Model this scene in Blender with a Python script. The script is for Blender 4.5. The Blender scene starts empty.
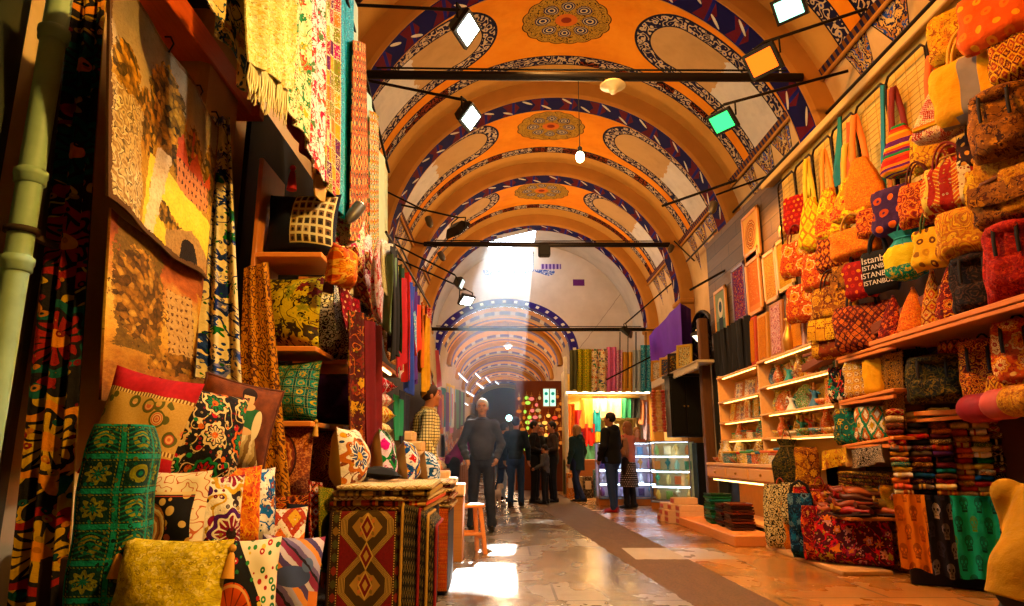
import bpy, math, random
import numpy as np
from mathutils import Vector, Matrix, Euler
random.seed(7)
PI = math.pi
S = bpy.context.scene
COL = S.collection
R_ = random.Random(11)

# ------------------------------------------------------------------ camera
F_PX, PITCH, EYE = 683.0, math.atan(152/683.0), 1.01
YAW = math.atan(9*math.cos(PITCH)/F_PX)
cam_d = bpy.data.cameras.new('camera')
cam = bpy.data.objects.new('camera', cam_d); COL.objects.link(cam)
cam.location = (0, 0, EYE)
cam.rotation_euler = (PI/2+PITCH, 0, -YAW)
cam_d.sensor_width = 36.0; cam_d.lens = 36.0*F_PX/1024.0
cam_d.clip_start = .05; cam_d.clip_end = 300
S.camera = cam
CM = cam.rotation_euler.to_matrix()
CP = Vector((0, 0, EYE))
def ray(px, py): return CM @ Vector((px-512.0, 303.0-py, -F_PX))
def on_x(px, py, x): r = ray(px, py); return CP + r*(x/r.x)
def on_y(px, py, y): r = ray(px, py); return CP + r*(y/r.y)
def on_z(px, py, z): r = ray(px, py); return CP + r*((z-EYE)/r.z)
def on_plane(px, py, p, n):
    r = ray(px, py); n = Vector(n); return CP + r*((Vector(p)-CP).dot(n)/r.dot(n))
def ppm(p):
    "pixels per metre at a point"
    q = CM.inverted() @ (Vector(p)-CP); return F_PX/(-q.z)

# ------------------------------------------------------------------ colour + nodes
def lin(h):
    if not isinstance(h, str): return tuple(h[:3])+(1,)
    h = h.lstrip('#'); o = []
    for i in (0, 2, 4):
        c = int(h[i:i+2], 16)/255.0
        o.append(c/12.92 if c <= .04045 else ((c+.055)/1.055)**2.4)
    return tuple(o)+(1,)
class NT:
    def __init__(s, name):
        s.mat = bpy.data.materials.new(name); s.mat.use_nodes = True
        s.t = s.mat.node_tree; s.t.nodes.clear()
        s.out = s.t.nodes.new('ShaderNodeOutputMaterial')
    def n(s, typ, **kw):
        o = s.t.nodes.new(typ)
        for k, v in kw.items(): setattr(o, k, v)
        return o
    def link(s, a, b): s.t.links.new(a, b)
    def put(s, sock, v):
        if isinstance(v, X): s.link(v.s, sock)
        elif isinstance(v, bpy.types.NodeSocket): s.link(v, sock)
        elif v is not None: sock.default_value = v
    def math(s, op, a, b=None, c=None, clamp=False):
        o = s.n('ShaderNodeMath', operation=op); o.use_clamp = clamp
        for i, v in enumerate((a, b, c)):
            if v is not None: s.put(o.inputs[i], v)
        return X(s, o.outputs[0])
    def uv(s, sc=1.0, ou=0, ov=0):
        u = s.n('ShaderNodeUVMap'); p = s.n('ShaderNodeSeparateXYZ'); s.link(u.outputs[0], p.inputs[0])
        return X(s, p.outputs[0])*sc+ou, X(s, p.outputs[1])*sc+ov
    def obj(s):
        u = s.n('ShaderNodeTexCoord'); p = s.n('ShaderNodeSeparateXYZ'); s.link(u.outputs['Object'], p.inputs[0])
        return [X(s, p.outputs[i]) for i in range(3)]
    def pos(s):
        u = s.n('ShaderNodeNewGeometry'); p = s.n('ShaderNodeSeparateXYZ'); s.link(u.outputs['Position'], p.inputs[0])
        return [X(s, p.outputs[i]) for i in range(3)]
    def vec(s, x, y, z=0.0):
        o = s.n('ShaderNodeCombineXYZ')
        for i, v in enumerate((x, y, z)): s.put(o.inputs[i], v)
        return o.outputs[0]
    def noise(s, v, scale=1.0, detail=2.0, rough=.5):
        o = s.n('ShaderNodeTexNoise'); s.link(v, o.inputs['Vector'])
        o.inputs['Scale'].default_value = scale; o.inputs['Detail'].default_value = detail; o.inputs['Roughness'].default_value = rough
        return X(s, o.outputs['Fac'])
    def vor(s, v, scale=1.0, rnd=1.0, feat='F1', ang=None):
        o = s.n('ShaderNodeTexVoronoi', feature=feat); s.link(v, o.inputs['Vector'])
        o.inputs['Scale'].default_value = scale; o.inputs['Randomness'].default_value = rnd
        if feat == 'DISTANCE_TO_EDGE': return X(s, o.outputs['Distance'])
        p = s.n('ShaderNodeSeparateColor'); s.link(o.outputs['Color'], p.inputs[0])
        D = X(s, o.outputs['Distance'])
        if ang:      # petalled distance around each cell centre
            q = s.n('ShaderNodeSeparateXYZ'); s.link(o.outputs['Position'], q.inputs[0])
            a = s.math('ARCTAN2', ang[1]-X(s, q.outputs[1]), ang[0]-X(s, q.outputs[0])); k = s.math('FLOOR', X(s, p.outputs[2])*3+5)
            D = D*(s.math('MULTIPLY', s.math('COSINE', a*k+X(s, p.outputs[0])*6), -.2)+1.0)
        return D, X(s, p.outputs[0]), X(s, p.outputs[1])
    def wn(s, v):
        o = s.n('ShaderNodeTexWhiteNoise', noise_dimensions='3D'); s.link(v, o.inputs['Vector'])
        return X(s, o.outputs['Value'])
    def ramp(s, f, cols, const=True):
        o = s.n('ShaderNodeValToRGB'); s.put(o.inputs[0], f)
        cr = o.color_ramp; cr.interpolation = 'CONSTANT' if const else 'LINEAR'
        n = len(cols)
        while len(cr.elements) < n: cr.elements.new(.5)
        for i, c in enumerate(cols):
            cr.elements[i].position = i/n if const else i/max(1, n-1)
        for i, c in enumerate(cols): cr.elements[i].color = lin(c)
        return o.outputs[0]
    def mix(s, f, a, b):
        o = s.n('ShaderNodeMix', data_type='RGBA')
        s.put(o.inputs[0], f)
        for k, v in ((6, a), (7, b)):
            s.put(o.inputs[k], lin(v) if isinstance(v, (str, tuple)) else v)
        return o.outputs[2]
    def mul(s, a, b, f=1.0):
        o = s.n('ShaderNodeMix', data_type='RGBA', blend_type='MULTIPLY'); s.put(o.inputs[0], f)
        for k, v in ((6, a), (7, b)): s.put(o.inputs[k], lin(v) if isinstance(v, (str, tuple)) else v)
        return o.outputs[2]
    def bump(s, h, d=.01, st=.5):
        o = s.n('ShaderNodeBump'); o.inputs['Distance'].default_value = d; o.inputs['Strength'].default_value = st
        s.put(o.inputs['Height'], h); return o.outputs[0]
    def bsdf(s, col, rough=.8, metal=0, normal=None, spec=.3, **kw):
        b = s.n('ShaderNodeBsdfPrincipled')
        s.put(b.inputs['Base Color'], lin(col) if isinstance(col, (str, tuple)) else col)
        s.put(b.inputs['Roughness'], rough); s.put(b.inputs['Metallic'], metal)
        b.inputs['Specular IOR Level'].default_value = spec
        if normal is not None: s.link(normal, b.inputs['Normal'])
        for k, v in kw.items():
            s.put(b.inputs[k.replace('_', ' ')], v)
        s.link(b.outputs[0], s.out.inputs[0]); return s.mat
class X:
    def __init__(s, nt, sock): s.nt, s.s = nt, sock
    def __add__(a, b): return a.nt.math('ADD', a, b)
    __radd__ = __add__
    def __sub__(a, b): return a.nt.math('SUBTRACT', a, b)
    def __rsub__(a, b): return a.nt.math('SUBTRACT', b, a)
    def __mul__(a, b): return a.nt.math('MULTIPLY', a, b)
    __rmul__ = __mul__
    def __truediv__(a, b): return a.nt.math('DIVIDE', a, b)
    def __lt__(a, b): return a.nt.math('LESS_THAN', a, b)
    def __gt__(a, b): return a.nt.math('GREATER_THAN', a, b)
    def __pow__(a, b): return a.nt.math('POWER', a, b)
def F(op):
    def f(*a):
        nt = next(x.nt for x in a if isinstance(x, X)); return nt.math(op, *a)
    return f
xabs, xfl, xfr, xsin, xcos, xsqrt = F('ABSOLUTE'), F('FLOOR'), F('FRACT'), F('SINE'), F('COSINE'), F('SQRT')
xmin, xmax, xatan2 = F('MINIMUM'), F('MAXIMUM'), F('ARCTAN2')
def AND(*a):
    r = a[0]
    for b in a[1:]: r = r*b
    return r
def OR(*a):
    r = a[0]
    for b in a[1:]: r = xmax(r, b)
    return r
def box2(u, v, u0, u1, v0, v1): return AND(u > u0, u < u1, v > v0, v < v1)
def band(x, a, b): return AND(x > a, x < b)

MATS = {}
def plain(name, col, rough=.8, metal=0, spec=.3, var=.12, nscale=14, **kw):
    "a material with a slight woven / worn variation"
    k = ('plain', name)
    if k in MATS: return MATS[k]
    t = NT(name); p = t.n('ShaderNodeTexCoord').outputs['Object']
    n = t.noise(p, nscale, 4)
    c = t.mul(col, t.ramp(n, [(1-var*2,)*3, (1.0,)*3], False))
    MATS[k] = t.bsdf(c, rough, metal, t.bump(n, .004, .3), spec, **kw)
    return MATS[k]
def wood(name, a, b, rough=.5, axis=0, sc=1.0):
    k = ('wood', name)
    if k in MATS: return MATS[k]
    t = NT(name); o = t.obj()
    sc3 = [28*sc]*3; sc3[axis] = 2.0*sc
    v = t.vec(o[0]*sc3[0], o[1]*sc3[1], o[2]*sc3[2])
    n = t.noise(v, 1.0, 4, .6)
    MATS[k] = t.bsdf(t.ramp(n, [a, b, a], False), rough, 0, t.bump(n, .003, .3), .35)
    return MATS[k]
def glow(name, col, strength):
    k = ('glow', name)
    if k in MATS: return MATS[k]
    t = NT(name); e = t.n('ShaderNodeEmission'); e.inputs[0].default_value = lin(col); e.inputs[1].default_value = strength
    t.link(e.outputs[0], t.out.inputs[0]); MATS[k] = t.mat; return t.mat

def fabric(kind, cols, sc=1.0, rough=.85, seed=0.0, sheen=.0):
    """woven / printed patterns; uv is in metres"""
    k = (kind, tuple(cols), sc, seed, rough)
    if k in MATS: return MATS[k]
    t = NT('cloth_'+kind); c = list(cols); rich = kind not in ('plain', 'skull', 'check', 'stripes', 'dots')
    if rich: sc = sc*.68
    u, v = t.uv(1.0/sc, seed*1.37, seed*2.11)
    P = t.vec(u, v, seed)
    col = None
    if kind == 'plain':
        n = t.noise(P, 9, 3); col = t.mix(n, c[0], c[1] if len(c) > 1 else c[0])
    elif kind == 'stripes':
        f = xfl(v*22+t.noise(t.vec(u*3, v*3), 1)*.0); col = t.ramp(t.wn(t.vec(f, 0.0, seed)), c)
    elif kind == 'vstripes':
        f = xfl(u*18); w = t.wn(t.vec(f, 3.0, seed)); col = t.ramp(w, c)
        z = band(xfr(v*26+xabs(xfr(u*9)-.5)*1.6), 0, .3)*(w > .5); col = t.mix(z, col, c[-1])
    elif kind == 'kilim':
        cu, cv = xabs(xfr(u*5)-.5), xabs(xfr(v*3.4)-.5)
        st = xfl(cu*12)/12.0
        d = st+cv; row = t.wn(t.vec(xfl(v*3.4), 1.0, seed))
        col = t.ramp(xfr(d*1.25+row*.5), c)
        ln = (xfr(v*3.4) < .12)*(xfr(u*20) < .5); col = t.mix(ln, col, c[0])
    elif kind == 'suzani':
        cu, cv = xfr(u*3.2)-.5, xfr(v*3.2)-.5
        r = xsqrt(cu*cu+cv*cv); a = xatan2(cv, cu)
        w = t.wn(t.vec(xfl(u*3.2), xfl(v*3.2), seed))
        pet = r-xcos(a*8)*.035
        vine = band(xfr(t.noise(P, 5, 1)*6), .42, .56)
        col = t.mix(vine, c[0], c[3 % len(c)])
        d2, r1, _ = t.vor(P, 12); leaf = AND(d2 < .34, r > .36); col = t.mix(leaf, col, t.ramp(r1, c[1:]))
        col = t.mix(pet < .36, col, t.ramp(w, c[1:]))
        col = t.mix(pet < .28, col, c[0]); col = t.mix(pet < .24, col, t.ramp(xfr(w*7.3), c[1:]))
        ray_ = AND(xfr(a*2.2) < .3, pet < .24, pet > .1); col = t.mix(ray_, col, c[0])
        col = t.mix(r < .09, col, c[-1])
    elif kind == 'floral':
        wu, wq = u+t.noise(P, 6, 1)*.12, v+t.noise(t.vec(v, u), 6, 1)*.12; wv = t.vec(wu, wq)
        vine = band(xfr(t.noise(wv, 4.5, 1)*5), .45, .55); col = t.mix(vine, c[0], c[1])
        d, r1, r2 = t.vor(wv, 9.0, .85, ang=(wu, wq)); col = t.mix(d < .42, col, t.ramp(r1, c[1:]))
        col = t.mix(d < .22, col, t.ramp(r2, c[1:][::-1])); col = t.mix(d < .09, col, c[0])
        d3, r3, _ = t.vor(wv, 26.0, 1); col = t.mix(AND(d3 < .26, d > .5, r3 > .35), col, t.ramp(r3, c[1:]))
    elif kind == 'paisley':
        wv = t.vec(u+t.noise(P, 4, 2)*.25, v+t.noise(t.vec(v, u, 2.0), 4, 2)*.25)
        d, r1, _ = t.vor(wv, 8, .9); f = xfr(d*3.2+r1); col = t.ramp(f, c)
        d2, r2, _ = t.vor(P, 42, 1); col = t.mix(AND(d2 < .3, r2 > .4), col, c[-1])
    elif kind == 'damask':
        n = t.noise(P, 7, 3, .6); m = t.noise(P, 22, 1)
        col = t.mix(band(xfr(n*6), .3, .62), c[0], c[1]); col = t.mix(band(m, .47, .52), col, c[-1])
    elif kind == 'patch':
        fu, fv = u*7, v*5+t.wn(t.vec(xfl(u*7), 2.0, seed))*3
        col = t.ramp(t.wn(t.vec(xfl(fu), xfl(fv), seed)), c)
        d, r1, _ = t.vor(P, 34, .5); col = t.mix(AND(d < .36, t.wn(t.vec(xfl(fu), xfl(fv), seed+4.0)) > .35), col, c[-1])
        e = OR(xfr(fu) < .07, xfr(fv) < .07); col = t.mix(e, col, c[-1])
    elif kind == 'panels':      # brocade squares with gold on a ground
        fu, fv = u*5.5, v*6.5; cu, cv = xfr(fu)-.5, xfr(fv)-.5; r = xsqrt(cu*cu+cv*cv); a = xatan2(cv, cu)
        w = t.wn(t.vec(xfl(fu), xfl(fv), seed))
        star = r-xcos(a*8)*.06*(w > .45); fig = band(star, .13, .27); col = t.mix(fig, c[0], c[1])
        col = t.mix(AND(w < .4, band(xfr(cv*7+xabs(cu)*3), .25, .6)), col, c[2]); col = t.mix(star < .07, col, c[2])
        e = OR(xabs(cu) > .44, xabs(cv) > .43); col = t.mix(e, col, c[3 % len(c)])
        col = t.mix(AND(OR(band(xabs(cu), .38, .41), band(xabs(cv), .37, .4)), xfr(u*60+v*60) < .55), col, c[1])
    elif kind == 'ikat':
        j = t.noise(t.vec(u*4, v*40), 1, 2)*.12
        d = xabs(xfr(u*4+j)-.5)+xabs(xfr(v*2.6)-.5)
        col = t.ramp(xfr(d*1.0+.02), c)
    elif kind == 'dots':
        cu, cv = xfr(u*14+xfl(v*14)*.5)-.5, xfr(v*14)-.5; r = xsqrt(cu*cu+cv*cv)
        w = t.wn(t.vec(xfl(u*14+xfl(v*14)*.5), xfl(v*14), seed))
        col = t.mix(r < .2+w*.12, c[0], t.ramp(w, c[1:])); col = t.mix(AND(r < .1, w > .5), col, c[0])
    elif kind == 'mirror':      # beaded / mirror-work
        n = t.noise(P, 3, 2); col = t.mix(n > .52, c[0], c[1])
        cu, cv = xfr(u*24)-.5, xfr(v*24+xfl(u*24)*.5)-.5; r = xsqrt(cu*cu+cv*cv); col = t.mix(r < .26, col, c[2])
        ln = band(xfr(t.noise(P, 8, 1)*7), .4, .54); col = t.mix(ln, col, c[-1])
    elif kind == 'diamonds':
        a, b = xfr(u*9+v*9)-.5, xfr(u*9-v*9)-.5; m = xmax(xabs(a), xabs(b))
        w = t.wn(t.vec(xfl(u*9+v*9), xfl(u*9-v*9), seed)); col = t.mix(m > .43, t.ramp(w, c[1:]), c[0]); col = t.mix(m < .17, col, c[-1])
    elif kind == 'tartan':
        a, b = xfr(u*16) < .34, xfr(v*16) < .34
        col = t.mix(a, c[0], c[1]); col = t.mix(AND(b, t.math('SUBTRACT', 1.0, a)), col, c[1]); col = t.mix(AND(a, b), col, c[2])
    elif kind == 'skull':
        fu, fv = u*7.5+xfl(v*5)*.5, v*5; cu, cv = xfr(fu)-.5, xfr(fv)-.5
        w = t.wn(t.vec(xfl(fu), xfl(fv), seed))
        hd = xsqrt((cu*1.5)*(cu*1.5)+((cv-.08)*1.35)*((cv-.08)*1.35)) < .42
        jaw = AND(xabs(cu) < .17, band(cv, -.44, -.1))
        eye = xsqrt((xabs(cu)-.13)*(xabs(cu)-.13)*1.4+(cv-.04)*(cv-.04)) < .085
        nose = AND(xabs(cu) < .035, band(cv, -.14, -.05)); teeth = AND(xabs(cu) < .13, band(cv, -.33, -.25), xfr(cu*22) < .6)
        wv = xfr(u*110+t.noise(P, 30, 1)) < .3
        col = t.mix(OR(hd, jaw), c[0], t.ramp(w, c[1:])); col = t.mix(OR(eye, nose, teeth), col, c[0]); col = t.mix(AND(wv, hd), col, c[0])
    elif kind == 'crochet':
        wv = t.vec(u+t.noise(P, 11, 1)*.06, v+t.noise(t.vec(v, u), 11, 1)*.06)
        d, r1, _ = t.vor(wv, 15, .7); col = t.mix(band(xfr(d*2.6), .2, .62), c[0], c[1]); col = t.mix(AND(d < .15, r1 > .5), col, c[-1])
    elif kind == 'check':
        a, b = xfr(u*c[3]) < .22, xfr(v*c[3]) < .22
        col = t.mix(OR(a, b), c[0], c[1]); col = t.mix(AND(a, b), col, c[2])
    if rich:      # a second, smaller motif and thread wear
        d9, w9, w8 = t.vor(P, 31, .9)
        col = t.mix(AND(band(d9, .16, .34), w9 > .3), col, t.mul(t.ramp(w8, c), (.62,)*3)); col = t.mix(AND(d9 < .12, w8 > .45), col, t.ramp(w9, c[::-1]))
        n9 = t.noise(P, 17, 4, .7); col = t.mul(col, t.ramp(n9, [(.42,)*3, (.8,)*3, (1.15,)*3], False), .9)
    hs = t.n('ShaderNodeHueSaturation'); hs.inputs['Saturation'].default_value = 1.22; hs.inputs['Value'].default_value = 1.12; t.put(hs.inputs['Color'], col if not isinstance(col, str) else lin(col)); col = hs.outputs[0]
    wv_ = t.noise(t.vec(u*1.0, v*1.0), 150*sc, 1)
    big = t.noise(t.obj() and t.n('ShaderNodeTexCoord').outputs['Object'], 5, 2)
    col = t.mul(col, t.ramp(big, [(.78,)*3, (1.0,)*3], False))
    wr = t.noise(t.n('ShaderNodeTexCoord').outputs['Object'], 13, 3, .55)
    MATS[k] = t.bsdf(col, rough, 0, t.bump(wv_*.12+big*1.0+wr*.9, .03, .55), .2)
    return MATS[k]

# ------------------------------------------------------------------ mesh builder
class MB:
    def __init__(s): s.v = []; s.f = []; s.M = Matrix.Identity(4)
    def at(s, loc=(0, 0, 0), rot=(0, 0, 0), sc=(1, 1, 1)):
        s.M = Matrix.Translation(loc) @ Euler(rot).to_matrix().to_4x4() @ Matrix.Diagonal((*sc, 1)); return s
    def add(s, vs, fs, mi=0, smooth=False, uvs=None):
        b = len(s.v); flip = s.M.determinant() < 0
        for p in vs: s.v.append(s.M @ Vector(p))
        for i, f in enumerate(fs):
            m = mi[i] if isinstance(mi, list) else mi
            uv = uvs[i] if uvs else None
            ff = [b+j for j in f]
            if flip: ff.reverse(); uv = uv[::-1] if uv else None
            s.f.append((ff, m, smooth, uv))
        return s
    def convex(s, vs, fs, mi=0, smooth=False):
        c = sum((Vector(p) for p in vs), Vector())/len(vs); o = []
        for f in fs:
            p = [Vector(vs[i]) for i in f]; n = Vector()
            for i in range(len(p)): n += (p[i]-c).cross(p[(i+1) % len(p)]-c)
            m = sum(p, Vector())/len(p)-c
            o.append(list(f) if n.dot(m) > 0 else list(f)[::-1])
        return s.add(vs, o, mi, smooth)
    def box(s, c, d, b=0.0, mi=0):
        hx, hy, hz = d[0]/2, d[1]/2, d[2]/2; cx, cy, cz = c
        if b <= 0:
            vs = [(cx+a*hx, cy+e*hy, cz+g*hz) for a in (-1, 1) for e in (-1, 1) for g in (-1, 1)]
            return s.convex(vs, [(0, 1, 3, 2), (4, 5, 7, 6), (0, 1, 5, 4), (2, 3, 7, 6), (0, 2, 6, 4), (1, 3, 7, 5)], mi)
        b = min(b, hx*.9, hy*.9, hz*.9); vs = []; ix = {}
        for a in (-1, 1):
            for e in (-1, 1):
                for g in (-1, 1):
                    for k in range(3):
                        q = [a*(hx-b), e*(hy-b), g*(hz-b)]; q[k] = (a*hx, e*hy, g*hz)[k]
                        ix[a, e, g, k] = len(vs); vs.append((cx+q[0], cy+q[1], cz+q[2]))
        fs = []; pm = (-1, 1)
        for a in pm:
            fs.append([ix[a, e, g, 0] for e, g in ((-1, -1), (1, -1), (1, 1), (-1, 1))])
            fs.append([ix[e, a, g, 1] for e, g in ((-1, -1), (1, -1), (1, 1), (-1, 1))])
            fs.append([ix[e, g, a, 2] for e, g in ((-1, -1), (1, -1), (1, 1), (-1, 1))])
            for e in pm:
                fs.append([ix[a, e, -1, 0], ix[a, e, 1, 0], ix[a, e, 1, 1], ix[a, e, -1, 1]])
                fs.append([ix[a, -1, e, 0], ix[a, 1, e, 0], ix[a, 1, e, 2], ix[a, -1, e, 2]])
                fs.append([ix[-1, a, e, 1], ix[1, a, e, 1], ix[1, a, e, 2], ix[-1, a, e, 2]])
                for g in pm: fs.append([ix[a, e, g, k] for k in range(3)])
        return s.convex(vs, fs, mi)
    def loft(s, rings, cap=True, closed=True, mi=0, smooth=True, uvw=True, loop=False):
        n = len(rings[0]); vs = [p for r in rings for p in r]; fs = []; uvs = []
        m = n if closed else n-1
        L = [0.0]
        for i in range(1, len(rings)): L.append(L[-1]+(Vector(rings[i][0])-Vector(rings[i-1][0])).length)
        W = [0.0]
        mid = rings[len(rings)//2]
        for j in range(n): W.append(W[-1]+(Vector(mid[(j+1) % n])-Vector(mid[j])).length)
        R = len(rings) if loop else len(rings)-1
        if loop: L.append(L[-1]+(Vector(rings[0][0])-Vector(rings[-1][0])).length)
        for i in range(R):
            i2 = (i+1) % len(rings)
            for j in range(m):
                k = (j+1) % n
                fs.append((i*n+j, i*n+k, i2*n+k, i2*n+j)); uvs.append([(W[j], L[i]), (W[j+1], L[i]), (W[j+1], L[i+1]), (W[j], L[i+1])])
        s.add(vs, fs, mi, smooth, uvs)
        if cap and closed and not loop:
            for r, rv in ((rings[0], True), (rings[-1], False)):
                ii = list(range(n)); s.add(r, [ii[::-1] if rv else ii], mi, False)
        return s
    def tube(s, pts, r, n=8, mi=0, cap=True, loop=False, flat=1.0):
        pts = [Vector(p) for p in pts]; N = len(pts)
        rr = r if isinstance(r, (list, tuple)) else [r]*N
        up = None; rings = []
        for i, p in enumerate(pts):
            a, b = (pts[(i-1) % N], pts[(i+1) % N]) if loop else (pts[max(0, i-1)], pts[min(N-1, i+1)])
            t = (b-a).normalized()
            if up is None: up = Vector((0, 0, 1)) if abs(t.z) < .9 else Vector((0, 1, 0))
            sd = t.cross(up)
            if sd.length < 1e-5: sd = t.orthogonal()
            sd.normalize(); up = sd.cross(t).normalized()
            rings.append([p+sd*math.cos(2*PI*j/n)*rr[i]+up*math.sin(2*PI*j/n)*rr[i]*flat for j in range(n)])
        return s.loft(rings, cap, True, mi, True, loop=loop)
    def lathe(s, prof, n=16, mi=0, c=(0, 0, 0), smooth=True):
        rings = [[(c[0]+r*math.cos(2*PI*j/n), c[1]+r*math.sin(2*PI*j/n), c[2]+z) for j in range(n)] for r, z in prof]
        return s.loft(rings, True, True, mi, smooth)
    def prism(s, poly, y0, y1, mi=0):
        "polygon in xz extruded along y"
        n = len(poly); vs = [(x, y0, z) for x, z in poly]+[(x, y1, z) for x, z in poly]
        ar = sum(poly[i][0]*poly[(i+1) % n][1]-poly[(i+1) % n][0]*poly[i][1] for i in range(n))
        fs = [list(range(n)), list(range(2*n-1, n-1, -1))]+[[i, n+i, n+(i+1) % n, (i+1) % n] for i in range(n)]
        if (ar > 0) == (y1 < y0): fs = [f[::-1] for f in fs]
        return s.add(vs, fs, mi)
    def grid(s, f, nu, nv, mi=0, smooth=True, uvf=None, flip=False):
        vs = [f(i/nu, j/nv) for j in range(nv+1) for i in range(nu+1)]; fs = []; uvs = []
        for j in range(nv):
            for i in range(nu):
                q = [(i, j), (i+1, j), (i+1, j+1), (i, j+1)]
                if flip: q.reverse()
                fs.append([b*(nu+1)+a for a, b in q])
                uvs.append([uvf(a/nu, b/nv) for a, b in q] if uvf else None)
        return s.add(vs, fs, mi, smooth, uvs if uvf else None)
    def ball(s, c, r, nu=14, nv=9, mi=0, warp=None):
        rx, ry, rz = r if isinstance(r, (tuple, list)) else (r,)*3
        rings = []
        for j in range(1, nv):
            a = -PI/2+PI*j/nv
            rings.append([(c[0]+rx*math.cos(a)*math.cos(2*PI*i/nu), c[1]+ry*math.cos(a)*math.sin(2*PI*i/nu), c[2]+rz*math.sin(a)) for i in range(nu)])
        lo, hi = (c[0], c[1], c[2]-rz), (c[0], c[1], c[2]+rz)
        if warp: rings = [[warp(*p) for p in r_] for r_ in rings]; lo = warp(*lo); hi = warp(*hi)
        s.loft(rings, False, True, mi, True)
        s.add([lo]+rings[0], [[0, 1+(i+1) % nu, 1+i] for i in range(nu)], mi, True)
        s.add([hi]+rings[-1], [[0, 1+i, 1+(i+1) % nu] for i in range(nu)], mi, True)
        return s
    def build(s, name, mats, parent=None):
        me = bpy.data.meshes.new(name)
        me.from_pydata([tuple(p) for p in s.v], [], [f[0] for f in s.f])
        if not isinstance(mats, (list, tuple)): mats = [mats]
        for m in mats: me.materials.append(m)
        me.polygons.foreach_set('material_index', [f[1] for f in s.f])
        me.polygons.foreach_set('use_smooth', [f[2] for f in s.f])
        uvl = me.uv_layers.new(name='UVMap'); buf = []
        for (f, m, sm, uv), pl in zip(s.f, me.polygons):
            if uv: 
                for a in uv: buf += [a[0], a[1]]
            else:
                n = pl.normal; ax = max(range(3), key=lambda k: abs(n[k]))
                for i in f:
                    p = s.v[i]; buf += [(p.y, p.z), (p.x, p.z), (p.x, p.y)][ax]
        uvl.data.foreach_set('uv', buf)
        me.update()
        o = bpy.data.objects.new(name, me); COL.objects.link(o)
        if parent is not None: o.parent = parent
        return o

LABELS = {}
def tag(o, label, cat, group=None, shared=False):
    n = len(label.split())
    if n < 4 or n > 16: print('LABEL LENGTH', n, label)
    if label in LABELS and not shared: print('LABEL DUP', label)
    LABELS[label] = LABELS.get(label, 0)+1
    o['label'] = label; o['category'] = cat
    if group: o['group'] = group
    return o
def thing(name, label, cat, loc=(0, 0, 0), rot=0.0, group=None, sc=1.0):
    o = bpy.data.objects.new(name, None); COL.objects.link(o)
    o.location = loc; o.rotation_euler = rot if isinstance(rot, (tuple, list, Euler)) else (0, 0, rot)
    o.scale = (sc,)*3 if isinstance(sc, (int, float)) else sc
    o.empty_display_size = .1
    return tag(o, label, cat, group)
def place(o, loc, rot=0.0, sc=1.0):
    o.location = loc; o.rotation_euler = rot if isinstance(rot, (tuple, list, Euler)) else (0, 0, rot)
    o.scale = (sc,)*3 if isinstance(sc, (int, float)) else sc
    return o
def struct(o): o['kind'] = 'structure'; return o
ORD = ['first', 'second', 'third', 'fourth', 'fifth', 'sixth', 'seventh', 'eighth', 'ninth', 'tenth', 'eleventh', 'twelfth', 'thirteenth', 'fourteenth', 'fifteenth', 'sixteenth', 'seventeenth', 'eighteenth', 'nineteenth', 'twentieth']
def tint(l, u, r=.1): return [l+(u-l)*R_.random() for _ in range(1)][0]

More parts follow.
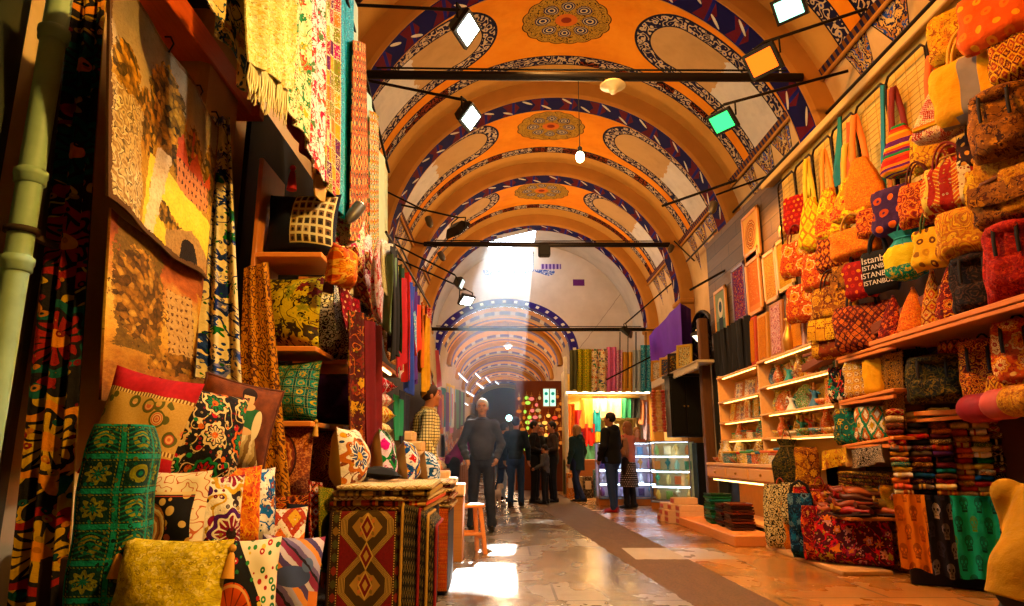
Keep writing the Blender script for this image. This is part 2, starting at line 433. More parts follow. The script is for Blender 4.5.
# ------------------------------------------------------------------ smooth-union bodies (surface nets)
def sdf_mesh(prims, k=.02, vox=.012):
    """prims: ('c',a,b,ra,rb[,k]) tapered capsule | ('e',c,(rx,ry,rz)[,rotmatrix][,k]) ; 'cut' keeps the side n.p<d"""
    pad = k*2+vox*3; lo = np.full(3, 1e9); hi = -lo
    for p in prims:
        if p[0] == 'c':
            for q, r in ((p[1], p[3]), (p[2], p[4])):
                lo = np.minimum(lo, np.array(q)-r-pad); hi = np.maximum(hi, np.array(q)+r+pad)
        elif p[0] == 'e':
            r = max(p[2]); lo = np.minimum(lo, np.array(p[1])-r-pad); hi = np.maximum(hi, np.array(p[1])+r+pad)
    n = np.ceil((hi-lo)/vox).astype(int)+1
    D = np.full(n, .5, np.float32)
    ax = [lo[i]+np.arange(n[i])*vox for i in range(3)]
    for p in prims:
        if p[0] == 'cut':
            nn = np.array(p[1]); g = ax[0][:, None, None]*nn[0]+ax[1][None, :, None]*nn[1]+ax[2][None, None, :]*nn[2]-p[2]
            D = np.maximum(D, g.astype(np.float32)); continue
        kk = k; sub = False
        if p[0] == 'c':
            a, b = np.array(p[1], float), np.array(p[2], float); ra, rb = p[3], p[4]
            if len(p) > 5: kk = p[5]
            l, h = np.minimum(a-ra, b-rb), np.maximum(a+ra, b+rb)
        else:
            c = np.array(p[1], float); r = np.array(p[2], float); l, h = c-max(r), c+max(r)
            if len(p) > 4: kk = p[4]
        m = kk*1.5+vox*2
        i0 = np.maximum(0, np.floor((l-m-lo)/vox).astype(int)); i1 = np.minimum(n, np.ceil((h+m-lo)/vox).astype(int)+1)
        sl = tuple(slice(i0[i], i1[i]) for i in range(3))
        x, y, z = ax[0][sl[0]][:, None, None], ax[1][sl[1]][None, :, None], ax[2][sl[2]][None, None, :]
        if p[0] == 'c':
            d = b-a; L2 = max(1e-9, d@d)
            h_ = np.clip(((x-a[0])*d[0]+(y-a[1])*d[1]+(z-a[2])*d[2])/L2, 0, 1)
            g = np.sqrt((x-a[0]-h_*d[0])**2+(y-a[1]-h_*d[1])**2+(z-a[2]-h_*d[2])**2)-(ra+(rb-ra)*h_)
        else:
            X_, Y_, Z_ = x-c[0], y-c[1], z-c[2]
            if len(p) > 3 and p[3] is not None:
                M = np.array(p[3].inverted() if hasattr(p[3], 'inverted') else p[3])
                X_, Y_, Z_ = M[0][0]*X_+M[0][1]*Y_+M[0][2]*Z_, M[1][0]*X_+M[1][1]*Y_+M[1][2]*Z_, M[2][0]*X_+M[2][1]*Y_+M[2][2]*Z_
            q = np.sqrt((X_/r[0])**2+(Y_/r[1])**2+(Z_/r[2])**2); q1 = np.sqrt((X_/r[0]**2)**2+(Y_/r[1]**2)**2+(Z_/r[2]**2)**2)
            g = q*(q-1)/np.maximum(q1, 1e-6)
        cur = D[sl]; hh = np.clip(.5+.5*(cur-g)/kk, 0, 1) if kk > 0 else (g < cur)*1.0
        D[sl] = cur*(1-hh)+g*hh-kk*hh*(1-hh)
    sg = D < 0
    cc = np.zeros(n-1, np.int8)
    offs = [(a, b, c) for a in (0, 1) for b in (0, 1) for c in (0, 1)]
    def sh(A, o): return A[o[0]:n[0]-1+o[0], o[1]:n[1]-1+o[1], o[2]:n[2]-1+o[2]]
    for o in offs: cc += sh(sg, o)
    mixed = (cc > 0) & (cc < 8)
    idx = np.full(n-1, -1, np.int64); cells = np.argwhere(mixed); idx[mixed] = np.arange(len(cells))
    acc = np.zeros((len(cells), 3)); cnt = np.zeros(len(cells))
    for o in offs:
        for axn in range(3):
            if o[axn]: continue
            o2 = list(o); o2[axn] = 1
            d0 = D[cells[:, 0]+o[0], cells[:, 1]+o[1], cells[:, 2]+o[2]]; d1 = D[cells[:, 0]+o2[0], cells[:, 1]+o2[1], cells[:, 2]+o2[2]]
            m = (d0 < 0) != (d1 < 0); t = np.where(m, d0/np.where(m, d0-d1, 1), 0)
            q = np.tile(np.array(o, float), (len(cells), 1)); q[:, axn] = t
            acc += q*m[:, None]; cnt += m
    V = lo+(cells+acc/cnt[:, None])*vox
    Fq = []
    for axn in range(3):
        s0 = [slice(None)]*3; s1 = [slice(None)]*3; s0[axn] = slice(0, -1); s1[axn] = slice(1, None)
        a, b = sg[tuple(s0)], sg[tuple(s1)]
        e = np.argwhere(a != b); ii = e.copy()
        u, w = (axn+1) % 3, (axn+2) % 3
        ok = (e[:, u] > 0) & (e[:, w] > 0) & (e[:, u] < n[u]-1) & (e[:, w] < n[w]-1); e = e[ok]
        ins = a[tuple(e.T)]
        q = []
        for du, dw in ((-1, -1), (0, -1), (0, 0), (-1, 0)):
            c2 = e.copy(); c2[:, u] += du; c2[:, w] += dw; q.append(idx[tuple(c2.T)])
        q = np.stack(q, 1); q[~ins] = q[~ins][:, ::-1]; Fq.append(q)
    Fq = np.concatenate(Fq)
    return V, Fq
def sdf_build(name, prims, mats, parent=None, k=.02, vox=.012, matf=None, uvs=1.0):
    V, Q = sdf_mesh(prims, k, vox)
    me = bpy.data.meshes.new(name); me.from_pydata(V.tolist(), [], Q.tolist())
    if not isinstance(mats, (list, tuple)): mats = [mats]
    for m in mats: me.materials.append(m)
    me.polygons.foreach_set('use_smooth', [True]*len(Q))
    C = V[Q].mean(1)
    if matf is not None: me.polygons.foreach_set('material_index', [int(matf(*c)) for c in C])
    uv = me.uv_layers.new(name='UVMap')
    # wrap around the vertical axis: u follows x / y by the facing, v follows z
    P = V[Q.reshape(-1)]
    nrm = np.array([p.normal[:] for p in me.polygons]).repeat(4, 0)
    uu = np.where(np.abs(nrm[:, 0]) > np.abs(nrm[:, 1]), P[:, 1], P[:, 0])
    uv.data.foreach_set('uv', np.stack([uu, P[:, 2]], 1).astype(np.float32).ravel())
    me.update()
    o = bpy.data.objects.new(name, me); COL.objects.link(o)
    if parent is not None: o.parent = parent
    return o
# ================================================================== the hall
VX, VZ, VR = .95, 4.3, 3.2          # vault axis, springing, radius
RIBS = [-2.55, .90, 4.35, 7.80, 11.25, 14.70, 18.15]
BAY = 3.45
Y0, YE = -3.4, 20.0                 # back wall, end wall
def arc(phi, r): return VX+r*math.sin(phi), VZ+r*math.cos(phi)

def tile_pattern(t, P, P2, ground, figure, accent):
    "iznik like arabesque for the painted borders"
    n = t.noise(P, 5.5, 1); d, r1, _ = t.vor(P2, 7, .3)
    c = t.mix(band(xfr(n*7), .3, .6), ground, figure)
    c = t.mix(band(d, .12, .3), c, figure); c = t.mix(d < .12, c, accent)
    return c

def vault_material():
    t = NT('painted_vault_plaster'); s_, w = t.uv()
    sb = xfr((s_-RIBS[2])/BAY)*BAY-BAY/2; s = sb+.28
    aw = xabs(w); n1 = t.noise(t.vec(s_, w), 1.3, 5, .65); n2 = t.noise(t.vec(s_, w), 6, 4, .6)
    col = t.ramp(n1, ['#c06204', '#d67e0c', '#e2931c', '#d27408'], False)
    pat = tile_pattern(t, t.vec(s_, w), t.vec(w, s_), '#15163f', '#b9a78c', '#1b3a93')
    patr = t.mix(t.wn(t.vec(xfl(s_*3), xfl(w*3))) > .6, pat, t.mul(pat, '#a0431c'))
    # band along the ribs
    b = band(sb, .66, .93); col = t.mix(sb > .93, col, t.ramp(n1, ['#a87c3c', '#bf9148', '#ac803c'], False)); col = t.mix(b, col, patr)
    for e in (.66, .91): col = t.mix(band(sb, e, e+.025), col, '#10122e')
    # round-headed light wells; daylight in the lower panes put into the colour
    dd = xmax(1.78-aw, 0.0); q = xsqrt(s*s+dd*dd); well = aw > .9
    col = t.mix(AND(well, q < .70), col, pat)
    col = t.mix(AND(well, band(q, .67, .71)), col, '#0f1130'); col = t.mix(AND(well, band(q, .44, .475)), col, '#10122e')
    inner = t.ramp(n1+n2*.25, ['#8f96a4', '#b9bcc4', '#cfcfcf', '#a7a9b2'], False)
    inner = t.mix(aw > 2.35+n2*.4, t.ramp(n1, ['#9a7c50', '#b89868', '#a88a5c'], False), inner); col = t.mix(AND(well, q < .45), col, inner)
    # crown medallion
    r = xsqrt(s*s*1.25+w*w); a = xatan2(w, s)
    lob = r-xabs(xsin(a*8))*.035
    col = t.mix(lob < .66, col, '#3c2108'); col = t.mix(lob < .64, col, '#a5812a')
    n3 = t.noise(t.vec(s_, w, 4.0), 11, 1)
    col = t.mix(AND(lob < .62, band(xfr(n3*6), .3, .55)), col, '#2a1a10')
    cell = xabs(xfr(a*8/(2*PI)+.5)-.5)
    ring = AND(band(r, .22, .5), ((r-.36)*(r-.36)*46+cell*cell*4.6) < .72)
    col = t.mix(ring, col, '#23264f'); col = t.mix(AND(ring, band(xfr(((r-.36)*(r-.36)*46+cell*cell*4.6)*3), .2, .5)), col, '#c9b98c')
    col = t.mix(r < .17, col, '#c2641a'); col = t.mix(r < .08, col, '#7a2a12')
    # below the cornice: bare plaster with painted festoons
    C0 = 3.79; low = aw > C0
    wallc = t.ramp(n1, ['#a98a5c', '#c2a576', '#d3b88c', '#b3956a'], False)
    col = t.mix(low, col, wallc)
    fs = xmax(.78-xabs(xabs(s)-.98)*3.2, xmax(.62-xabs(s-.32)*1.9, .62-xabs(s+.32)*1.9))
    fz = aw-C0
    fest = AND(low, fz < fs); e2 = fs-fz
    fcol = t.ramp(xfr(e2*2.2+n2*2.6), ['#14184a', '#c9b27a', '#2348a8', '#a9772c', '#1a1c45', '#caa85f'])
    col = t.mix(fest, col, fcol); col = t.mix(AND(low, band(e2, 0.0, .035)), col, '#17130f')
    col = t.mix(band(aw, C0-.13, C0+.02), col, t.mix(xfr(s_*9) < .5, '#22244d', '#7a4a1c'))
    dirt = t.ramp(t.noise(t.vec(s_*1.0, w*.6, 3.0), 2.2, 6, .7), [(.55, .5, .45), (1, 1, 1), (1, 1, 1)], False)
    col = t.mul(col, dirt, .75)
    return t.bsdf(col, .8, 0, t.bump(n2, .02, .25), .08)
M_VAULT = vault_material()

def rib_material():
    t = NT('painted_rib_band'); u, w = t.uv()      # u across the band, w along the arc (m)
    n = t.noise(t.vec(u, w), 8, 3)
    red = AND(xabs(u) < .20, xabs(xfr(w*1.9+xabs(u)*.9)-.5) < .22)
    col = t.mix(red, '#0d0650', '#5c0a22'); 
    col = t.mix(xabs(xfr(w*1.9)-.5) < .05, col, '#14147a')
    # pale pointed leaves
    iw = xfl(w*2.8); fw = xfr(w*2.8)-.5; sgn = t.math('SUBTRACT', t.math('MULTIPLY', xfr(iw*.5), 4.0), 1.0)
    cx = u-sgn*.11; sl = fw*.36+cx*.75
    leaf = ((cx*.8-fw*.25)*(cx*.8-fw*.25)*900+sl*sl*26) < .62
    col = t.mix(leaf, col, t.mix(n, '#a9a39a', '#f4eee2'))
    col = t.mix(xabs(u) > .225, col, '#e0cba4')
    col = t.mul(col, t.ramp(t.noise(t.vec(u, w, 2.0), 3, 4), [(.6,)*3, (1,)*3], False))
    return t.bsdf(col, .75, 0, None, .06)
M_RIB = rib_material()
M_RIBS = plain('rib_plaster', '#c48c44', .8, var=.2, nscale=3, spec=.1)
M_WALL = plain('lime_plaster', '#c9b18a', .85, var=.22, nscale=2.5)

def vault(name, y0, y1, r, walls=True, hole=None, ny=40, nphi=72):
    m = MB(); half = PI/2*r
    phis = [-PI/2+PI*i/nphi for i in range(nphi+1)]
    ys = [y0+(y1-y0)*j/ny for j in range(ny+1)]
    if hole:
        xa, xb, ya, yb = hole
        phis = sorted(set([p for p in phis if not (math.asin((xa-VX)/r)-.02 < p < math.asin((xb-VX)/r)+.02)]+[math.asin((xa-VX)/r), math.asin((xb-VX)/r), .0]))
        ys = sorted(set([y for y in ys]+[ya, yb]))
    prof = [(*arc(p, r), p*r) for p in phis]
    if walls:
        prof = [(VX-r, 0, -half-VZ)]+prof+[(VX+r, 0, half+VZ)]
    for j in range(len(ys)-1):
        for i in range(len(prof)-1):
            if hole and ys[j] >= ya-1e-6 and ys[j+1] <= yb+1e-6 and prof[i][0] >= xa-1e-4 and prof[i+1][0] <= xb+1e-4 and prof[i][1] > VZ+1: continue
            a, b = prof[i], prof[i+1]
            m.add([(a[0], ys[j], a[1]), (b[0], ys[j], b[1]), (b[0], ys[j+1], b[1]), (a[0], ys[j+1], a[1])], [[3, 2, 1, 0]], 0, abs(a[2]) < half+.01 and abs(b[2]) < half+.01,
                  [[(ys[j+1], a[2]), (ys[j+1], b[2]), (ys[j], b[2]), (ys[j], a[2])]])
    return m
SKY_HOLE = (-.44, .92, 18.5, 19.97)
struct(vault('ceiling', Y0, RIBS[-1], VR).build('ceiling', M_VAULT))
struct(vault('ceiling', RIBS[-1], YE, 2.95, hole=SKY_HOLE, ny=6).build('ceiling_far', plain('end_bay_plaster', '#c8bfae', .8, var=.2, nscale=2)))

def rib(idx, yc):
    m = MB(); hw = .275; r0, r1 = 2.9, 3.24; N = 64
    prof = [(-hw, r1), (-hw, r0+.05), (-hw+.03, r0+.0), (-hw+.05, r0), (hw-.05, r0), (hw-.03, r0), (hw, r0+.05), (hw, r1)]
    st = [(-PI/2+PI*i/N) for i in range(N+1)]
    path = [(None, 0.0)]+[(p, None) for p in st]+[(None, 1.0)]
    for k in range(len(prof)-1):
        mi = 1 if k == 3 else 0
        for i in range(len(path)-1):
            q = []; uv = []
            for (p, e) in (path[i], path[i+1]):
                for (dy, r) in (prof[k], prof[k+1]):
                    if p is None:
                        x, z, w = VX+(r if e else -r), 0.0, (PI/2*2.9+VZ)*(1 if e else -1)
                    else: x, z = arc(p, r); w = p*2.9
                    q.append((x, yc+dy, z)); uv.append((dy, w))
            low = path[i][0] is None or path[i+1][0] is None
            m.add(q, [[0, 2, 3, 1]], 0 if low and mi else mi, not low, [[uv[0], uv[2], uv[3], uv[1]]])
    # impost mouldings at the springing
    for sx in (-1, 1): m.box((VX+sx*3.03, yc, VZ-.02), (.34, .66, .12), .03, 0)
    o = m.build('trim_%d' % idx, [M_RIBS, M_RIB]); struct(o)
for i, y in enumerate(RIBS): rib(i+1, y)

# side walls continue down with the vault shell; thin cornice mouldings along both haunches
for sx, nm in ((-1, 'trim_cornice_left'), (1, 'trim_cornice_right')):
    m = MB(); ph = sx*1.184
    for i in range(len(RIBS)-1):
        x, z = arc(ph, VR-.03); m.box((x, (RIBS[i]+RIBS[i+1])/2, z), (.05, BAY-.5, .05), .015)
    struct(m.build(nm, M_RIBS))

# end wall with arch to the lower street, skylight band and window
AX, AZ, AW, AH = .05, 3.95, 1.95, 1.47       # inner arch: centre x, springing z, half width, rise
def end_wall():
    m = MB(); R = 2.99; n = 48
    outer = [(VX-R, 0)]+[arc(-PI/2+PI*i/n, R) for i in range(n+1)]+[(VX+R, 0)]
    # fan between outer arch and inner arch in columns of x
    xs = sorted(set([round(VX-R+2*R*i/60, 4) for i in range(61)]+[AX-AW, AX+AW, SKY_HOLE[0], SKY_HOLE[1]]))
    def top(x): return VZ+math.sqrt(max(0, R*R-(x-VX)**2))
    def bot(x): return AZ+AH*math.sqrt(max(0, 1-((x-AX)/AW)**2)) if abs(x-AX) < AW-1e-6 else 0.0
    th = .35
    for a, b in zip(xs[:-1], xs[1:]):
        mid = (a+b)/2; ins = abs(mid-AX) < AW
        za = bot(a) if ins and abs(a-AX) < AW-1e-6 else (AZ if ins else 0.0); zb = bot(b) if ins and abs(b-AX) < AW-1e-6 else (AZ if ins else 0.0)
        segs = [(za, zb, top(a), top(b))]
        if SKY_HOLE[0] <= mid <= SKY_HOLE[1]: segs = [(za, zb, 6.5, 6.5), (7.1, 7.1, top(a), top(b))]
        for (p0, p1, q0, q1) in segs:
            vs = [(a, YE, p0), (b, YE, p1), (b, YE, q1), (a, YE, q0), (a, YE+th, p0), (b, YE+th, p1), (b, YE+th, q1), (a, YE+th, q0)]
            m.add(vs, [[0, 1, 2, 3], [7, 6, 5, 4], [0, 4, 5, 1], [3, 2, 6, 7]], 0)
    for x in (AX-AW, AX+AW): m.box((x, YE+th/2, AZ/2), (.02, th, AZ))
    t = NT('end_wall_plaster'); p = t.pos(); n1 = t.noise(t.vec(p[0], p[2]), 1.1, 6, .65)
    c = t.ramp(n1, ['#9d938c', '#bdb3a8', '#cfc6bb', '#b7aaa0'], False)
    bl = AND(box2(p[0], p[2], -.62, 1.55, 6.22, 6.5)); ar = t.noise(t.vec(p[0], p[2]), 7, 1)
    lob = p[2] > (6.3+xabs(xsin(p[0]*4.4))*.0+xabs(xfr(p[0]*1.1)-.5)*.3)
    c = t.mix(AND(bl, lob), c, t.mix(band(xfr(ar*6), .3, .6), '#39549a', '#cfd2d6'))
    c = t.mix(box2(p[0], p[2], 1.14, 1.75, 6.52, 6.68), c, t.mix(xfr(p[0]*9) < .5, '#4a2a7a', '#a08cc0'))
    c = t.mix(box2(p[0], p[2], 2.1, 2.45, 6.0, 6.2), c, '#5a1f6e')
    c = t.mix(xabs(p[0]*1.3-p[2]+1.1+t.noise(t.vec(p[0], p[2]), 3, 2)*.1) < .012, c, '#8a7e78')
    # the painted ring around the arch
    dx = (p[0]-AX)/AW; dz = xmax(p[2]-AZ, 0.0)/AH; rr = xsqrt(dx*dx+dz*dz)
    rb = t.mix(AND(xabs(xfr(xatan2(dz, dx)*6)-.5) < .14, band(rr, 1.035, 1.085)), '#2c1c78', '#d8d2c8')
    c = t.mix(AND(rr < 1.12, p[2] > AZ-.05), c, rb)
    t.bsdf(c, .8, 0, None, .2)
    struct(m.build('wall_far', t.mat))
end_wall()

# the lower street beyond
def far_tunnel():
    L0, L1 = YE+.35, YE+26
    t = NT('far_vault_paint'); s_, w = t.uv(); f = xfr(s_/4.2)*4.2
    n = t.noise(t.vec(s_, w), 2, 4)
    c = t.ramp(n, ['#b7701c', '#d18c30', '#b06a20'], False)
    c = t.mix(f < .55, c, t.mix(xabs(xfr(w*2.2)-.5) < .16, '#2a1c60', '#b9ab9a'))
    c = t.mix(band(f, .55, .9), c, '#a98a5e'); c = t.mix(band(f, 2.0, 3.2), c, '#c07a28')
    c = t.mix(band(f, 1.1, 1.4), c, '#40305a'); c = t.mix(xabs(w) > 2.3, c, t.mix(n, '#8f7a5c', '#b49a74'))
    t.bsdf(c, .75)
    m = MB(); N = 28
    prof = [(-AW, 0, -5.6)]+[(AW*math.sin(-PI/2+PI*i/N), AZ+AH*math.cos(-PI/2+PI*i/N), (-PI/2+PI*i/N)*1.75) for i in range(N+1)]+[(AW, 0, 5.6)]
    ny = 25
    for j in range(ny):
        ya, yb = L0+(L1-L0)*j/ny, L0+(L1-L0)*(j+1)/ny
        for i in range(len(prof)-1):
            a, b = prof[i], prof[i+1]
            m.add([(AX+a[0], ya, a[1]), (AX+b[0], ya, b[1]), (AX+b[0], yb, b[1]), (AX+a[0], yb, a[1])], [[3, 2, 1, 0]], 0, 0 < i < len(prof)-2, [[(yb, a[2]), (yb, b[2]), (ya, b[2]), (ya, a[2])]])
    struct(m.build('ceiling_street', t.mat))
    for k in range(5):
        y = L0+2.6+k*4.2; m = MB(); n = 24; dep = .16
        for i in range(n):
            q = []
            for p in (-PI/2+PI*i/n, -PI/2+PI*(i+1)/n):
                for dy, sh in ((-.25, 0), (-.25, dep), (.25, dep), (.25, 0)):
                    q.append((AX+(AW-sh)*math.sin(p), y+dy, AZ+(AH-sh)*math.cos(p)))
            m.add(q, [[0, 4, 5, 1], [1, 5, 6, 2], [2, 6, 7, 3]], [0, 1, 0], True)
        struct(m.build('trim_street_%d' % (k+1), [M_RIBS, plain('dark_rib_paint', '#54406a', .7)]))
    m = MB(); m.box((AX, L1+.1, 2.8), (4.4, .2, 5.8)); struct(m.build('wall_street_end', plain('dim_plaster', '#5c4630', .9)))
far_tunnel()
m = MB(); m.box((-2.21, 1.95, 2.6), (.06, 1.7, 5.2)); struct(m.build('wall_left_panel', plain('dark_green_plaster', '#39402c', .9, var=.35, nscale=4)))  # separate dark green-grey panel over the left wall
m = MB(); m.box((VX, Y0-.15, 3.8), (7.2, .3, 7.8)); struct(m.build('wall_back', M_WALL))

# floor
def floor_material():
    t = NT('worn_stone_floor'); x, y, z = t.pos()
    n1 = t.noise(t.vec(x*1.3, y*.8), 1.3, 4, .55); n2 = t.noise(t.vec(x*2.2, y*.8), 4, 5, .65); n3 = t.noise(t.vec(x, y, 5.0), 45, 3, .7)
    # grey slabs of the lane; right-hand slabs hold orange lamplight in their colour
    xr = x-y*.018
    def slabs(sx, sy, w):
        row = xfl(y/sy); u = x/sx+row*.37; e = OR(xfr(u) < w/sx, xfr(y/sy) < w/sy); return e, t.wn(t.vec(xfl(u), row))
    e1, r1 = slabs(.92, .74, .022); e2, r2 = slabs(1.3, 1.05, .024)
    lane = t.ramp(n1*.8+n2*.5+r1*.25-.25, ['#40362c', '#62564a', '#82786c', '#a0978c'], False)
    lane = t.mix(e1, lane, '#2e2821')
    stain = t.ramp(t.noise(t.vec(x*.6, y*1.6, 2.0), 2.6, 6, .7), [(1, 1, 1), (1, 1, 1), (.36, .24, .12)], False); lane = t.mul(lane, stain, .9)
    side = t.ramp(n1*.75+n2*.35+r2*.35-.2, ['#5f3a16', '#8a5c28', '#a87434', '#b98644'], False); side = t.mix(e2, side, '#3a2714')
    grav = t.mul(t.ramp(n3, ['#24180c', '#4a3218', '#70502e', '#382612'], False), t.ramp(n2, [(.5,)*3, (1.2,)*3], False))
    jit = (n2-.5)*.10
    left = 1.62-y*.063+jit; right = 2.06-y*.03+jit*.5
    g = AND(x > left, x < right)
    col = t.mix(x > right, lane, side); col = t.mix(AND(x > left, x > right-2.0, x < 2.6, band(y, 8.35+.0, 9.1)), col, grav)
    col = t.mix(g, col, grav)
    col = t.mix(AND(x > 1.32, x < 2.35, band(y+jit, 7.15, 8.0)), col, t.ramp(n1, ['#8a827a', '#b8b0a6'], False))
    rough = t.math('ADD', t.math('MULTIPLY', n1, .55), -.02); rough = OR(rough, g*.8)
    h = n2*.35+n3*.2-OR(e1, e2)*1.2
    return t.bsdf(col, rough, 0, t.bump(h, .012, .5), .5)
m = MB(); m.box((VX, (Y0+YE+26)/2, -.1), (8.4, YE+26-Y0, .2)); struct(m.build('floor', floor_material()))

# skylight glass is open to the sky; a thin metal bar frame
m = MB()
for x in (SKY_HOLE[0], SKY_HOLE[1]): m.box((x, YE+.1, 6.8), (.05, .08, .62))
for x in (0, .46): m.box((x, YE+.1, 6.8), (.025, .05, .6))
m.box((.24, YE+.1, 7.12), (1.4, .08, .05)); m.box((.24, YE+.1, 6.48), (1.4, .08, .05))
o = m.build('window_skylight', plain('skylight_iron', '#3a3c40', .5, .5)); struct(o)

# ------------------------------------------------------------------ sun, sky, beam of dusty air
SUN_DIR = Vector((-.066, -1, -.554)).normalized()
sl = bpy.data.lights.new('sun', 'SUN'); sl.energy = 55; sl.angle = math.radians(.6); sl.color = (1.0, .97, .93)
so = bpy.data.objects.new('sun', sl); COL.objects.link(so); so.rotation_euler = SUN_DIR.to_track_quat('-Z', 'Y').to_euler()
W = bpy.data.worlds.new('sky'); S.world = W; W.use_nodes = True
bg = W.node_tree.nodes['Background']; bg.inputs[0].default_value = (.75, .87, 1.0, 1); bg.inputs[1].default_value = 9
def haze_beam():
    x0, x1, y0, y1 = SKY_HOLE; x0 += .03; x1 -= .03
    def down(y, z): k = (.02-z)/SUN_DIR.z; return (y+SUN_DIR.y*k, .02, SUN_DIR.x*k)
    a, b = down(YE-.01, 6.52), down(y0, 7.15)
    sec = [(y0, 7.15, 0), (y1-.02, 7.15, 0), (YE-.01, 7.08, 0), (YE-.01, 6.52, 0), a, b]; n = len(sec)
    vs = [(x0+dx, y, z) for y, z, dx in sec]+[(x1+dx, y, z) for y, z, dx in sec]
    m = MB(); m.convex(vs, [list(range(n)), list(range(n, 2*n))]+[[i, (i+1) % n, n+(i+1) % n, n+i] for i in range(n)])
    t = NT('dusty_air'); v = t.n('ShaderNodeVolumeScatter'); v.inputs['Color'].default_value = (.6, .82, 1, 1)
    pz = t.pos()[2]; t.put(v.inputs['Density'], t.math('MULTIPLY', t.math('POWER', t.math('MULTIPLY', pz, 1/7.0, clamp=True), 1.8), .038)); v.inputs['Anisotropy'].default_value = .35
    t.link(v.outputs[0], t.out.inputs['Volume'])
    o = m.build('sunbeam_haze', t.mat); tag(o, 'pale shaft of dusty sunlit air slanting from the skylight', 'haze'); o['kind'] = 'stuff'
haze_beam()

# ------------------------------------------------------------------ view
S.view_settings.view_transform = 'Standard'; S.view_settings.look = 'None'; S.view_settings.gamma = 1.0
S.view_settings.exposure = 0.12; S.view_settings.use_curve_mapping = False
S.cycles.use_denoising = True
S.cycles.max_bounces = 6; S.cycles.diffuse_bounces = 3; S.cycles.glossy_bounces = 3; S.cycles.transmission_bounces = 4; S.cycles.volume_bounces = 0
S.cycles.sample_clamp_indirect = 6.0
S.cycles.caustics_reflective = False; S.cycles.caustics_refractive = False

def lamp(kind, loc, energy, col, parent=None, size=.1, target=None, angle=100, blend=.6, name=None):
    l = bpy.data.lights.new(name or 'lamp_light', kind); l.energy = energy; l.color = lin(col)[:3]
    if kind in ('POINT', 'SPOT'): l.shadow_soft_size = size
    if kind == 'SPOT': l.spot_size = math.radians(angle); l.spot_blend = blend
    if kind == 'AREA': l.size = size
    o = bpy.data.objects.new(name or 'lamp_light', l); COL.objects.link(o); o.location = loc
    if target is not None: o.rotation_euler = (Vector(target)-Vector(loc)).to_track_quat('-Z', 'Y').to_euler()
    if parent is not None:
        o.parent = parent; bpy.context.view_layer.update(); o.matrix_parent_inverse = parent.matrix_world.inverted()
    return o
# ================================================================== textile helpers
def pillow_mb(w, h, t, seed=0, pinch=.08, norm=False, n=18, m=None, lump=.012):
    m = m or MB(); r = random.Random(seed); ph = [r.uniform(0, 6) for _ in range(6)]
    def pos(a, b, s):
        t_ = t*1.55
        pr = (max(0, 1-abs(a)**2.4)**.55)*(max(0, 1-abs(b)**2.4)**.55)
        x = a*w/2*(1-pinch*(1-b*b)); z = b*h/2*(1-pinch*(1-a*a))
        y = s*t_/2*pr*(1-.12*b)+lump*pr*(math.sin(5*a+ph[0])*math.cos(4*b+ph[1])+.5*math.sin(9*a*b+ph[2]))*s
        return (x, y, z+h/2)
    uvf = (lambda a, b: (a, b)) if norm else (lambda a, b: ((a-.5)*w+ph[3], (b-.5)*h+ph[4]))
    m.grid(lambda a, b: pos(2*a-1, 2*b-1, -1), n, n, 0, True, uvf)
    m.grid(lambda a, b: pos(2*a-1, 2*b-1, 1), n, n, 0, True, uvf, flip=True)
    return m
def tassel_mb(p, L=.09, r=.012, m=None):
    m = m or MB(); x, y, z = p
    m.ball((x, y, z), r, 8, 5); m.lathe([(r*.5, -r), (r*.9, -r*1.6), (r*1.5, -L*.8), (r*1.7, -L)], 8, 0, (x, y, z)); return m
def pillow(label, px, py, d, w, h, t, mat, rz=0.0, lean=0.12, roll=0.0, group='cushions heaped at the left stall', seed=None, norm=False, tassel=None, name='cushion', piping=None, pos=None, pinch=.07):
    "px,py = the foot of the cushion in the photograph, d = its distance"
    p = pos or on_y(px, py, d); seed = seed if seed is not None else R_.random()*99
    e = Euler((-lean, roll, rz), 'XYZ')
    root = thing(name, label, 'cushion', p, e, group)
    pillow_mb(w, h, t, seed, pinch, norm).build('cover', mat, root)
    if piping:
        pts = []
        for a, b in [(x/8-1, -1) for x in range(0, 16)]+[(1, x/8-1) for x in range(0, 16)]+[(1-x/8, 1) for x in range(0, 16)]+[(-1, 1-x/8) for x in range(0, 16)]:
            pts.append((a*w/2*(1-pinch*(1-b*b)), 0, b*h/2*(1-pinch*(1-a*a))+h/2))
        mm = MB(); mm.tube(pts, .008, 6, loop=True); mm.build('piping', piping, root)
    if tassel:
        for cx, cz in tassel[1]:
            tassel_mb((cx*w/2, -.01, h/2+cz*h/2), .1, .014).build('tassel', tassel[0], root)
    return root
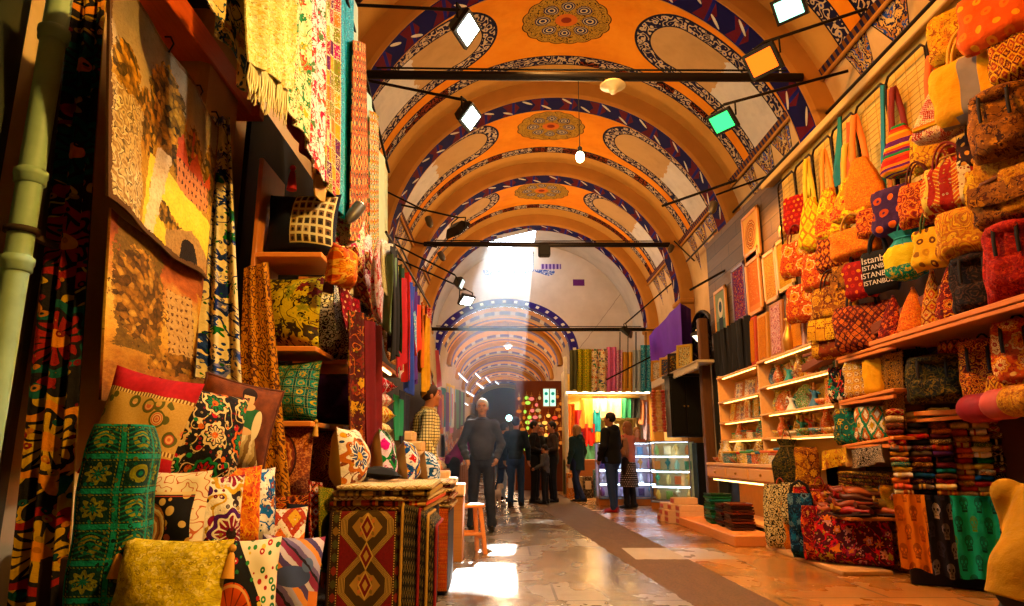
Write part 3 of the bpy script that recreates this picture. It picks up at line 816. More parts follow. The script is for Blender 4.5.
def drape_mb(bl, br, tr, tl, folds=3, amp=.02, nu=30, nv=26, seed=0, th=.008, gather=0.0, hem=.012, m=None):
    m = m or MB(); r = random.Random(seed); ph = [r.uniform(0, 6.28) for _ in range(6)]
    bl, br, tr, tl = map(Vector, (bl, br, tr, tl))
    n = (br-bl).cross(tl-bl).normalized()
    if n.dot(CP-bl) < 0: n = -n
    W = ((br-bl).length+(tr-tl).length)/2; H = ((tl-bl).length+(tr-br).length)/2
    def f(u, v, off):
        uu = u+.25*amp/max(W, .01)*math.sin(2*PI*folds*u+ph[1])
        p = (bl*(1-uu)+br*uu)*(1-v)+(tl*(1-uu)+tr*uu)*v
        a = amp*(math.sin(2*PI*folds*u+ph[0]+.7*math.sin(3*v+ph[2]))+.45*math.sin(2*PI*folds*1.9*u+ph[3]+v))*(1-gather*v)
        p = p+n*(a+off); p.z += hem*math.sin(2*PI*folds*u*.7+ph[4])*(1-v)
        return p
    flip = (br-bl).cross(tl-bl).dot(n) < 0
    uvf = lambda u, v: (u*W+ph[5], v*H)
    m.grid(lambda u, v: f(u, v, th/2), nu, nv, 0, True, uvf, flip)
    m.grid(lambda u, v: f(u, v, -th/2), nu, nv, 0, True, uvf, not flip)
    for (u0, u1, v0, v1) in ((0, 1, 0, 0), (1, 0, 1, 1), (0, 0, 1, 0), (1, 1, 0, 1)):
        m.grid(lambda a, b: f(u0+(u1-u0)*a, v0+(v1-v0)*a, th/2-th*b), 14, 1, 0, True, lambda a, b: (a*W+ph[5], 0))
    return m
def drape(name, label, cat, corners, mat, group=None, fringe=None, **kw):
    "corners bl br tr tl in world space; the object's origin sits at the lower left corner"
    c = [Vector(p) for p in corners]; o0 = c[0].copy()
    m = drape_mb(*c, **kw)
    m.v = [p-o0 for p in m.v]
    if fringe:
        root = thing(name, label, cat, o0, 0, group); m.build('cloth', mat, root)
        f = MB(); r = random.Random(len(label)); k = fringe[1]
        for i in range(k):
            u = (i+.5)/k; p = c[0]*(1-u)+c[1]*u-o0; L = fringe[2]*r.uniform(.75, 1.1)
            f.tube([p+Vector((0, 0, .01)), p+Vector((r.uniform(-.01, .01), r.uniform(-.012, .012), -L*.5)), p+Vector((r.uniform(-.015, .015), r.uniform(-.02, .02), -L))], [.004, .0055, .003], 5)
        f.build('fringe', fringe[0], root); return root
    o = m.build(name, mat); o.location = o0; tag(o, label, cat, group); return o

M_WOOD = wood('orange_pine', '#c2611b', '#e28a38', .45, 0)
M_WOODY = wood('orange_pine_long', '#c2611b', '#e08433', .45, 1)
M_BLACK = plain('black_cotton', '#0c0b0c', .9)
M_GOLD = plain('gold_thread', '#c8912c', .6, nscale=60)

# ------------------------------------------------------------------ bespoke printed designs (uv 0..1 over the piece)
def design(name, fn, rough=.85):
    k = ('design', name)
    if k in MATS: return MATS[k]
    t = NT(name); u, v = t.uv(); col = fn(t, u, v)
    w = t.noise(t.vec(u, v), 160, 1); b = t.noise(t.n('ShaderNodeTexCoord').outputs['Object'], 6, 2)
    col = t.mul(col, t.ramp(b, [(.8,)*3, (1,)*3], False))
    MATS[k] = t.bsdf(col, rough, 0, t.bump(w+b*2.0, .006, .5), .2); return MATS[k]
def ell(u, v, cx, cy, rx, ry): return xsqrt(((u-cx)*(1/rx))*((u-cx)*(1/rx))+((v-cy)*(1/ry))*((v-cy)*(1/ry)))
def landscape(t, u, v):
    P0 = t.vec(u, v); u = u+(t.noise(P0, 13, 4, .7)-.5)*.07; v = v+(t.noise(P0, 17, 4, .7)-.5)*.06; P = P0; n = t.noise(P, 9, 5, .65); n2 = t.noise(P, 30, 3, .7); n3 = t.noise(P, 4, 3)
    col = t.ramp(v*.8+n3*.35, ['#b08428', '#d8a63a', '#f0cc68', '#e0c070', '#c8ac78', '#8a7a60', '#5c4c38'], False)   # sky
    hill = v < .60+(n-.5)*.12-u*.1; col = t.mix(hill, col, t.ramp(n2, ['#6d5010', '#b8881d', '#e0b43a'], False))
    d, w, w2 = t.vor(P, 34, 1); leaf = t.ramp(w*.7+n2*.5-.1, ['#201804', '#5a4208', '#a8740f', '#e0a01c', '#f4cc50'], False); leaf = t.mul(leaf, t.ramp(d, [(1.2,)*3, (.35,)*3], False))
    for cx, cy, rx, ry in ((.46, .66, .17, .27), (.3, .52, .12, .16), (.72, .62, .12, .16), (.93, .62, .1, .2), (.58, .52, .1, .12), (.12, .62, .1, .12)):
        col = t.mix(ell(u, v, cx, cy, rx, ry)+(n2-.5)*.9+(n-.5)*.5 < .9, col, leaf if cx < .9 else t.mul(leaf, (.45, .5, .3)))
    house = AND(band(u, .56, .9), band(v, .36, .53)); col = t.mix(house, col, t.mix(n2, '#b8602c', '#ec9e58'))
    roof = AND(v > .52, v < .66-xabs(xfr(u*5.8+.1)-.5)*.26, band(u, .55, .92)); col = t.mix(roof, col, t.mix(n2, '#a83414', '#e0602c'))
    win = AND(house, xfr(u*26) < .34, xfr(v*20) < .46); col = t.mix(win, col, '#4a2410')
    chim = AND(band(u, .69, .715), band(v, .6, .74)); col = t.mix(chim, col, '#b84a24')
    fld = AND(v < .40-(u-.4)*.12, u > .3+(v-.2)*.2); col = t.mix(fld, col, t.ramp(n*.7+v*.7+n2*.2, ['#a8780f', '#dcb01c', '#f2d438', '#f8e468'], False))
    bush = AND(band(v-(.2-(u-.4)*.3)+(n2-.5)*.1, -.06, .05), u > .34); col = t.mix(bush, col, t.mul(leaf, (.8, .8, .5)))
    pth = band(u-.33-v*.3+(n-.5)*.1, -.05, .045); col = t.mix(AND(pth, v < .48), col, t.mix(n2, '#c8a468', '#f6e4b4'))
    rk = t.noise(P, 16, 2); rock = AND(u < .25+(n-.5)*.24, v < .52+(n2-.5)*.1); col = t.mix(rock, col, t.ramp(xfr(rk*4), ['#3a2610', '#d8b874', '#8d6830', '#f0d898'], False))
    brg = AND(v < .2-xabs(u-.74)*.4, v > .02, u > .5); col = t.mix(brg, col, t.mix(n2, '#7b5424', '#c89c54')); col = t.mix(ell(u, v, .74, .04, .075, .1) < 1, col, '#1c1004')
    n5 = t.noise(P, 60, 3, .75); col = t.mul(col, t.ramp(n5, [(.45, .38, .3), (1.0, 1.0, .98), (1.15, 1.12, 1.05)], False))
    bd = OR(u < .02, u > .98, v < .025, v > .98); return t.mix(bd, col, '#5b3a14')
def landscape2(t, u, v):
    P0 = t.vec(u, v); u = u+(t.noise(P0, 11, 4, .7)-.5)*.1; v = v+(t.noise(P0, 15, 4, .7)-.5)*.08; P = P0; n = t.noise(P, 7, 5, .65); n2 = t.noise(P, 26, 3, .7)
    col = t.ramp(v+(n-.5)*.5, ['#6a3c0c', '#b87818', '#e8b034', '#f0c858', '#c86a20', '#6a2810'], False)
    tr = AND(xabs(u-.2-(n-.5)*.2) < .16, v > .3); col = t.mix(tr, col, t.ramp(n2, ['#2d1f08', '#7a5a14', '#b58a28'], False))
    d, w, w2 = t.vor(P, 30, 1); leaf = t.mul(t.ramp(w*.7+n2*.5-.1, ['#2a1a04', '#7a500c', '#c88a18', '#f0be40'], False), t.ramp(d, [(1.2,)*3, (.4,)*3], False))
    for cx, cy, rx, ry in ((.2, .62, .2, .3), (.85, .6, .18, .26), (.5, .25, .3, .12), (.75, .3, .2, .16)): col = t.mix(ell(u, v, cx, cy, rx, ry)+(n2-.5)*.9+(n-.5)*.5 < .9, col, leaf)
    lt = AND(box2(u, v, .40, .58, .34, .76)); col = t.mix(lt, col, t.mix(n2, '#c08b3c', '#edc878')); col = t.mix(AND(lt, xfr(u*30) < .3, xfr(v*20) < .4), col, '#6b3c12')
    col = t.mix(AND(u > .62, v < .8-(u-.62)*.6+(n-.5)*.2), col, t.ramp(n2, ['#7a500c', '#e0981c', '#f4c440'], False))
    col = t.mix(v < .2+(n-.5)*.16, col, t.ramp(n2, ['#4a2a08', '#b06e1c', '#e8b044'], False))
    n5 = t.noise(P, 40, 4, .75); col = t.mul(col, t.ramp(n5, [(.28, .2, .14), (.8, .75, .7), (1.25, 1.2, 1.1)], False))
    return col
def beaded_square(t, u, v):
    col = '#0c0e1e'; n = t.noise(t.vec(u, v), 40, 2); col = t.mix(n, '#0a0b18', '#141a34')
    i = box2(u, v, .42, .97, .12, .94); a, b = (u-.42)*(6/.55), (v-.12)*(6/.82); w = t.wn(t.vec(xfl(a), xfl(b)))
    c2 = t.ramp(w, ['#5a3a1c', '#8f6a34', '#3c3320', '#76502a', '#a58a58']); e = OR(xabs(xfr(a)-.5) > .36, xabs(xfr(b)-.5) > .36)
    d = xsqrt((xfr(a)-.5)*(xfr(a)-.5)+(xfr(b)-.42)*(xfr(b)-.42)); c2 = t.mix(d < .2, c2, '#1c140c'); c2 = t.mix(e, c2, '#d8c88a')
    return t.mix(i, col, c2)
def rose_panel(t, u, v):
    P = t.vec(u, v); n = t.noise(P, 12, 2); i = box2(u, v, .12, .9, .0, .76)
    out = t.mix(band(xfr(t.noise(P, 6, 1)*6), .38, .58), '#e6d3a4', '#c05f2a')
    r = ell(u, v, .36, .36, .26, .28); sp = xfr(r*2.6+xatan2(v-.36, u-.36)*.32+n*.4)
    c = t.mix(r < 1, '#0d0a08', t.ramp(sp, ['#7d4a1c', '#d99a4a', '#f0cf8a', '#b06a2a']))
    d, w, _ = t.vor(t.vec(u, v), 7, .8); c = t.mix(AND(r > 1.05, d < .4, w > .35), c, t.ramp(w, ['#7a5a1c', '#c9963a', '#8a3a1c', '#d8b060']))
    e = AND(i, OR(u < .15, v > .725)); c = t.mix(e, c, '#e6c88a')
    e2 = AND(i, OR(band(u, .16, .18), band(v, .70, .712))); c = t.mix(e2, c, '#b0401c')
    return t.mix(i, out, c)
def red_floral_band(t, u, v):
    P = t.vec(u, v); red = t.mix(t.noise(P, 20, 3), '#8a0612', '#d01822'); j = t.noise(P, 5, 2)*.05
    g = t.mix(t.noise(P, 60, 2), '#b58428', '#dcb35a'); d, w, w2 = t.vor(P, 6.5, .8)
    g = t.mix(AND(d < .42, w > .4, band(v, .34, .7)), g, t.ramp(xfr(d*4+w), ['#d86a3a', '#e8a860', '#b8442a', '#eac078']))
    g = t.mix(AND(band(d, .42, .55), w2 > .55), g, '#5c5a1c')
    edge = OR(band(v, .27, .31), band(v, .77, .81)); g = t.mix(edge, g, t.mix(xfr(u*30) < .5, '#7a4a10', '#e8c878'))
    return t.mix(band(v+j, .27, .83), red, g)
def portrait(t, u, v):
    P = t.vec(u, v); n = t.noise(P, 9, 3); col = t.ramp(n+v*.3, ['#2a0f08', '#5a2810', '#8a4418'], False)
    sk = '#e2b47a'
    skirt = AND(xabs(u-.55-(.3-v)*.15) < .34-v*.42, v < .46); col = t.mix(skirt, col, t.ramp(xfr(u*7+n), ['#8a6a3a', '#e8d7a8', '#c8ae74']))
    bod = AND(xabs(u-.55) < .12+(v-.4)*.16, band(v, .4, .68)); col = t.mix(bod, col, t.mix(n, '#1c4a2c', '#2f7a48'))
    arm = OR(ell(u, v, .38, .52, .06, .16) < 1, ell(u, v, .72, .5, .06, .17) < 1); col = t.mix(arm, col, '#e6d4a4')
    col = t.mix(ell(u, v, .55, .70, .1, .05) < 1, col, sk); col = t.mix(ell(u, v, .55, .8, .075, .1) < 1, col, sk)
    col = t.mix(AND(ell(u, v, .55, .85, .1, .1) < 1, OR(v > .84, xabs(u-.55) > .07)), col, '#24120a')
    col = t.mix(ell(u, v, .52, .40, .16, .05) < 1, col, sk); return col
def medallion(t, u, v):
    P = t.vec(u, v); r = ell(u, v, .5, .52, .36, .36); a = xatan2(v-.52, u-.5)
    bg = fabric_noise(t, P, ['#7a3410', '#a8541c', '#c87a30', '#8a3a14'])
    k = xfr(r*4.2+xabs(xsin(a*9))*.25); c = t.ramp(k, ['#6d2410', '#b8541c', '#d68a3c', '#8a3412']); col = t.mix(r < 1, bg, c)
    return t.mix(band(r, .96, 1.03), col, '#3a1408')
def fabric_noise(t, P, cols):
    d, w, _ = t.vor(P, 24, .9); return t.ramp(xfr(d*1.7+w), cols)
def orange_fruit(t, u, v):
    P = t.vec(u, v); c = fabric('suzani', ['#f0e6c8', '#1f7a3c', '#b81c20', '#1c1c18']) and None
    bg = t.mix(u+v*.6 < 1.0, '#efe2c2', '#121210'); d, w, _ = t.vor(P, 11, .6)
    bg = t.mix(d < .4, bg, t.ramp(w, ['#2c8a3c', '#b01c1c', '#e0c040', '#1c6a3a'])); bg = t.mix(d < .16, bg, '#f0e6c8')
    r = ell(u, v, .36, .2, .32, .36); a = xatan2(v-.2, (u-.36)*1.1)
    bg = t.mix(r < 1.25, bg, '#14120e'); o = t.mix(band(xfr(a*2.1), 0, .16), '#ee5a10', '#8a2406'); bg = t.mix(r < 1, bg, o); bg = t.mix(band(r, .86, .95), bg, '#f6b060')
    return bg
def bird(t, u, v):
    P = t.vec(u, v); n = t.noise(P, 6, 3); k = u*.8+v+.1*n
    c = t.ramp(xfr(k*1.6), ['#6a5a90', '#a9a0c4', '#d88a3a', '#4a3a70', '#c8bcd0', '#8a2a50'])
    c = t.mix(ell(u, v, .45, .55, .3, .12) < 1, c, '#3c4a7a'); c = t.mix(ell(u, v, .68, .68, .1, .08) < 1, c, '#566aa0')
    c = t.mix(AND(u > .75, v < .4), c, '#d87a28'); return t.mix(band(xfr(k*1.6), 0, .06), c, '#241c30')
def hourglass_rug(t, u, v):
    P = t.vec(u, v); n = t.noise(P, 40, 2)
    x = xabs(u-.5)*2; y = v
    col = t.mix(n, '#5c0a12', '#86121a')
    zz = xabs(xfr((y-.38)*2.04)-.5)*2             # 0 at waist, 1 at the wide part
    edge = .1+.56*xmin(zz*1.2, .9)
    d = (edge-x); inside = d > 0
    lines = AND(band(d, -.13, .06), xfr(d*26) < .55); col = t.mix(inside, col, '#4a3410')
    col = t.mix(band(d, -.13, .06), col, '#3a2608'); col = t.mix(lines, col, '#c49a4a')
    for cy, big in ((.87, 1), (.625, 0), (.38, 1)):
        dy = xabs(y-cy); s1 = x*.62+dy*1.0
        if big:
            sq = AND(x < .2, dy < .07); tri = OR(AND(dy < .085, x < .42-dy*2.4), AND(x < .2, dy < .13-x*.3))
            col = t.mix(AND(tri, inside), col, '#b5873a'); col = t.mix(sq, col, t.mix(xfr(xatan2(y-cy, u-.5)*1.2732) < .5, '#d07a3a', '#8a6a2a'))
        col = t.mix(s1 < .12, col, '#7a141a'); col = t.mix(band(s1, .10, .125), col, '#d8b050'); col = t.mix(s1 < .05, col, '#c8a040')
    bd = x > .74; gx = xfr(v*9)-.5; col = t.mix(bd, col, '#33200c'); col = t.mix(AND(band(x, .78, .93), xabs(gx)+xabs(x-.855)*3 < .38), col, t.ramp(t.wn(t.vec(xfl(v*9), 0.0)), ['#8a2a1c', '#4a4a24', '#8a6428']))
    for e in (.75, .95): col = t.mix(band(x, e, e+.025), col, t.mix(xfr(v*46) < .5, '#d8b45a', '#2a1a08'))
    low = v < .15; col = t.mix(low, col, t.mix(xfr(u*16) < .5, '#6a3a18', '#2a1408')); return col

# ================================================================== left stall
# drainpipe
p = on_y(27, 200, 2.75)
root = thing('drainpipe', 'pale green vertical drainpipe at the left edge', 'pipe', (p.x, p.y, 0))
mp = plain('chalky_green_paint', '#9fc09a', .5, var=.25, nscale=9)
m = MB(); m.lathe([(.05, 0), (.05, 4.4)], 18); m.build('pipe', mp, root)
for z in (on_y(5, 265, 2.75).z, on_y(16, 178, 2.75).z, on_y(40, 36, 2.75).z):
    m = MB(); m.lathe([(.05, -.03), (.06, -.025), (.06, .0), (.064, .005), (.064, .03), (.052, .04)], 18, 0, (0, 0, z)); m.build('collar', mp, root)
m = MB(); z = on_y(5, 232, 2.75).z; m.lathe([(.05, -.008), (.067, -.006), (.067, .016), (.05, .018)], 18, 0, (0, 0, z)); m.box((0, .12, z+.005), (.03, .2, .024)); m.build('bracket', plain('rusty_iron', '#3a2a18', .7), root)
# dark post beside it
p = on_y(56, 100, 3.05)
m = MB(); m.box((0, 0, 1.9), (.05, .07, 3.8), .008); o = place(m.build('wooden_post', wood('dark_post', '#2a2010', '#4a3a1c', .7, 2)), (p.x-.02, 3.1, 0)); tag(o, 'thin dark wooden post between the drainpipe and embroidered hanging', 'post')

M_SUZ = fabric('suzani', ['#120c0a', '#0c4a44', '#8a1c14', '#b08a34', '#c87a24'], 2.1, seed=1.0)
drape('embroidered_hanging', 'black wall hanging embroidered with teal and gold flowers', 'textile', [on_y(6, 640, 3.0), on_y(62, 640, 3.0), on_y(109, -40, 3.05), on_y(76, -40, 2.95)], M_SUZ, folds=2.4, amp=.016, nu=36, nv=60, seed=3)
TP, TN = Vector((-1.72, 3.1, 0)), (1.75, .18, 0)
def tq(*pts, off=0.0): return [on_plane(x, y, TP+Vector((off, 0, 0)), TN) for x, y in pts]
def tapestry(label, pts, mat, off=0.0, hooks=()):
    c = tq(*pts, off=off); o0 = c[0].copy(); m = MB(); c = [Vector(q)-o0 for q in c]
    def f(u, v, d): 
        q = (c[0]*(1-u)+c[1]*u)*(1-v)+(c[3]*(1-u)+c[2]*u)*v
        return q+Vector((d+.012*math.sin(9*u+2*v)+.008*math.sin(17*u-3*v), 0, -.03*math.sin(PI*u)*(1-v)*.8))
    m.grid(lambda u, v: f(u, v, .006), 28, 20, 0, True, lambda u, v: (u, v)); m.grid(lambda u, v: f(u, v, -.006), 28, 20, 0, True, lambda u, v: (u, v), True)
    for (a, b) in (((0, 0), (1, 0)), ((1, 0), (1, 1)), ((1, 1), (0, 1)), ((0, 1), (0, 0))):
        m.grid(lambda u, v: f(a[0]+(b[0]-a[0])*u, a[1]+(b[1]-a[1])*u, .006-.012*v), 20, 1, 0, True, lambda u, v: (.001, u))
    root = thing('tapestry', label, 'tapestry', o0); m.build('cloth', mat, root)
    for u in hooks:
        q = c[3]*(1-u)+c[2]*u; h = MB(); h.tube([q+Vector((0, 0, -.02)), q+Vector((.02, 0, .03)), q+Vector((.0, 0, .07)), q+Vector((-.03, 0, .07))], .005, 6); h.build('hook', M_BLACK, root)
tapestry('upper woven tapestry showing a golden country house and trees', [(107, 196), (206, 279), (219, 128), (107, -50)], design('woven_landscape', landscape), hooks=(.45, .75, .95))
tapestry('lower golden tapestry hanging beneath the country house tapestry', [(100, 400), (236, 400), (224, 292), (108, 208)], design('woven_castle', landscape2), -.05)
# red-orange fascia beam
a = on_y(256, 121, 4.9)
m = MB(); m.box((0, -1.7, .085), (.27, 3.4, .17), .006); m.box((.03, -.05, .04), (.33, .1, .09), .004)
o = place(m.build('fascia_beam', wood('red_orange_board', '#a83408', '#d65a18', .5, 1)), (a.x-.135, 4.9, a.z)); tag(o, 'red-orange wooden beam running above the tapestries', 'beam')
m = MB(); m.box((.1, -1.6, 0), (.66, 3.9, .05)); o = place(m.build('awning_board', plain('dark_board', '#1a0f08', .8)), (a.x-.1, 4.9, a.z+.42)); tag(o, 'dark board above the red-orange beam', 'board')
# backing boards of the open shelving, interior shadow put into their near-black colour
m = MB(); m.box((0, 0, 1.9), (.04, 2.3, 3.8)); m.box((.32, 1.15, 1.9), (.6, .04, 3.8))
o = place(m.build('back_panel', plain('shadow_interior', '#120a06', .9)), (-2.0, 6.1, 0)); tag(o, 'shadow black panelling behind the cushion shelves', 'panel')

drape('scarf', 'long cream scarf with blue flowers hung under the beam', 'scarf', [on_y(196, 378, 4.1), on_y(243, 398, 4.15), on_y(230, 118, 4.2), on_y(212, 118, 4.2)], fabric('floral', ['#efe0b4', '#23306a', '#4a5a9a', '#2e6a34', '#8a8ab8'], 1.5, seed=2.0), folds=2, amp=.02, seed=8, nv=34)
drape('runner', 'brown and gold paisley runner hanging to a point', 'textile', [on_y(236, 446, 4.42), on_y(291, 503, 4.42), on_y(268, 262, 4.5), on_y(244, 268, 4.5)], fabric('crochet', ['#d08420', '#5a2c08', '#f4c04c'], .95, seed=4.0), folds=2, amp=.008, seed=5)

# --- shelf column with cushions
SHZ = [(on_y(316, 252, 4.6).z, 'top'), (on_y(322, 346, 4.6).z, 'second'), (on_y(322, 421, 4.6).z, 'third'), (on_y(320, 503, 4.6).z, 'bottom')]
root = thing('cushion_rack', 'orange wooden shelf rack holding cushions at the left stall', 'shelf', (-1.5, 4.85, 0))
for z, nm in SHZ:
    m = MB(); m.box((0, 0, z-.018), (.46, .5, .036), .004); m.build('shelf', M_WOOD, root)
m = MB(); m.box((-.245, 0, 1.55), (.03, .5, 3.1), .004); m.build('side_board', wood('side_pine', '#a8581c', '#c87a34', .5, 2), root)
SZ = [z for z, n in SHZ]
def on_shelf(i, x, y): return Vector((x, y, SZ[i]+.002))
pillow('navy cushion with a square of beaded tiles on the top shelf', 0, 0, 0, .54, .50, .17, design('beaded_tiles', beaded_square), -.05, .1, norm=True, pos=on_shelf(0, -1.47, 4.74), group='cushions on the orange shelves')
pillow('olive gold cushion with dark flowers under the top shelf', 0, 0, 0, .50, .53, .2, fabric('floral', ['#c8b048', '#3a2c14', '#6a1c18', '#8a8a34', '#2a2010'], 1.2, seed=6.0), -.12, .06, pos=on_shelf(1, -1.53, 4.75), group='cushions on the orange shelves')
pillow('teal brocade cushion with gold squares on the third shelf', 0, 0, 0, .48, .42, .2, fabric('panels', ['#0c6a5c', '#c8a83c', '#1c9a84', '#0a3a30'], .62, seed=2.0), -.15, .06, pos=on_shelf(2, -1.5, 4.75), group='cushions on the orange shelves', tassel=(M_GOLD, [(1, -1)]))
pillow('rust brown cushion with a round medallion on the bottom shelf', 0, 0, 0, .48, .52, .18, design('rust_medallion', medallion), -.12, .08, norm=True, pos=on_shelf(3, -1.52, 4.75), group='cushions on the orange shelves', tassel=(plain('orange_thread', '#d8741c', .7), [(1, 1), (1, -1)]))
# second bank further in, cushions seen edge-on from the aisle
root = thing('cushion_rack', 'second wooden rack of tasselled cushions behind the first rack', 'shelf', (-1.42, 5.6, 0))
for z in SZ: m = MB(); m.box((0, 0, z-.018), (.42, .66, .036), .004); m.build('shelf', M_WOOD, root)
bank = [(0, 'cream cushion with red flowers beside the navy cushion', ['#efe2c0', '#b03434', '#3a7a3a', '#c86a8a'], 'floral'), (0, 'pink and white patterned cushion beside the navy cushion', ['#f0d8d0', '#d8345a', '#e88aa0', '#8a1c3a'], 'floral'),
        (1, 'cream cushion with black vine print beside the olive cushion', ['#efe6c8', '#1c1814', '#3a2c20', '#8a3a24'], 'crochet'), (1, 'white cushion with blue and rust motifs on the second rack', ['#efe8d0', '#3a4a8a', '#a84a1c', '#5a5a2a'], 'suzani'),
        (2, 'dark purple velvet cushion beside the teal cushion', ['#2a0f30', '#4a1c4a'], 'plain'), (2, 'pale gold satin cushion with tassels on the second rack', ['#d8b45a', '#e8cc84'], 'plain'),
        (3, 'rust brocade cushion with orange tassels on the second rack', ['#8a3a14', '#c8742c', '#5a1c0c', '#d89a4a'], 'paisley'), (3, 'olive green cushion with tassels on the second rack', ['#5a6a24', '#8a8a34', '#c8a83c'], 'damask')]
for i, (sh, lab, cols, kd) in enumerate(bank):
    y = 5.36+.32*(i % 2)
    pillow(lab, 0, 0, 0, .46, (.56, .56, .41, .50)[sh] if sh != 2 else .41, .18, fabric(kd, cols, .8, seed=3.0+i), .75+.15*(i % 2), .08, pos=on_shelf(sh, -1.32+.02*(i % 2), y), group='cushions on the second rack', tassel=((M_GOLD if i % 2 else plain('orange_thread', '#d8741c', .7)), [(1, -1), (-1, -1)]) if sh >= 2 else None)

# --- heap of cushions at the front of the stall, on a stepped bench
root = thing('display_bench', 'stepped wooden bench under the heap of cushions', 'bench', (-1.45, 3.45, 0))
m = MB(); m.box((-.1, .35, .3), (.75, 1.6, .6), .01); m.build('lower_step', plain('bench_cloth', '#2a1408', .9), root)
m = MB(); m.box((-.3, .55, .75), (.4, 1.3, .3), .01); m.build('upper_step', plain('bench_cloth', '#2a1408', .9), root)
def P(label, px, py, d, w, h, t, mat, **k): return pillow(label, px, py, d, w, h, t, mat, **k)
P('gold floral cushion with wide red bands on top of the heap', 124, 482, 3.0, .37, .47, .2, design('red_floral_band', red_floral_band), norm=True, rz=.25, lean=.05, roll=.2)
P('black cushion with red and green flowers beside the red banded cushion', 186, 490, 3.15, .44, .47, .18, fabric('suzani', ['#140f10', '#b81c24', '#1c7a44', '#e0c89a', '#d86a24'], .8, seed=5.0), rz=.8, lean=.14, roll=.16)
P('brown cushion printed with a lady in a pale skirt', 222, 470, 3.55, .40, .46, .17, design('lady_print', portrait), norm=True, rz=.55, lean=.1, roll=.2, piping=plain('brown_cord', '#5a2a10', .8))
P('black cushion with a golden rose framed in cream', 163, 562, 2.92, .30, .36, .15, design('rose_panel', rose_panel), norm=True, rz=.05, lean=.1)
P('white cushion with purple tulips beside the rose cushion', 203, 558, 3.05, .30, .34, .14, fabric('suzani', ['#f0e4cc', '#4a1c5a', '#8a1c34', '#c8a04a', '#2a1a14'], 1.3, seed=9.0), rz=.55, lean=.1)
P('bright orange cushion with a red tulip outline', 226, 552, 3.25, .30, .38, .14, fabric('damask', ['#e0741c', '#c8401c', '#f0b060'], 1.3, seed=2.0), rz=.7, lean=.1)
P('white cushion with blue and brown sprigs beside the orange cushion', 246, 548, 3.5, .30, .38, .13, fabric('floral', ['#efe8d8', '#3a6aa8', '#8a3a1c', '#2a4a7a', '#b06a34'], 1.0, seed=12.0), rz=.85, lean=.1)
P('pale gold brocade cushion with tassels at the bottom front', 160, 638, 2.5, .38, .32, .17, fabric('damask', ['#cdb95e', '#dcca7c', '#b09a3e'], .9, seed=1.0), rz=.06, lean=.2, roll=.03, tassel=(plain('tassel_thread', '#d89a34', .7), [(-1, .75), (1.0, .8)]))
P('green suzani cushion with a big orange round fruit', 238, 640, 2.75, .26, .36, .15, design('orange_fruit', orange_fruit), norm=True, rz=.3, lean=.15)
P('lavender and orange striped cushion with a blue bird', 283, 632, 3.05, .27, .38, .14, design('bird_print', bird), norm=True, rz=.5, lean=.18, roll=.1)
P('red dotted cushion edge between the fruit and bird cushions', 258, 632, 3.0, .22, .30, .12, fabric('dots', ['#a80f1c', '#e8d0b0', '#c83a3a'], .8, seed=3.0), rz=.9, lean=.12)
P('black velvet cushion with a dark tassel below the bottom shelf', 312, 572, 4.1, .36, .38, .16, M_BLACK, rz=-.15, lean=.1, roll=-.05, tassel=(M_BLACK, [(1, -1)]))
P('rust cushion with dark loops behind the black velvet cushion', 275, 545, 4.4, .40, .30, .15, fabric('paisley', ['#5a1c10', '#b84a1c', '#d88a3a', '#2a0c08'], .6, seed=8.0), lean=.1)
P('orange and white striped cushion above the bird cushion', 270, 575, 3.7, .34, .34, .14, fabric('ikat', ['#d86a24', '#efdcc0', '#a83a1c', '#c8a05a'], .8, seed=2.0), rz=.3, lean=.3)
P('crimson cushion with gold sprigs beside the black velvet cushion', 331, 568, 4.4, .34, .46, .14, fabric('floral', ['#8a0f1c', '#d8b45a', '#e86a4a', '#4a0810'], .8, seed=9.0), rz=1.0, lean=.08, tassel=(plain('orange_thread', '#d8741c', .7), [(1, -1)]))
# green brocade bolster standing on end
p = on_y(100, 640, 2.62)
root = thing('bolster', 'tall green brocade bolster with gold suns standing on end', 'cushion', p, .15, 'cushions heaped at the left stall')
m = MB(); w, h, dpt = .225, .745, .22; rings = []
for k in range(25):
    z = h*k/24; e = min(1, .78+.22*math.sin(min(1, min(k, 24-k)/4)*PI/2)); rr = []
    for j in range(32):
        a = 2*PI*j/32; cx, cy = math.cos(a), math.sin(a); q = 1/((abs(cx)**5+abs(cy)**5)**.2)
        rr.append((cx*q*w/2*e+.004*math.sin(z*22), cy*q*dpt/2*e, z))
    rings.append(rr)
m.loft(rings); m.build('cover', fabric('panels', ['#04302a', '#7a7a2c', '#0c6a54', '#0a8a74'], 1.15, seed=1.0), root)
M_BEN = M_BLACK

# ------------------------------------------------------------------ fabrics hung in a row above the shelves (plane x = -1.25)
XF = -1.25
def hung(name, label, xs, yt, yb, mat, x=XF, group='fabrics hung above the cushion shelves', cat='fabric', **k):
    (x0, x1), (t0, t1), (b0, b1) = xs, yt, yb
    xs2 = k.pop('xb', xs)
    c = [on_x(xs2[0], b0, x), on_x(xs2[1], b1, x), on_x(x1, t1, x), on_x(x0, t0, x)]
    return drape(name, label, cat, c, mat, group, **k)
hung('hung_fabric', 'cream and blue leaf print cloth nearest in the hung row', (204, 250), (-70, -60), (-5, 92), fabric('floral', ['#e8d49a', '#2a4a6a', '#c8963a', '#4a6a5a'], 1.1, seed=14.0), x=-1.35, folds=2, amp=.03, xb=(204, 249))
hung('hung_fabric', 'pale yellow fringed shawl in the hung row', (250, 288), (-70, -60), (62, 92), fabric('damask', ['#e6d896', '#efe6b4', '#d0bc6c'], .8, seed=15.0), folds=2.5, amp=.035, fringe=(plain('shawl_fringe', '#e0cf88', .8), 46, .19), x=-1.2)
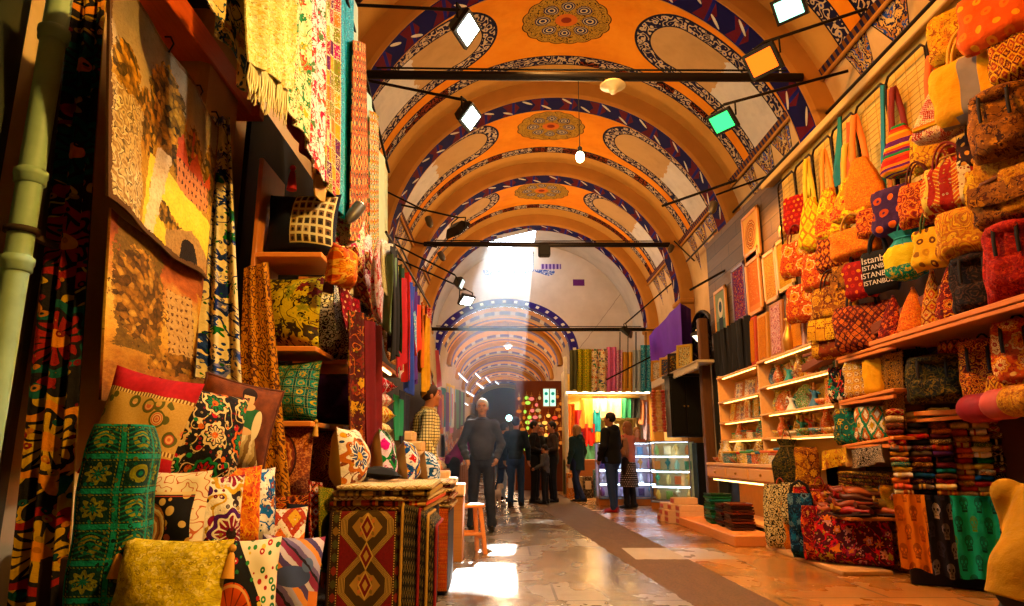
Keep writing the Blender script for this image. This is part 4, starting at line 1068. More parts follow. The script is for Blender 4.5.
hung('hung_fabric', 'cream cotton cloth sprigged with small green and pink flowers', (286, 312), (-60, -50), (108, 150), fabric('floral', ['#ece2b0', '#3a7a4a', '#c85a4a', '#d8b048', '#8aa060'], .9, seed=16.0), folds=2, amp=.02)
hung('hung_fabric', 'white cotton cloth with pink floral sprays', (307, 322), (-50, -40), (148, 182), fabric('floral', ['#efe8da', '#c8344a', '#e07a6a', '#5a7a4a'], .8, seed=17.0), folds=1.5, amp=.015)
hung('hung_fabric', 'patchwork sari cloth in pink orange and olive', (319, 337), (-50, -40), (170, 205), fabric('patch', ['#a8243c', '#c8741c', '#7a7a24', '#5a2450', '#c8a03c', '#b04a6a', '#d8cda0'], .8, seed=18.0), folds=1.5, amp=.018)
hung('hung_fabric', 'turquoise sequinned cloth in the hung row', (336, 350), (-45, -30), (206, 228), fabric('crochet', ['#10a8b4', '#0a7a8c', '#a8ecec'], .6, seed=19.0, rough=.5), folds=1.5, amp=.018)
hung('hung_fabric', 'pale grey green cloth behind the turquoise cloth', (353, 358), (-10, 30), (180, 170), plain('sage_cloth', '#b4c0a0', .85), folds=1, amp=.012)
hung('hung_fabric', 'orange kilim with black figures and pointed top', (354, 366), (40, 44), (240, 238), fabric('kilim', ['#d8662a', '#1c1814', '#e8c88a', '#b8341c', '#3a5a4a'], .8, seed=20.0), folds=1, amp=.01, xb=(350, 370), x=-1.20)
hung('hung_fabric', 'pale aqua cotton cloth beside the orange kilim', (365, 374), (86, 112), (262, 262), plain('aqua_cloth', '#a8d0bc', .85), folds=1, amp=.012)
hung('hung_fabric', 'narrow zigzag kilim strip in red yellow and black', (370, 379), (110, 116), (305, 300), fabric('kilim', ['#c8341c', '#e8c43a', '#141210', '#efe2c0', '#3a7a4a'], .45, seed=21.0), folds=1, amp=.01, x=-1.19)
hung('hung_fabric', 'pale green cloth at the far end of the hung row', (378, 388), (146, 172), (290, 300), plain('pale_green_cloth', '#c0cfa4', .85), folds=1, amp=.012)
drape('velvet_cloth', 'crimson velvet cloth hanging below the sprigged cloth', 'fabric', [on_x(288, 128, -1.4), on_x(323, 184, -1.4), on_x(321, 135, -1.4), on_x(286, 98, -1.4)], plain('crimson_velvet', '#a80a1e', .7, var=.3), 'fabrics hung above the cushion shelves', folds=2, amp=.02)
drape('mustard_cloth', 'mustard satin cloth with a fringed end under the patchwork cloth', 'fabric', [on_x(316, 196, -1.3), on_x(336, 214, -1.3), on_x(337, 190, -1.3), on_x(316, 172, -1.3)], plain('mustard_satin', '#b88414', .5), 'fabrics hung above the cushion shelves', folds=2, amp=.02)
o = tassel_mb((0, 0, 0), .16, .022).build('curtain_tassel', plain('crimson_velvet', '#a80a1e', .7), None)
place(o, on_x(293, 168, -1.45)); tag(o, 'crimson tassel hanging above the navy cushion', 'tassel')
# the rail that carries them
a, b = on_x(345, -8, XF), on_x(389, 172, XF)
m = MB(); m.tube([Vector((0, 0, 0)), b-a], .014, 8); m.tube([Vector((0, 0, 0)), Vector((0, a.y*-.0-2.2, .25))], .014, 8); o = place(m.build('hanging_rail', plain('black_iron', '#14100c', .5, .6)), a); tag(o, 'black iron rail carrying the row of hung fabrics', 'rail')
# brass work-lamp shade by the kilim

hung('tasselled_runner', 'green and gold tasselled runner hanging left of the hourglass rug', (322, 334), (486, 492), (572, 566), fabric('damask', ['#7a7a2c', '#c8a83c', '#3a5a2a'], .4, seed=22.0), x=-1.0, group='runners by the rug table', folds=1, amp=.02, fringe=(plain('orange_thread', '#d8741c', .7), 16, .09))
hung('tasselled_runner', 'red and white knotted runner beside the green tasselled runner', (312, 322), (480, 486), (560, 558), fabric('kilim', ['#a81c1c', '#e8d8c0', '#d8641c', '#1c1414'], .3, seed=23.0), x=-1.05, group='runners by the rug table', folds=1, amp=.02)
# ================================================================== left stall further in
G2 = 'kilims and clothes hung along the left stall'
def strip(label, tl, tr, br, bl, x, mat, cat='textile', name='hung_textile', **k):
    k.setdefault('folds', 1.5); k.setdefault('amp', .015); k.setdefault('nu', 16); k.setdefault('nv', 16)
    return drape(name, label, cat, [on_x(*bl, x), on_x(*br, x), on_x(*tr, x), on_x(*tl, x)], mat, k.pop('group', G2), **k)
p = on_x(341, 288, -1.12)
pillow('big orange floral cushion hanging beside the turquoise cloth', 0, 0, 0, .22, .30, .14, fabric('suzani', ['#d8621c', '#e8a04a', '#b03a14', '#f0c078'], .9, seed=30.0), 1.15, 0, pos=p, group=G2)
strip('red kilim cover slung at a slant with a cream border', (345, 245), (364, 252), (379, 330), (362, 300), -1.18, fabric('kilim', ['#a8240f', '#d86a1c', '#e8c48a', '#5a140c'], .7, seed=31.0), amp=.03)
strip('rust kilim square with cream figures behind the zigzag strip', (352, 236), (368, 232), (370, 290), (354, 288), -1.24, fabric('kilim', ['#c84a1c', '#3a2a14', '#e8b878', '#d8741c'], .6, seed=32.0))
strip('tall dark red rug hanging with gold flowers', (352, 310), (368, 318), (370, 478), (352, 490), -1.05, fabric('floral', ['#4a140a', '#b85a14', '#c8922c', '#7a2410', '#5a4a14'], 1.2, seed=33.0), amp=.03, cat='rug', name='hanging_rug')
strip('crimson velvet throw hanging beside the tall dark red rug', (367, 320), (377, 326), (378, 455), (368, 470), -1.02, plain('wine_velvet', '#7a0c14', .7, var=.3), amp=.025)
strip('navy and white patterned cloth behind the tall rug', (335, 285), (350, 288), (350, 330), (336, 330), -1.2, fabric('crochet', ['#efe8d0', '#14141c', '#3a4a7a'], .6, seed=34.0))
strip('red dotted scarf above the tall dark red rug', (340, 285), (356, 300), (360, 345), (346, 330), -1.13, fabric('dots', ['#7a0f14', '#d8b48a', '#b8343a'], .7, seed=34.5))
# oval embroidered trays
for i, (px, py, w, h, cols, lab) in enumerate([(382, 281, .20, .72, ['#e8d8cc', '#d89a8a', '#c85a5a'], 'tall oval pink and white embroidered panel on the left wall'), (390, 318, .18, .5, ['#d8c8b0', '#8a2a24', '#e8dcc0'], 'oval cream embroidered panel with a red rim below the pink one'), (394, 343, .2, .4, ['#d8a878', '#a85a2a', '#e8cc9a'], 'small tan oval panel nearest the coloured scarves')]):
    m = MB(); c = on_x(px, py, -1.0); n = 28
    for k2, (r, y) in enumerate(((1, .02), (1, .0))): pass
    rings = [[(r*w*math.cos(2*PI*j/n), y, r*h/2*math.sin(2*PI*j/n)) for j in range(n)] for r, y in ((.0, -.012), (.8, -.012), (.96, -.02), (1, 0), (.96, .012), (.5, .012), (.0, .012))]
    m.loft(rings, False)
    o = place(m.build('oval_panel', fabric('floral', cols, .7, seed=40.0+i)), c, PI/2-.25); tag(o, lab, 'wall hanging', G2)
# coloured scarves hung in a dense row
SC = [('white', '#e8e4dc', 387, 236, 330), ('sage green', '#6a8a6a', 389, 240, 325), ('black', '#141418', 392, 246, 350), ('yellow green', '#a8a814', 395, 252, 345), ('dark green', '#14402c', 398, 258, 350), ('crimson', '#c01424', 401, 262, 385), ('white with red print', '#e8d8d4', 404, 268, 372), ('scarlet', '#e01c14', 406.5, 272, 392), ('royal blue', '#2444b0', 409, 276, 388), ('pale blue', '#8ab8d8', 411.5, 280, 396), ('deep violet', '#5a2a8a', 414, 284, 380), ('vermilion', '#f0401c', 416.5, 288, 394), ('ivory', '#f0ece4', 419, 292, 348), ('orange', '#f07a14', 421.5, 296, 386), ('golden yellow', '#f0b414', 424, 300, 390), ('bright red', '#d81420', 426.5, 304, 352)]
for i, (nm, c, px, yt, yb) in enumerate(SC):
    x = -.92+.02*(i % 3); rnd = random.Random(i); yb -= rnd.choice((0, 0, 20, 45)); yt += rnd.choice((0, 6, 14))
    mat = plain('scarf_'+nm.replace(' ', '_'), c, .75, var=.25) if i % 3 else fabric('damask', [c, '#f0ece4', c], .4, seed=float(i))
    strip(nm+' scarf in the dense row of scarves on the left', (px-1.6, yt), (px+2.4, yt+6), (px+2.6, yb), (px-2.2, yb+6), x, mat, cat='scarf', name='hung_scarf', group='scarves hung in a row on the left', folds=1.5, amp=.035, nu=12, nv=16, seed=i, hem=.05)
m = MB(); a, b = on_x(386, 232, -.93), on_x(430, 306, -.93); m.tube([(0, 0, 0), b-a], .012, 6); o = place(m.build('scarf_rail', plain('black_iron', '#14100c', .5, .6)), a); tag(o, 'dark rail carrying the dense row of coloured scarves', 'rail')
for i, (nm, c, px, yt, yb) in enumerate([('green', '#1c8a5a', 398, 400, 436), ('dark navy', '#1a2036', 404, 396, 440)]):
    strip(nm+' cloth folded below the coloured scarves', (px-3, yt-6), (px+3, yt), (px+3, yb), (px-3, yb+4), -1.0, plain('cloth_'+nm.replace(' ', '_'), c, .8), nu=8, nv=8)
strip('long cream banner past the coloured scarves', (428, 318), (433, 338), (436, 392), (430, 366), -.9, plain('cream_banner', '#cdb894', .8), amp=.01, nu=8)
o = strip('red flag banner with a white crescent hanging at the left', (429, 352), (437, 350), (441, 386), (434, 392), -.95, plain('flag_red', '#b8101c', .75), name='flag', cat='flag', nu=10, nv=10, amp=.012)
m = MB(); c_ = on_x(433, 365, -.925)-o.location; m.tube([c_+Vector((0, .09*math.cos(a), .09*math.sin(a))) for a in [.7+5*i/12 for i in range(13)]], [.006+.02*math.sin(PI*i/12) for i in range(13)], 6); m.build('crescent', plain('white_print', '#e8dcc8', .8), o)
# dark cabinet carcass behind the trader
m = MB(); m.box((0, 0, 1.3), (.5, 3.2, 2.6), .01); o = place(m.build('cabinet', plain('dark_cabinet', '#20140c', .7)), (-1.75, 8.2, 0)); tag(o, 'dark tall cabinet behind the checked shirt man', 'cabinet')
m = MB(); m.box((0, 0, 1.45), (.4, 4.2, 2.9), .01); o = place(m.build('cabinet', plain('dark_cabinet', '#20140c', .7)), (-1.78, 12.4, 0)); tag(o, 'far dark cabinet along the left wall', 'cabinet')
# lit shelf with wrapped parcels
a = on_x(386, 368, -1.1)
root = thing('wall_shelf', 'orange wall shelf with a small warm strip light', 'shelf', (a.x-.12, a.y, a.z))
m = MB(); m.box((0, 0, 0), (.3, 1.3, .04), .006); m.build('board', M_WOODY, root)
m = MB(); m.box((.12, -.1, -.03), (.02, .7, .02), .004); m.build('strip_light', glow('warm_strip', '#ffd890', 9), root)
for i, (lab, cols, kd) in enumerate([('lowest cream quilted parcel under the lit shelf', ['#e8d8a8', '#c8963a', '#a84a1c'], 'floral'), ('second yellow printed parcel under the lit shelf', ['#e8c468', '#c86a2a', '#efe0b0'], 'paisley'), ('third white and red parcel under the lit shelf', ['#efe0d0', '#c8202c', '#e89a8a'], 'floral'), ('top red and white parcel under the lit shelf', ['#d8242c', '#f0e0d8', '#8a0f1c'], 'floral')]):
    z = on_x(387, 436, -1.0).z+i*.13
    m = pillow_mb(.42, .32, .13, i, .04, n=12); o = m.build('fabric_parcel', fabric(kd, cols, .6, seed=50.0+i))
    place(o, (-1.12+.02*(i % 2), 6.3-.16, z+.065), Euler((-PI/2, 0, .9))); tag(o, lab, 'parcel', 'wrapped parcels on the left')
m = MB(); m.box((0, 0, .52), (.55, .9, 1.04), .01); o = place(m.build('plinth', plain('bench_cloth', '#2a1408', .9)), (-1.2, 6.3, 0)); tag(o, 'dark plinth under the wrapped parcels', 'plinth')

# ------------------------------------------------------------------ rug stacks
def folded_mb(w, d, h, seed=0, m=None, n=9, sag=.006):
    "one folded textile: rounded front fold, slightly wavy; origin at bottom centre, fold towards -y"
    m = m or MB(); r = random.Random(seed); ph = [r.uniform(0, 6) for _ in range(4)]
    prof = []
    for k in range(7):
        a = -PI/2+PI*k/6; prof.append((-d/2+h/2-math.cos(a)*h/2, h/2+math.sin(a)*h/2))
    prof = [(d/2, 0)]+prof+[(d/2, h)]
    rings = []
    for i in range(n+1):
        x = -w/2+w*i/n; e = .82+.18*math.sin(PI*min(1, max(0, .5+ (0.5-abs(i/n-.5))*6)))
        sq = min(1, min(i, n-i)/1.0*.25+.75)
        rings.append([(x, y+.008*math.sin(5*i/n*2+ph[0]), h/2+(z-h/2)*sq+sag*math.sin(7*i/n+ph[1])*.5) for y, z in prof])
    m.loft(rings, True, True, 0, True); return m
RX0, RX1, RY0 = -.955, -.55, 4.0
m = MB(); m.box(((RX0+RX1)/2+.06, RY0+.62, .34), (RX1-RX0+.06, 1.1, .68), .02)
root = thing('display_table', 'cloth covered table under the stacked rugs', 'table', (0, 0, 0)); m.build('table_body', plain('dark_table_cloth', '#1c0e0a', .9), root)
RUGS = [('#8a6a3a', '#c8a468', '#5a2a1c', 'tan'), ('#3a1410', '#b84a2a', '#d8b078', 'dark red'), ('#c8a878', '#e8d4a8', '#8a5a34', 'sand'), ('#5a4630', '#a88a58', '#241810', 'brown'), ('#d8be8c', '#efe0b8', '#a87a44', 'cream')]
z = .702
for i, (a, b, c, nm) in enumerate(RUGS):
    h = .026+.004*(i % 2); w = RX1-RX0+.12+.02*(i % 2)
    m = folded_mb(w, 1.12, h, i, n=14); o = m.build('folded_rug', fabric('stripes' if i % 2 else 'kilim', [a, b, c, b], .35, seed=60.0+i)); place(o, ((RX0+RX1)/2+.07-.01*(i % 2), RY0+.58-.02*i, z), .02*(i-2)); z += h+.001
    tag(o, '%s folded rug, %s from the bottom of the front rug stack' % (nm, ORD[i]), 'rug', 'rugs folded on the front table')
ZTOP = z; ZT0 = .70
def overhang(label, x0, x1, zt, zb, y, mat, nfold=0, wob=.006, name='draped_rug', trim=None, slope=0.0, back=.5):
    "a rug lying on the table and falling over its front"
    root = thing(name, label, 'rug', (x0, y, zb))
    L1 = back; W = x1-x0; H = zt-zb; m = MB()
    def pt(u, s, off):
        # s: 0 bottom .. 1 end on the table
        tot = H+L1; q = s*tot; r = .03
        zz = zt-slope*u**2.2
        if q < H-r: p = Vector((u*W, -.012, q)); nn = Vector((0, -1, 0)); p.z = q*(zz-zb)/H
        elif q < H+r:
            a = (q-H+r)/(2*r)*PI/2; p = Vector((u*W, -.012+r-r*math.cos(a), zz-zb-r+r*math.sin(a))); nn = Vector((0, -math.cos(a), math.sin(a)))
        else: p = Vector((u*W, -.012+q-H, zz-zb)); nn = Vector((0, 0, 1))
        p += nn*(off+wob*math.sin(9*u+4*s)*(1 if q < H else .2)); return p
    nu, nv = 24, 44; vm = (H)/(H+L1)
    m.grid(lambda u, v: pt(u, v, .005), nu, nv, 0, True, lambda u, v: (u, v/vm)); m.grid(lambda u, v: pt(u, v, -.005), nu, nv, 0, True, lambda u, v: (u, v/vm), True)
    for (u0, u1, v0, v1) in ((0, 1, 0, 0), (1, 0, 1, 1), (0, 0, 1, 0), (1, 1, 0, 1)):
        m.grid(lambda a, b: pt(u0+(u1-u0)*a, v0+(v1-v0)*a, .005-.01*b), 36, 1, 0, True, lambda a, b: (.5, .5))
    m.build('rug', mat, root)
    if trim:
        for u, mt in trim:
            t = MB(); t.tube([pt(u, s/40, .006) for s in range(41)], .009, 6); t.build('edging', mt, root)
    return root
overhang('dark red kilim with a gold hourglass motif hung over the table front', RX0, RX1+.0, ZT0, .08, RY0-.0, design('hourglass_rug', hourglass_rug), trim=[(0.0, plain('dark_edging', '#2a0f0a', .9))], back=.25, slope=.0)
overhang('black rug with small figures and a striped red edge at the table corner', RX1-.01, RX1+.18, ZT0+.04, .08, RY0+.0, fabric('kilim', ['#12100e', '#3a2c1c', '#7a6a4a', '#1c2430'], .5, seed=66.0), trim=[(0.0, plain('gold_edging', '#b88a34', .8)), (.5, plain('red_edging', '#8a1418', .8)), (.75, plain('gold_edging', '#b88a34', .8)), (1.0, plain('red_edging', '#8a1418', .8))], slope=.12, back=.4)
# cushions standing on the rugs
def aisle_cushion(label, px, py, d, w, h, t, front, back, rz=1.3, roll=0.0, lean=.14):
    p = on_y(px, py, d)
    root = thing('cushion', label, 'cushion', (p.x, p.y, p.z), Euler((-lean, roll, rz)), 'cushions standing on the rug stacks')
    m = pillow_mb(w, h, t, len(label), .06); n = len(m.f)//2; m.f = m.f[:n]+[(f[0], 1, f[2], f[3]) for f in m.f[n:]]
    m.build('cover', [front, back], root)
M_BEIGE = plain('beige_linen', '#b8905c', .85)
aisle_cushion('gold velvet cushion with a round white embroidered face', 352, 492, 4.45, .42, .40, .145, fabric('suzani', ['#e8dcc4', '#3a4a6a', '#b86a34', '#7a4a3a', '#d8a04a'], 1.5, seed=70.0), plain('gold_velvet', '#c8a03c', .6), 1.5)
aisle_cushion('beige cushion with a magenta and green zigzag face', 387, 486, 5.2, .40, .42, .12, fabric('ikat', ['#d81c8a', '#f0d8e8', '#2a7a3a', '#1c1420'], .8, seed=71.0), M_BEIGE, 1.66)
aisle_cushion('beige cushion with a red and blue zigzag face', 410, 484, 5.6, .36, .34, .12, fabric('ikat', ['#c82420', '#efe8dc', '#1c4a8a', '#e8b04a'], .7, seed=72.0), M_BEIGE, 1.64)
aisle_cushion('beige cushion with a blue and white scroll face', 430, 487, 5.9, .36, .30, .12, fabric('paisley', ['#e8e8e8', '#2a6a9a', '#dfe8ec', '#1c4a7a'], 1.6, seed=73.0), M_BEIGE, 1.62)
m = pillow_mb(.34, .3, .05, 5, .03, n=10); p = on_y(378, 487, 4.5); o = place(m.build('pouch', M_BLACK), (p.x, 4.42, ZTOP+.05), Euler((-PI/2+.05, .1, .3))); tag(o, 'flat black pouch lying on top of the rugs', 'pouch')
# second stack
m = MB(); m.box((-.72, 5.68, .30), (.62, .62, .60), .02); o = m.build('display_table', plain('dark_table_cloth', '#1c0e0a', .9)); tag(o, 'low cloth covered table under the second rug stack', 'table')
z = .602
cols2 = [('rust', '#a84a24'), ('cream', '#d8bc94'), ('brown', '#6a3c20'), ('pink', '#c88a78'), ('terracotta', '#b8643a'), ('sand', '#c8a878'), ('brick red', '#8a2c1c'), ('ivory', '#e0cfae')]
for i, (nm, c) in enumerate(cols2):
    h = .026; o = folded_mb(.64+.02*(i % 2), .64, h, 20+i, n=12).build('folded_rug', fabric('kilim', [c, '#e8d4b0', c, '#5a2a1c'], .3, seed=80.0+i)); place(o, (-.72+.01*(i % 2), 5.68-.02*(i % 3), z)); z += h+.001
    tag(o, '%s folded rug, %s from the bottom of the second stack' % (nm, ORD[i]), 'rug', 'rugs folded on the second table')
overhang('red patterned kilim hung down the end of the second rug stack', -.68, -.41, .62, .04, 5.35, fabric('kilim', ['#a8381c', '#d8844a', '#7a2014', '#c85a2c'], .35, seed=88.0), back=.3)
# wooden drawers stacked as steps
M_BOX = wood('pale_box_wood', '#c88a4a', '#e8b878', .55, 0)
def drawer(label, px0, px1, y0, y1, d, dep=.3):
    a, b = on_y(px0, y1, d), on_y(px1, y1, d); zt = on_y(px0, y0, d).z; w = b.x-a.x; h = zt-a.z
    root = thing('wooden_box', label, 'box', ((a.x+b.x)/2, d+dep/2, a.z), 0, 'wooden boxes stepped beside the rugs')
    m = MB(); m.box((0, 0, h/2), (w, dep, h), .008); m.build('body', M_BOX, root)
    m = MB(); m.box((0, -dep/2-.004, h*.5), (w*.9, .012, h*.74), .003); m.build('front_panel', wood('box_front', '#d89a58', '#f0c488', .5, 0), root)
    m = MB(); m.ball((0, -dep/2-.018, h*.5), .011, 8, 6); m.build('knob', plain('brass', '#b88a3a', .35, .8), root)
steps = [(384, 413, 431, 441), (386, 422, 441, 451), (398, 426, 451, 461), (404, 438, 461, 471), (412, 448, 471, 481), (424, 456, 478, 487), (440, 464, 484, 496)]
names = ['topmost wooden box of the stepped pile', 'second wooden box from the top of the pile', 'third wooden box from the top of the pile', 'fourth wooden box from the top of the pile', 'fifth wooden box from the top of the pile', 'sixth wooden box from the top of the pile', 'lowest wooden box of the pile nearest the aisle']
for (a, b, c, d_), nm in zip(steps, names): drawer(nm, a, b, c, d_, 6.95)
for i, (px0, px1, yt) in enumerate([(384, 428, 461), (428, 448, 481), (447, 463, 496)]):
    a, b = on_y(px0, yt, 6.98), on_y(px1, yt, 6.98)
    m = MB(); m.box((0, 0, a.z/2-.003), (b.x-a.x, .34, a.z-.006), .006)
    o = place(m.build('box_plinth', wood('plinth_wood', '#8a4c1c', '#b0702c', .6, 0)), ((a.x+b.x)/2, 7.15, 0)); tag(o, '%s orange plinth under the stepped wooden boxes' % ('tall', 'middle height', 'low')[i], 'plinth')
# stool
p = on_z(468, 552, 0)
root = thing('stool', 'wooden stool with splayed legs in front of the grey sweater man', 'stool', (p.x, 7.62, 0), .35)
ms = wood('stool_wood', '#b8662a', '#d88a42', .5, 0); hs = .50
m = MB(); m.box((0, 0, hs-.018), (.30, .26, .036), .012); m.build('seat', ms, root)
for sx in (-1, 1):
    for sy in (-1, 1):
        m = MB(); m.at((0, 0, 0)); m.loft([[(sx*(.15-.045*t)+a*.02, sy*(.14-.05*t)+b*.018, t*(hs-.036)) for a, b in ((-1, -1), (1, -1), (1, 1), (-1, 1))] for t in (0, .5, 1)], smooth=False); m.build('leg', ms, root)
for sy in (-1, 1):
    m = MB(); m.box((0, sy*.12, .2), (.24, .022, .03), .004); m.build('stretcher', ms, root)
for sx in (-1, 1):
    m = MB(); m.box((sx*.13, 0, .16), (.022, .22, .03), .004); m.build('stretcher', ms, root)
# clutter of far left stalls
rr = random.Random(5)
LC = [('crimson', '#b01828'), ('orange', '#d8742a'), ('cream', '#d8c8a8'), ('teal', '#1c7a7a'), ('purple', '#6a2a7a'), ('yellow', '#d8b03a'), ('pale blue', '#8aaac8'), ('pink', '#d87a9a'), ('white', '#e0dcd4'), ('brown', '#6a4428'), ('green', '#3a7a44'), ('black', '#1c1a1c')]
for i in range(12):
    nm, c = LC[i]; px = 441+i*1.7+rr.uniform(-1, 1); x = -1.15+.03*i*.2; yt = 376+rr.uniform(0, 18)+i
    strip(nm+' garment hanging at the far left stalls', (px-3, yt), (px+3.5, yt+3), (px+3.5, yt+36), (px-3, yt+40), x, plain('garment_'+nm.replace(' ', '_'), c, .8), cat='garment', name='hung_garment', group='garments hung at the far left stalls', nu=8, nv=8)
for i in range(10):
    nm, c = LC[(i*5+2) % 12]; y = 11+i*.75
    root = thing('goods_crate', nm+' topped display crate at the far left stalls, %s along' % ORD[i], 'crate', (-1.12, y, 0), 0, 'display crates at the far left stalls')
    m = MB(); m.box((0, 0, .4), (.5, .6, .8), .01); m.build('crate', wood('crate_wood', '#5a3418', '#8a5428', .7, 1), root)
    m = MB(); m.ball((0, 0, .82), (.24, .28, .14), 12, 7, 0, lambda a, b, c2: (a, b+.03*math.sin(a*30), c2+.02*math.sin(b*25+i))); m.build('heap', fabric('floral', [c, '#e8d8b8', '#b04a2a', '#3a5a7a'], .5, seed=90.0+i), root)
# ================================================================== bags
def strap_mb(pts, w, th=.004, m=None, mi=0):
    "a flat strap along pts"
    m = m or MB(); pts = [Vector(p) for p in pts]; rings = []
    for i, p in enumerate(pts):
        t = (pts[min(i+1, len(pts)-1)]-pts[max(i-1, 0)]).normalized(); s = t.cross(Vector((0, 1, 0)))
        if s.length < .01: s = Vector((1, 0, 0))
        s.normalize(); n = s.cross(t)
        rings.append([p+s*w/2+n*th, p-s*w/2+n*th, p-s*w/2-n*th, p+s*w/2-n*th])
    m.loft(rings, True, True, mi, True); return m
def bag_shell(w, h, t, taper=.0, sag=.2, r=3.2, seed=0, n=28, nz=12, wr=.012):
    "soft bag body: superelliptic rings; taper<0 narrows to the top"
    m = MB(); rn = random.Random(seed); ph = [rn.uniform(0, 6) for _ in range(5)]; rings = []
    for k in range(nz+1):
        v = k/nz; e = min(1, math.sin(min(1, (v+.03)/.18)*PI/2))*min(1, .35+.65*math.sin(min(1, (1.03-v)/.22)*PI/2))
        ww = w/2*(1+taper*v)*(.86+.14*e); tt = t/2*e*(1-sag*v); rr = []
        for j in range(n):
            a = 2*PI*j/n; c, s = math.cos(a), math.sin(a); q = 1/((abs(c)**r+abs(s)**r)**(1/r))
            d = wr*(math.sin(5*a+9*v+ph[0])+.6*math.sin(11*a-7*v+ph[1])+.5*math.sin(17*a+ph[2]))*e
            rr.append((c*q*(ww+d*.6), s*q*(tt+d), h*v+.01*math.sin(3*a+ph[3])*(1-v)))
        rings.append(rr)
    m.loft(rings); return m
def arch_pts(w, h, n=12, y=0, z0=0): return [(w/2*math.cos(PI-PI*i/n), y, z0+h*math.sin(PI*i/n)) for i in range(n+1)]
def bag(kind, label, w, h, t, mat, mat2, loc, rot, group, seed=0, extra=None, sc=1.0):
    root = thing({'tote': 'tote_bag', 'hand': 'handbag', 'sack': 'drawstring_bag', 'sling': 'sling_bag', 'pack': 'backpack', 'pouch': 'pouch', 'fold': 'shoulder_bag'}[kind], label, 'bag', loc, rot, group)
    if kind == 'tote':
        bag_shell(w, h, t, .04, .35, 5, seed).build('body', mat, root)
        for s in (-1, 1): strap_mb(arch_pts(w*.5, h*.55, 12, s*t*.16, h*.93), .022).build('handle', mat2, root)
        m = MB(); m.tube([(-w*.46, 0, h), (0, -.004, h+.004), (w*.46, 0, h)], .008, 6); m.build('rim', mat2, root)
    elif kind == 'hand':
        bag_shell(w, h, t, -.16, .55, 3, seed).build('body', mat, root)
        for s in (-1, 1):
            m = MB(); m.tube(arch_pts(w*.46, h*.6, 12, s*t*.14, h*.86), .009, 6); m.build('handle', mat2, root)
        m = MB(); m.tube([(-w*.36, 0, h*.98), (0, 0, h*1.0), (w*.36, 0, h*.98)], .007, 6); m.build('zip', plain('brass', '#b88a3a', .35, .8), root)
    elif kind == 'fold':
        bag_shell(w, h, t, -.06, .4, 4, seed).build('body', mat, root)
        m = MB(); m.grid(lambda u, v: ((u-.5)*w*.94, -t*.5*(.62+.42*math.sin(v*PI*.6))-.006, h*(1.0-.5*v-.07*math.sin(PI*u)*v)), 12, 8, 0, True, lambda u, v: (u*w, v*h*.5))
        m.grid(lambda u, v: ((u-.5)*w*.94, -t*.5*(.62+.42*math.sin(v*PI*.6))-.014, h*(1.0-.5*v-.07*math.sin(PI*u)*v)), 12, 8, 0, True, lambda u, v: (u*w, v*h*.5), True); m.build('flap', mat if t < .3 else mat2, root)
        strap_mb([(-w*.45, 0, h*.9), (-w*.3, 0, h*1.12), (0, 0, h*1.2), (w*.3, 0, h*1.12), (w*.45, 0, h*.9)], .03).build('strap', mat2, root)
    elif kind == 'pouch':
        bag_shell(w, h, t, -.1, .5, 2.6, seed).build('body', mat, root)
        m = MB(); m.tube([(-w*.4, -.004, h*.97), (0, -.008, h), (w*.4, -.004, h*.97)], .006, 6); m.build('zip', mat2, root)
    elif kind == 'sack':
        m = MB(); n = 32; rings = []
        for k in range(15):
            v = k/14; nk = 1-.62*max(0, (v-.55)/.3) if v < .85 else .38+.25*(v-.85)/.15
            e = math.sin(min(1, (v+.04)/.2)*PI/2)*nk; rr = []
            for j in range(n):
                a = 2*PI*j/n; pl = 1+.09*math.sin(9*a+seed)*min(1, v*1.4)+.05*math.sin(15*a+2*seed+4*v); rr.append((math.cos(a)*w/2*e*pl, math.sin(a)*t/2*e*pl, h*v))
            rings.append(rr)
        m.loft(rings); m.build('body', mat, root)
        m = MB(); m.tube([(math.cos(a)*w*.22, math.sin(a)*t*.22, h*.86) for a in [2*PI*i/14 for i in range(14)]], .008, 6, loop=True); m.build('drawcord', mat2, root)
        m = MB(); m.tube([(0, -t*.2, h*.86), (w*.05, -t*.34, h*.7), (w*.08, -t*.4, h*.55)], .006, 6); m.build('cord_end', mat2, root)
        m = MB(); m.tube(arch_pts(w*.3, h*.3, 8, 0, h*.9), .006, 6); m.build('strap', mat2, root)
    elif kind == 'sling':
        m = MB(); n = 26; rings = []; bh = h*.56
        for k in range(15):
            v = k/14; e = math.sin(min(1, (v+.03)/.16)*PI/2)*(1-.72*v**1.7); rr = []
            for j in range(n):
                a = 2*PI*j/n; c, s = math.cos(a), math.sin(a); q = 1/((abs(c)**3.4+abs(s)**3.4)**(1/3.4)); pl = 1+.05*math.sin(7*a+seed+5*v)
                rr.append((c*q*w/2*e*pl, s*q*t/2*math.sin(min(1, (v+.03)/.16)*PI/2)*(1-.75*v)*pl, bh*v))
            rings.append(rr)
        m.loft(rings); m.build('body', mat, root)
        for s in (-1, 1):
            strap_mb([(s*w*.13, s*.01, bh*.93), (s*w*.10, s*.01, bh*1.3), (s*w*.03, s*.006, h*.96), (0, 0, h)], w*.13).build('strap', mat2, root)
        if extra: 
            m = MB(); m.box((0, -t*.42, bh*.3), (w*.8, .02, bh*.1), .006); m.build('band', extra, root)
    elif kind == 'pack':
        bag_shell(w, h, t, -.1, .2, 2.8, seed).build('body', mat, root)
        bag_shell(w*.72, h*.42, t*.5, -.05, .3, 3, seed+1, 20, 8).build('pocket', mat, root).location = (0, -t*.42, h*.06)
        m = MB(); n = 14
        m.ball((0, -.02, h*.9), (w*.43, t*.52, h*.13), 16, 8); m.build('flap', mat, root)
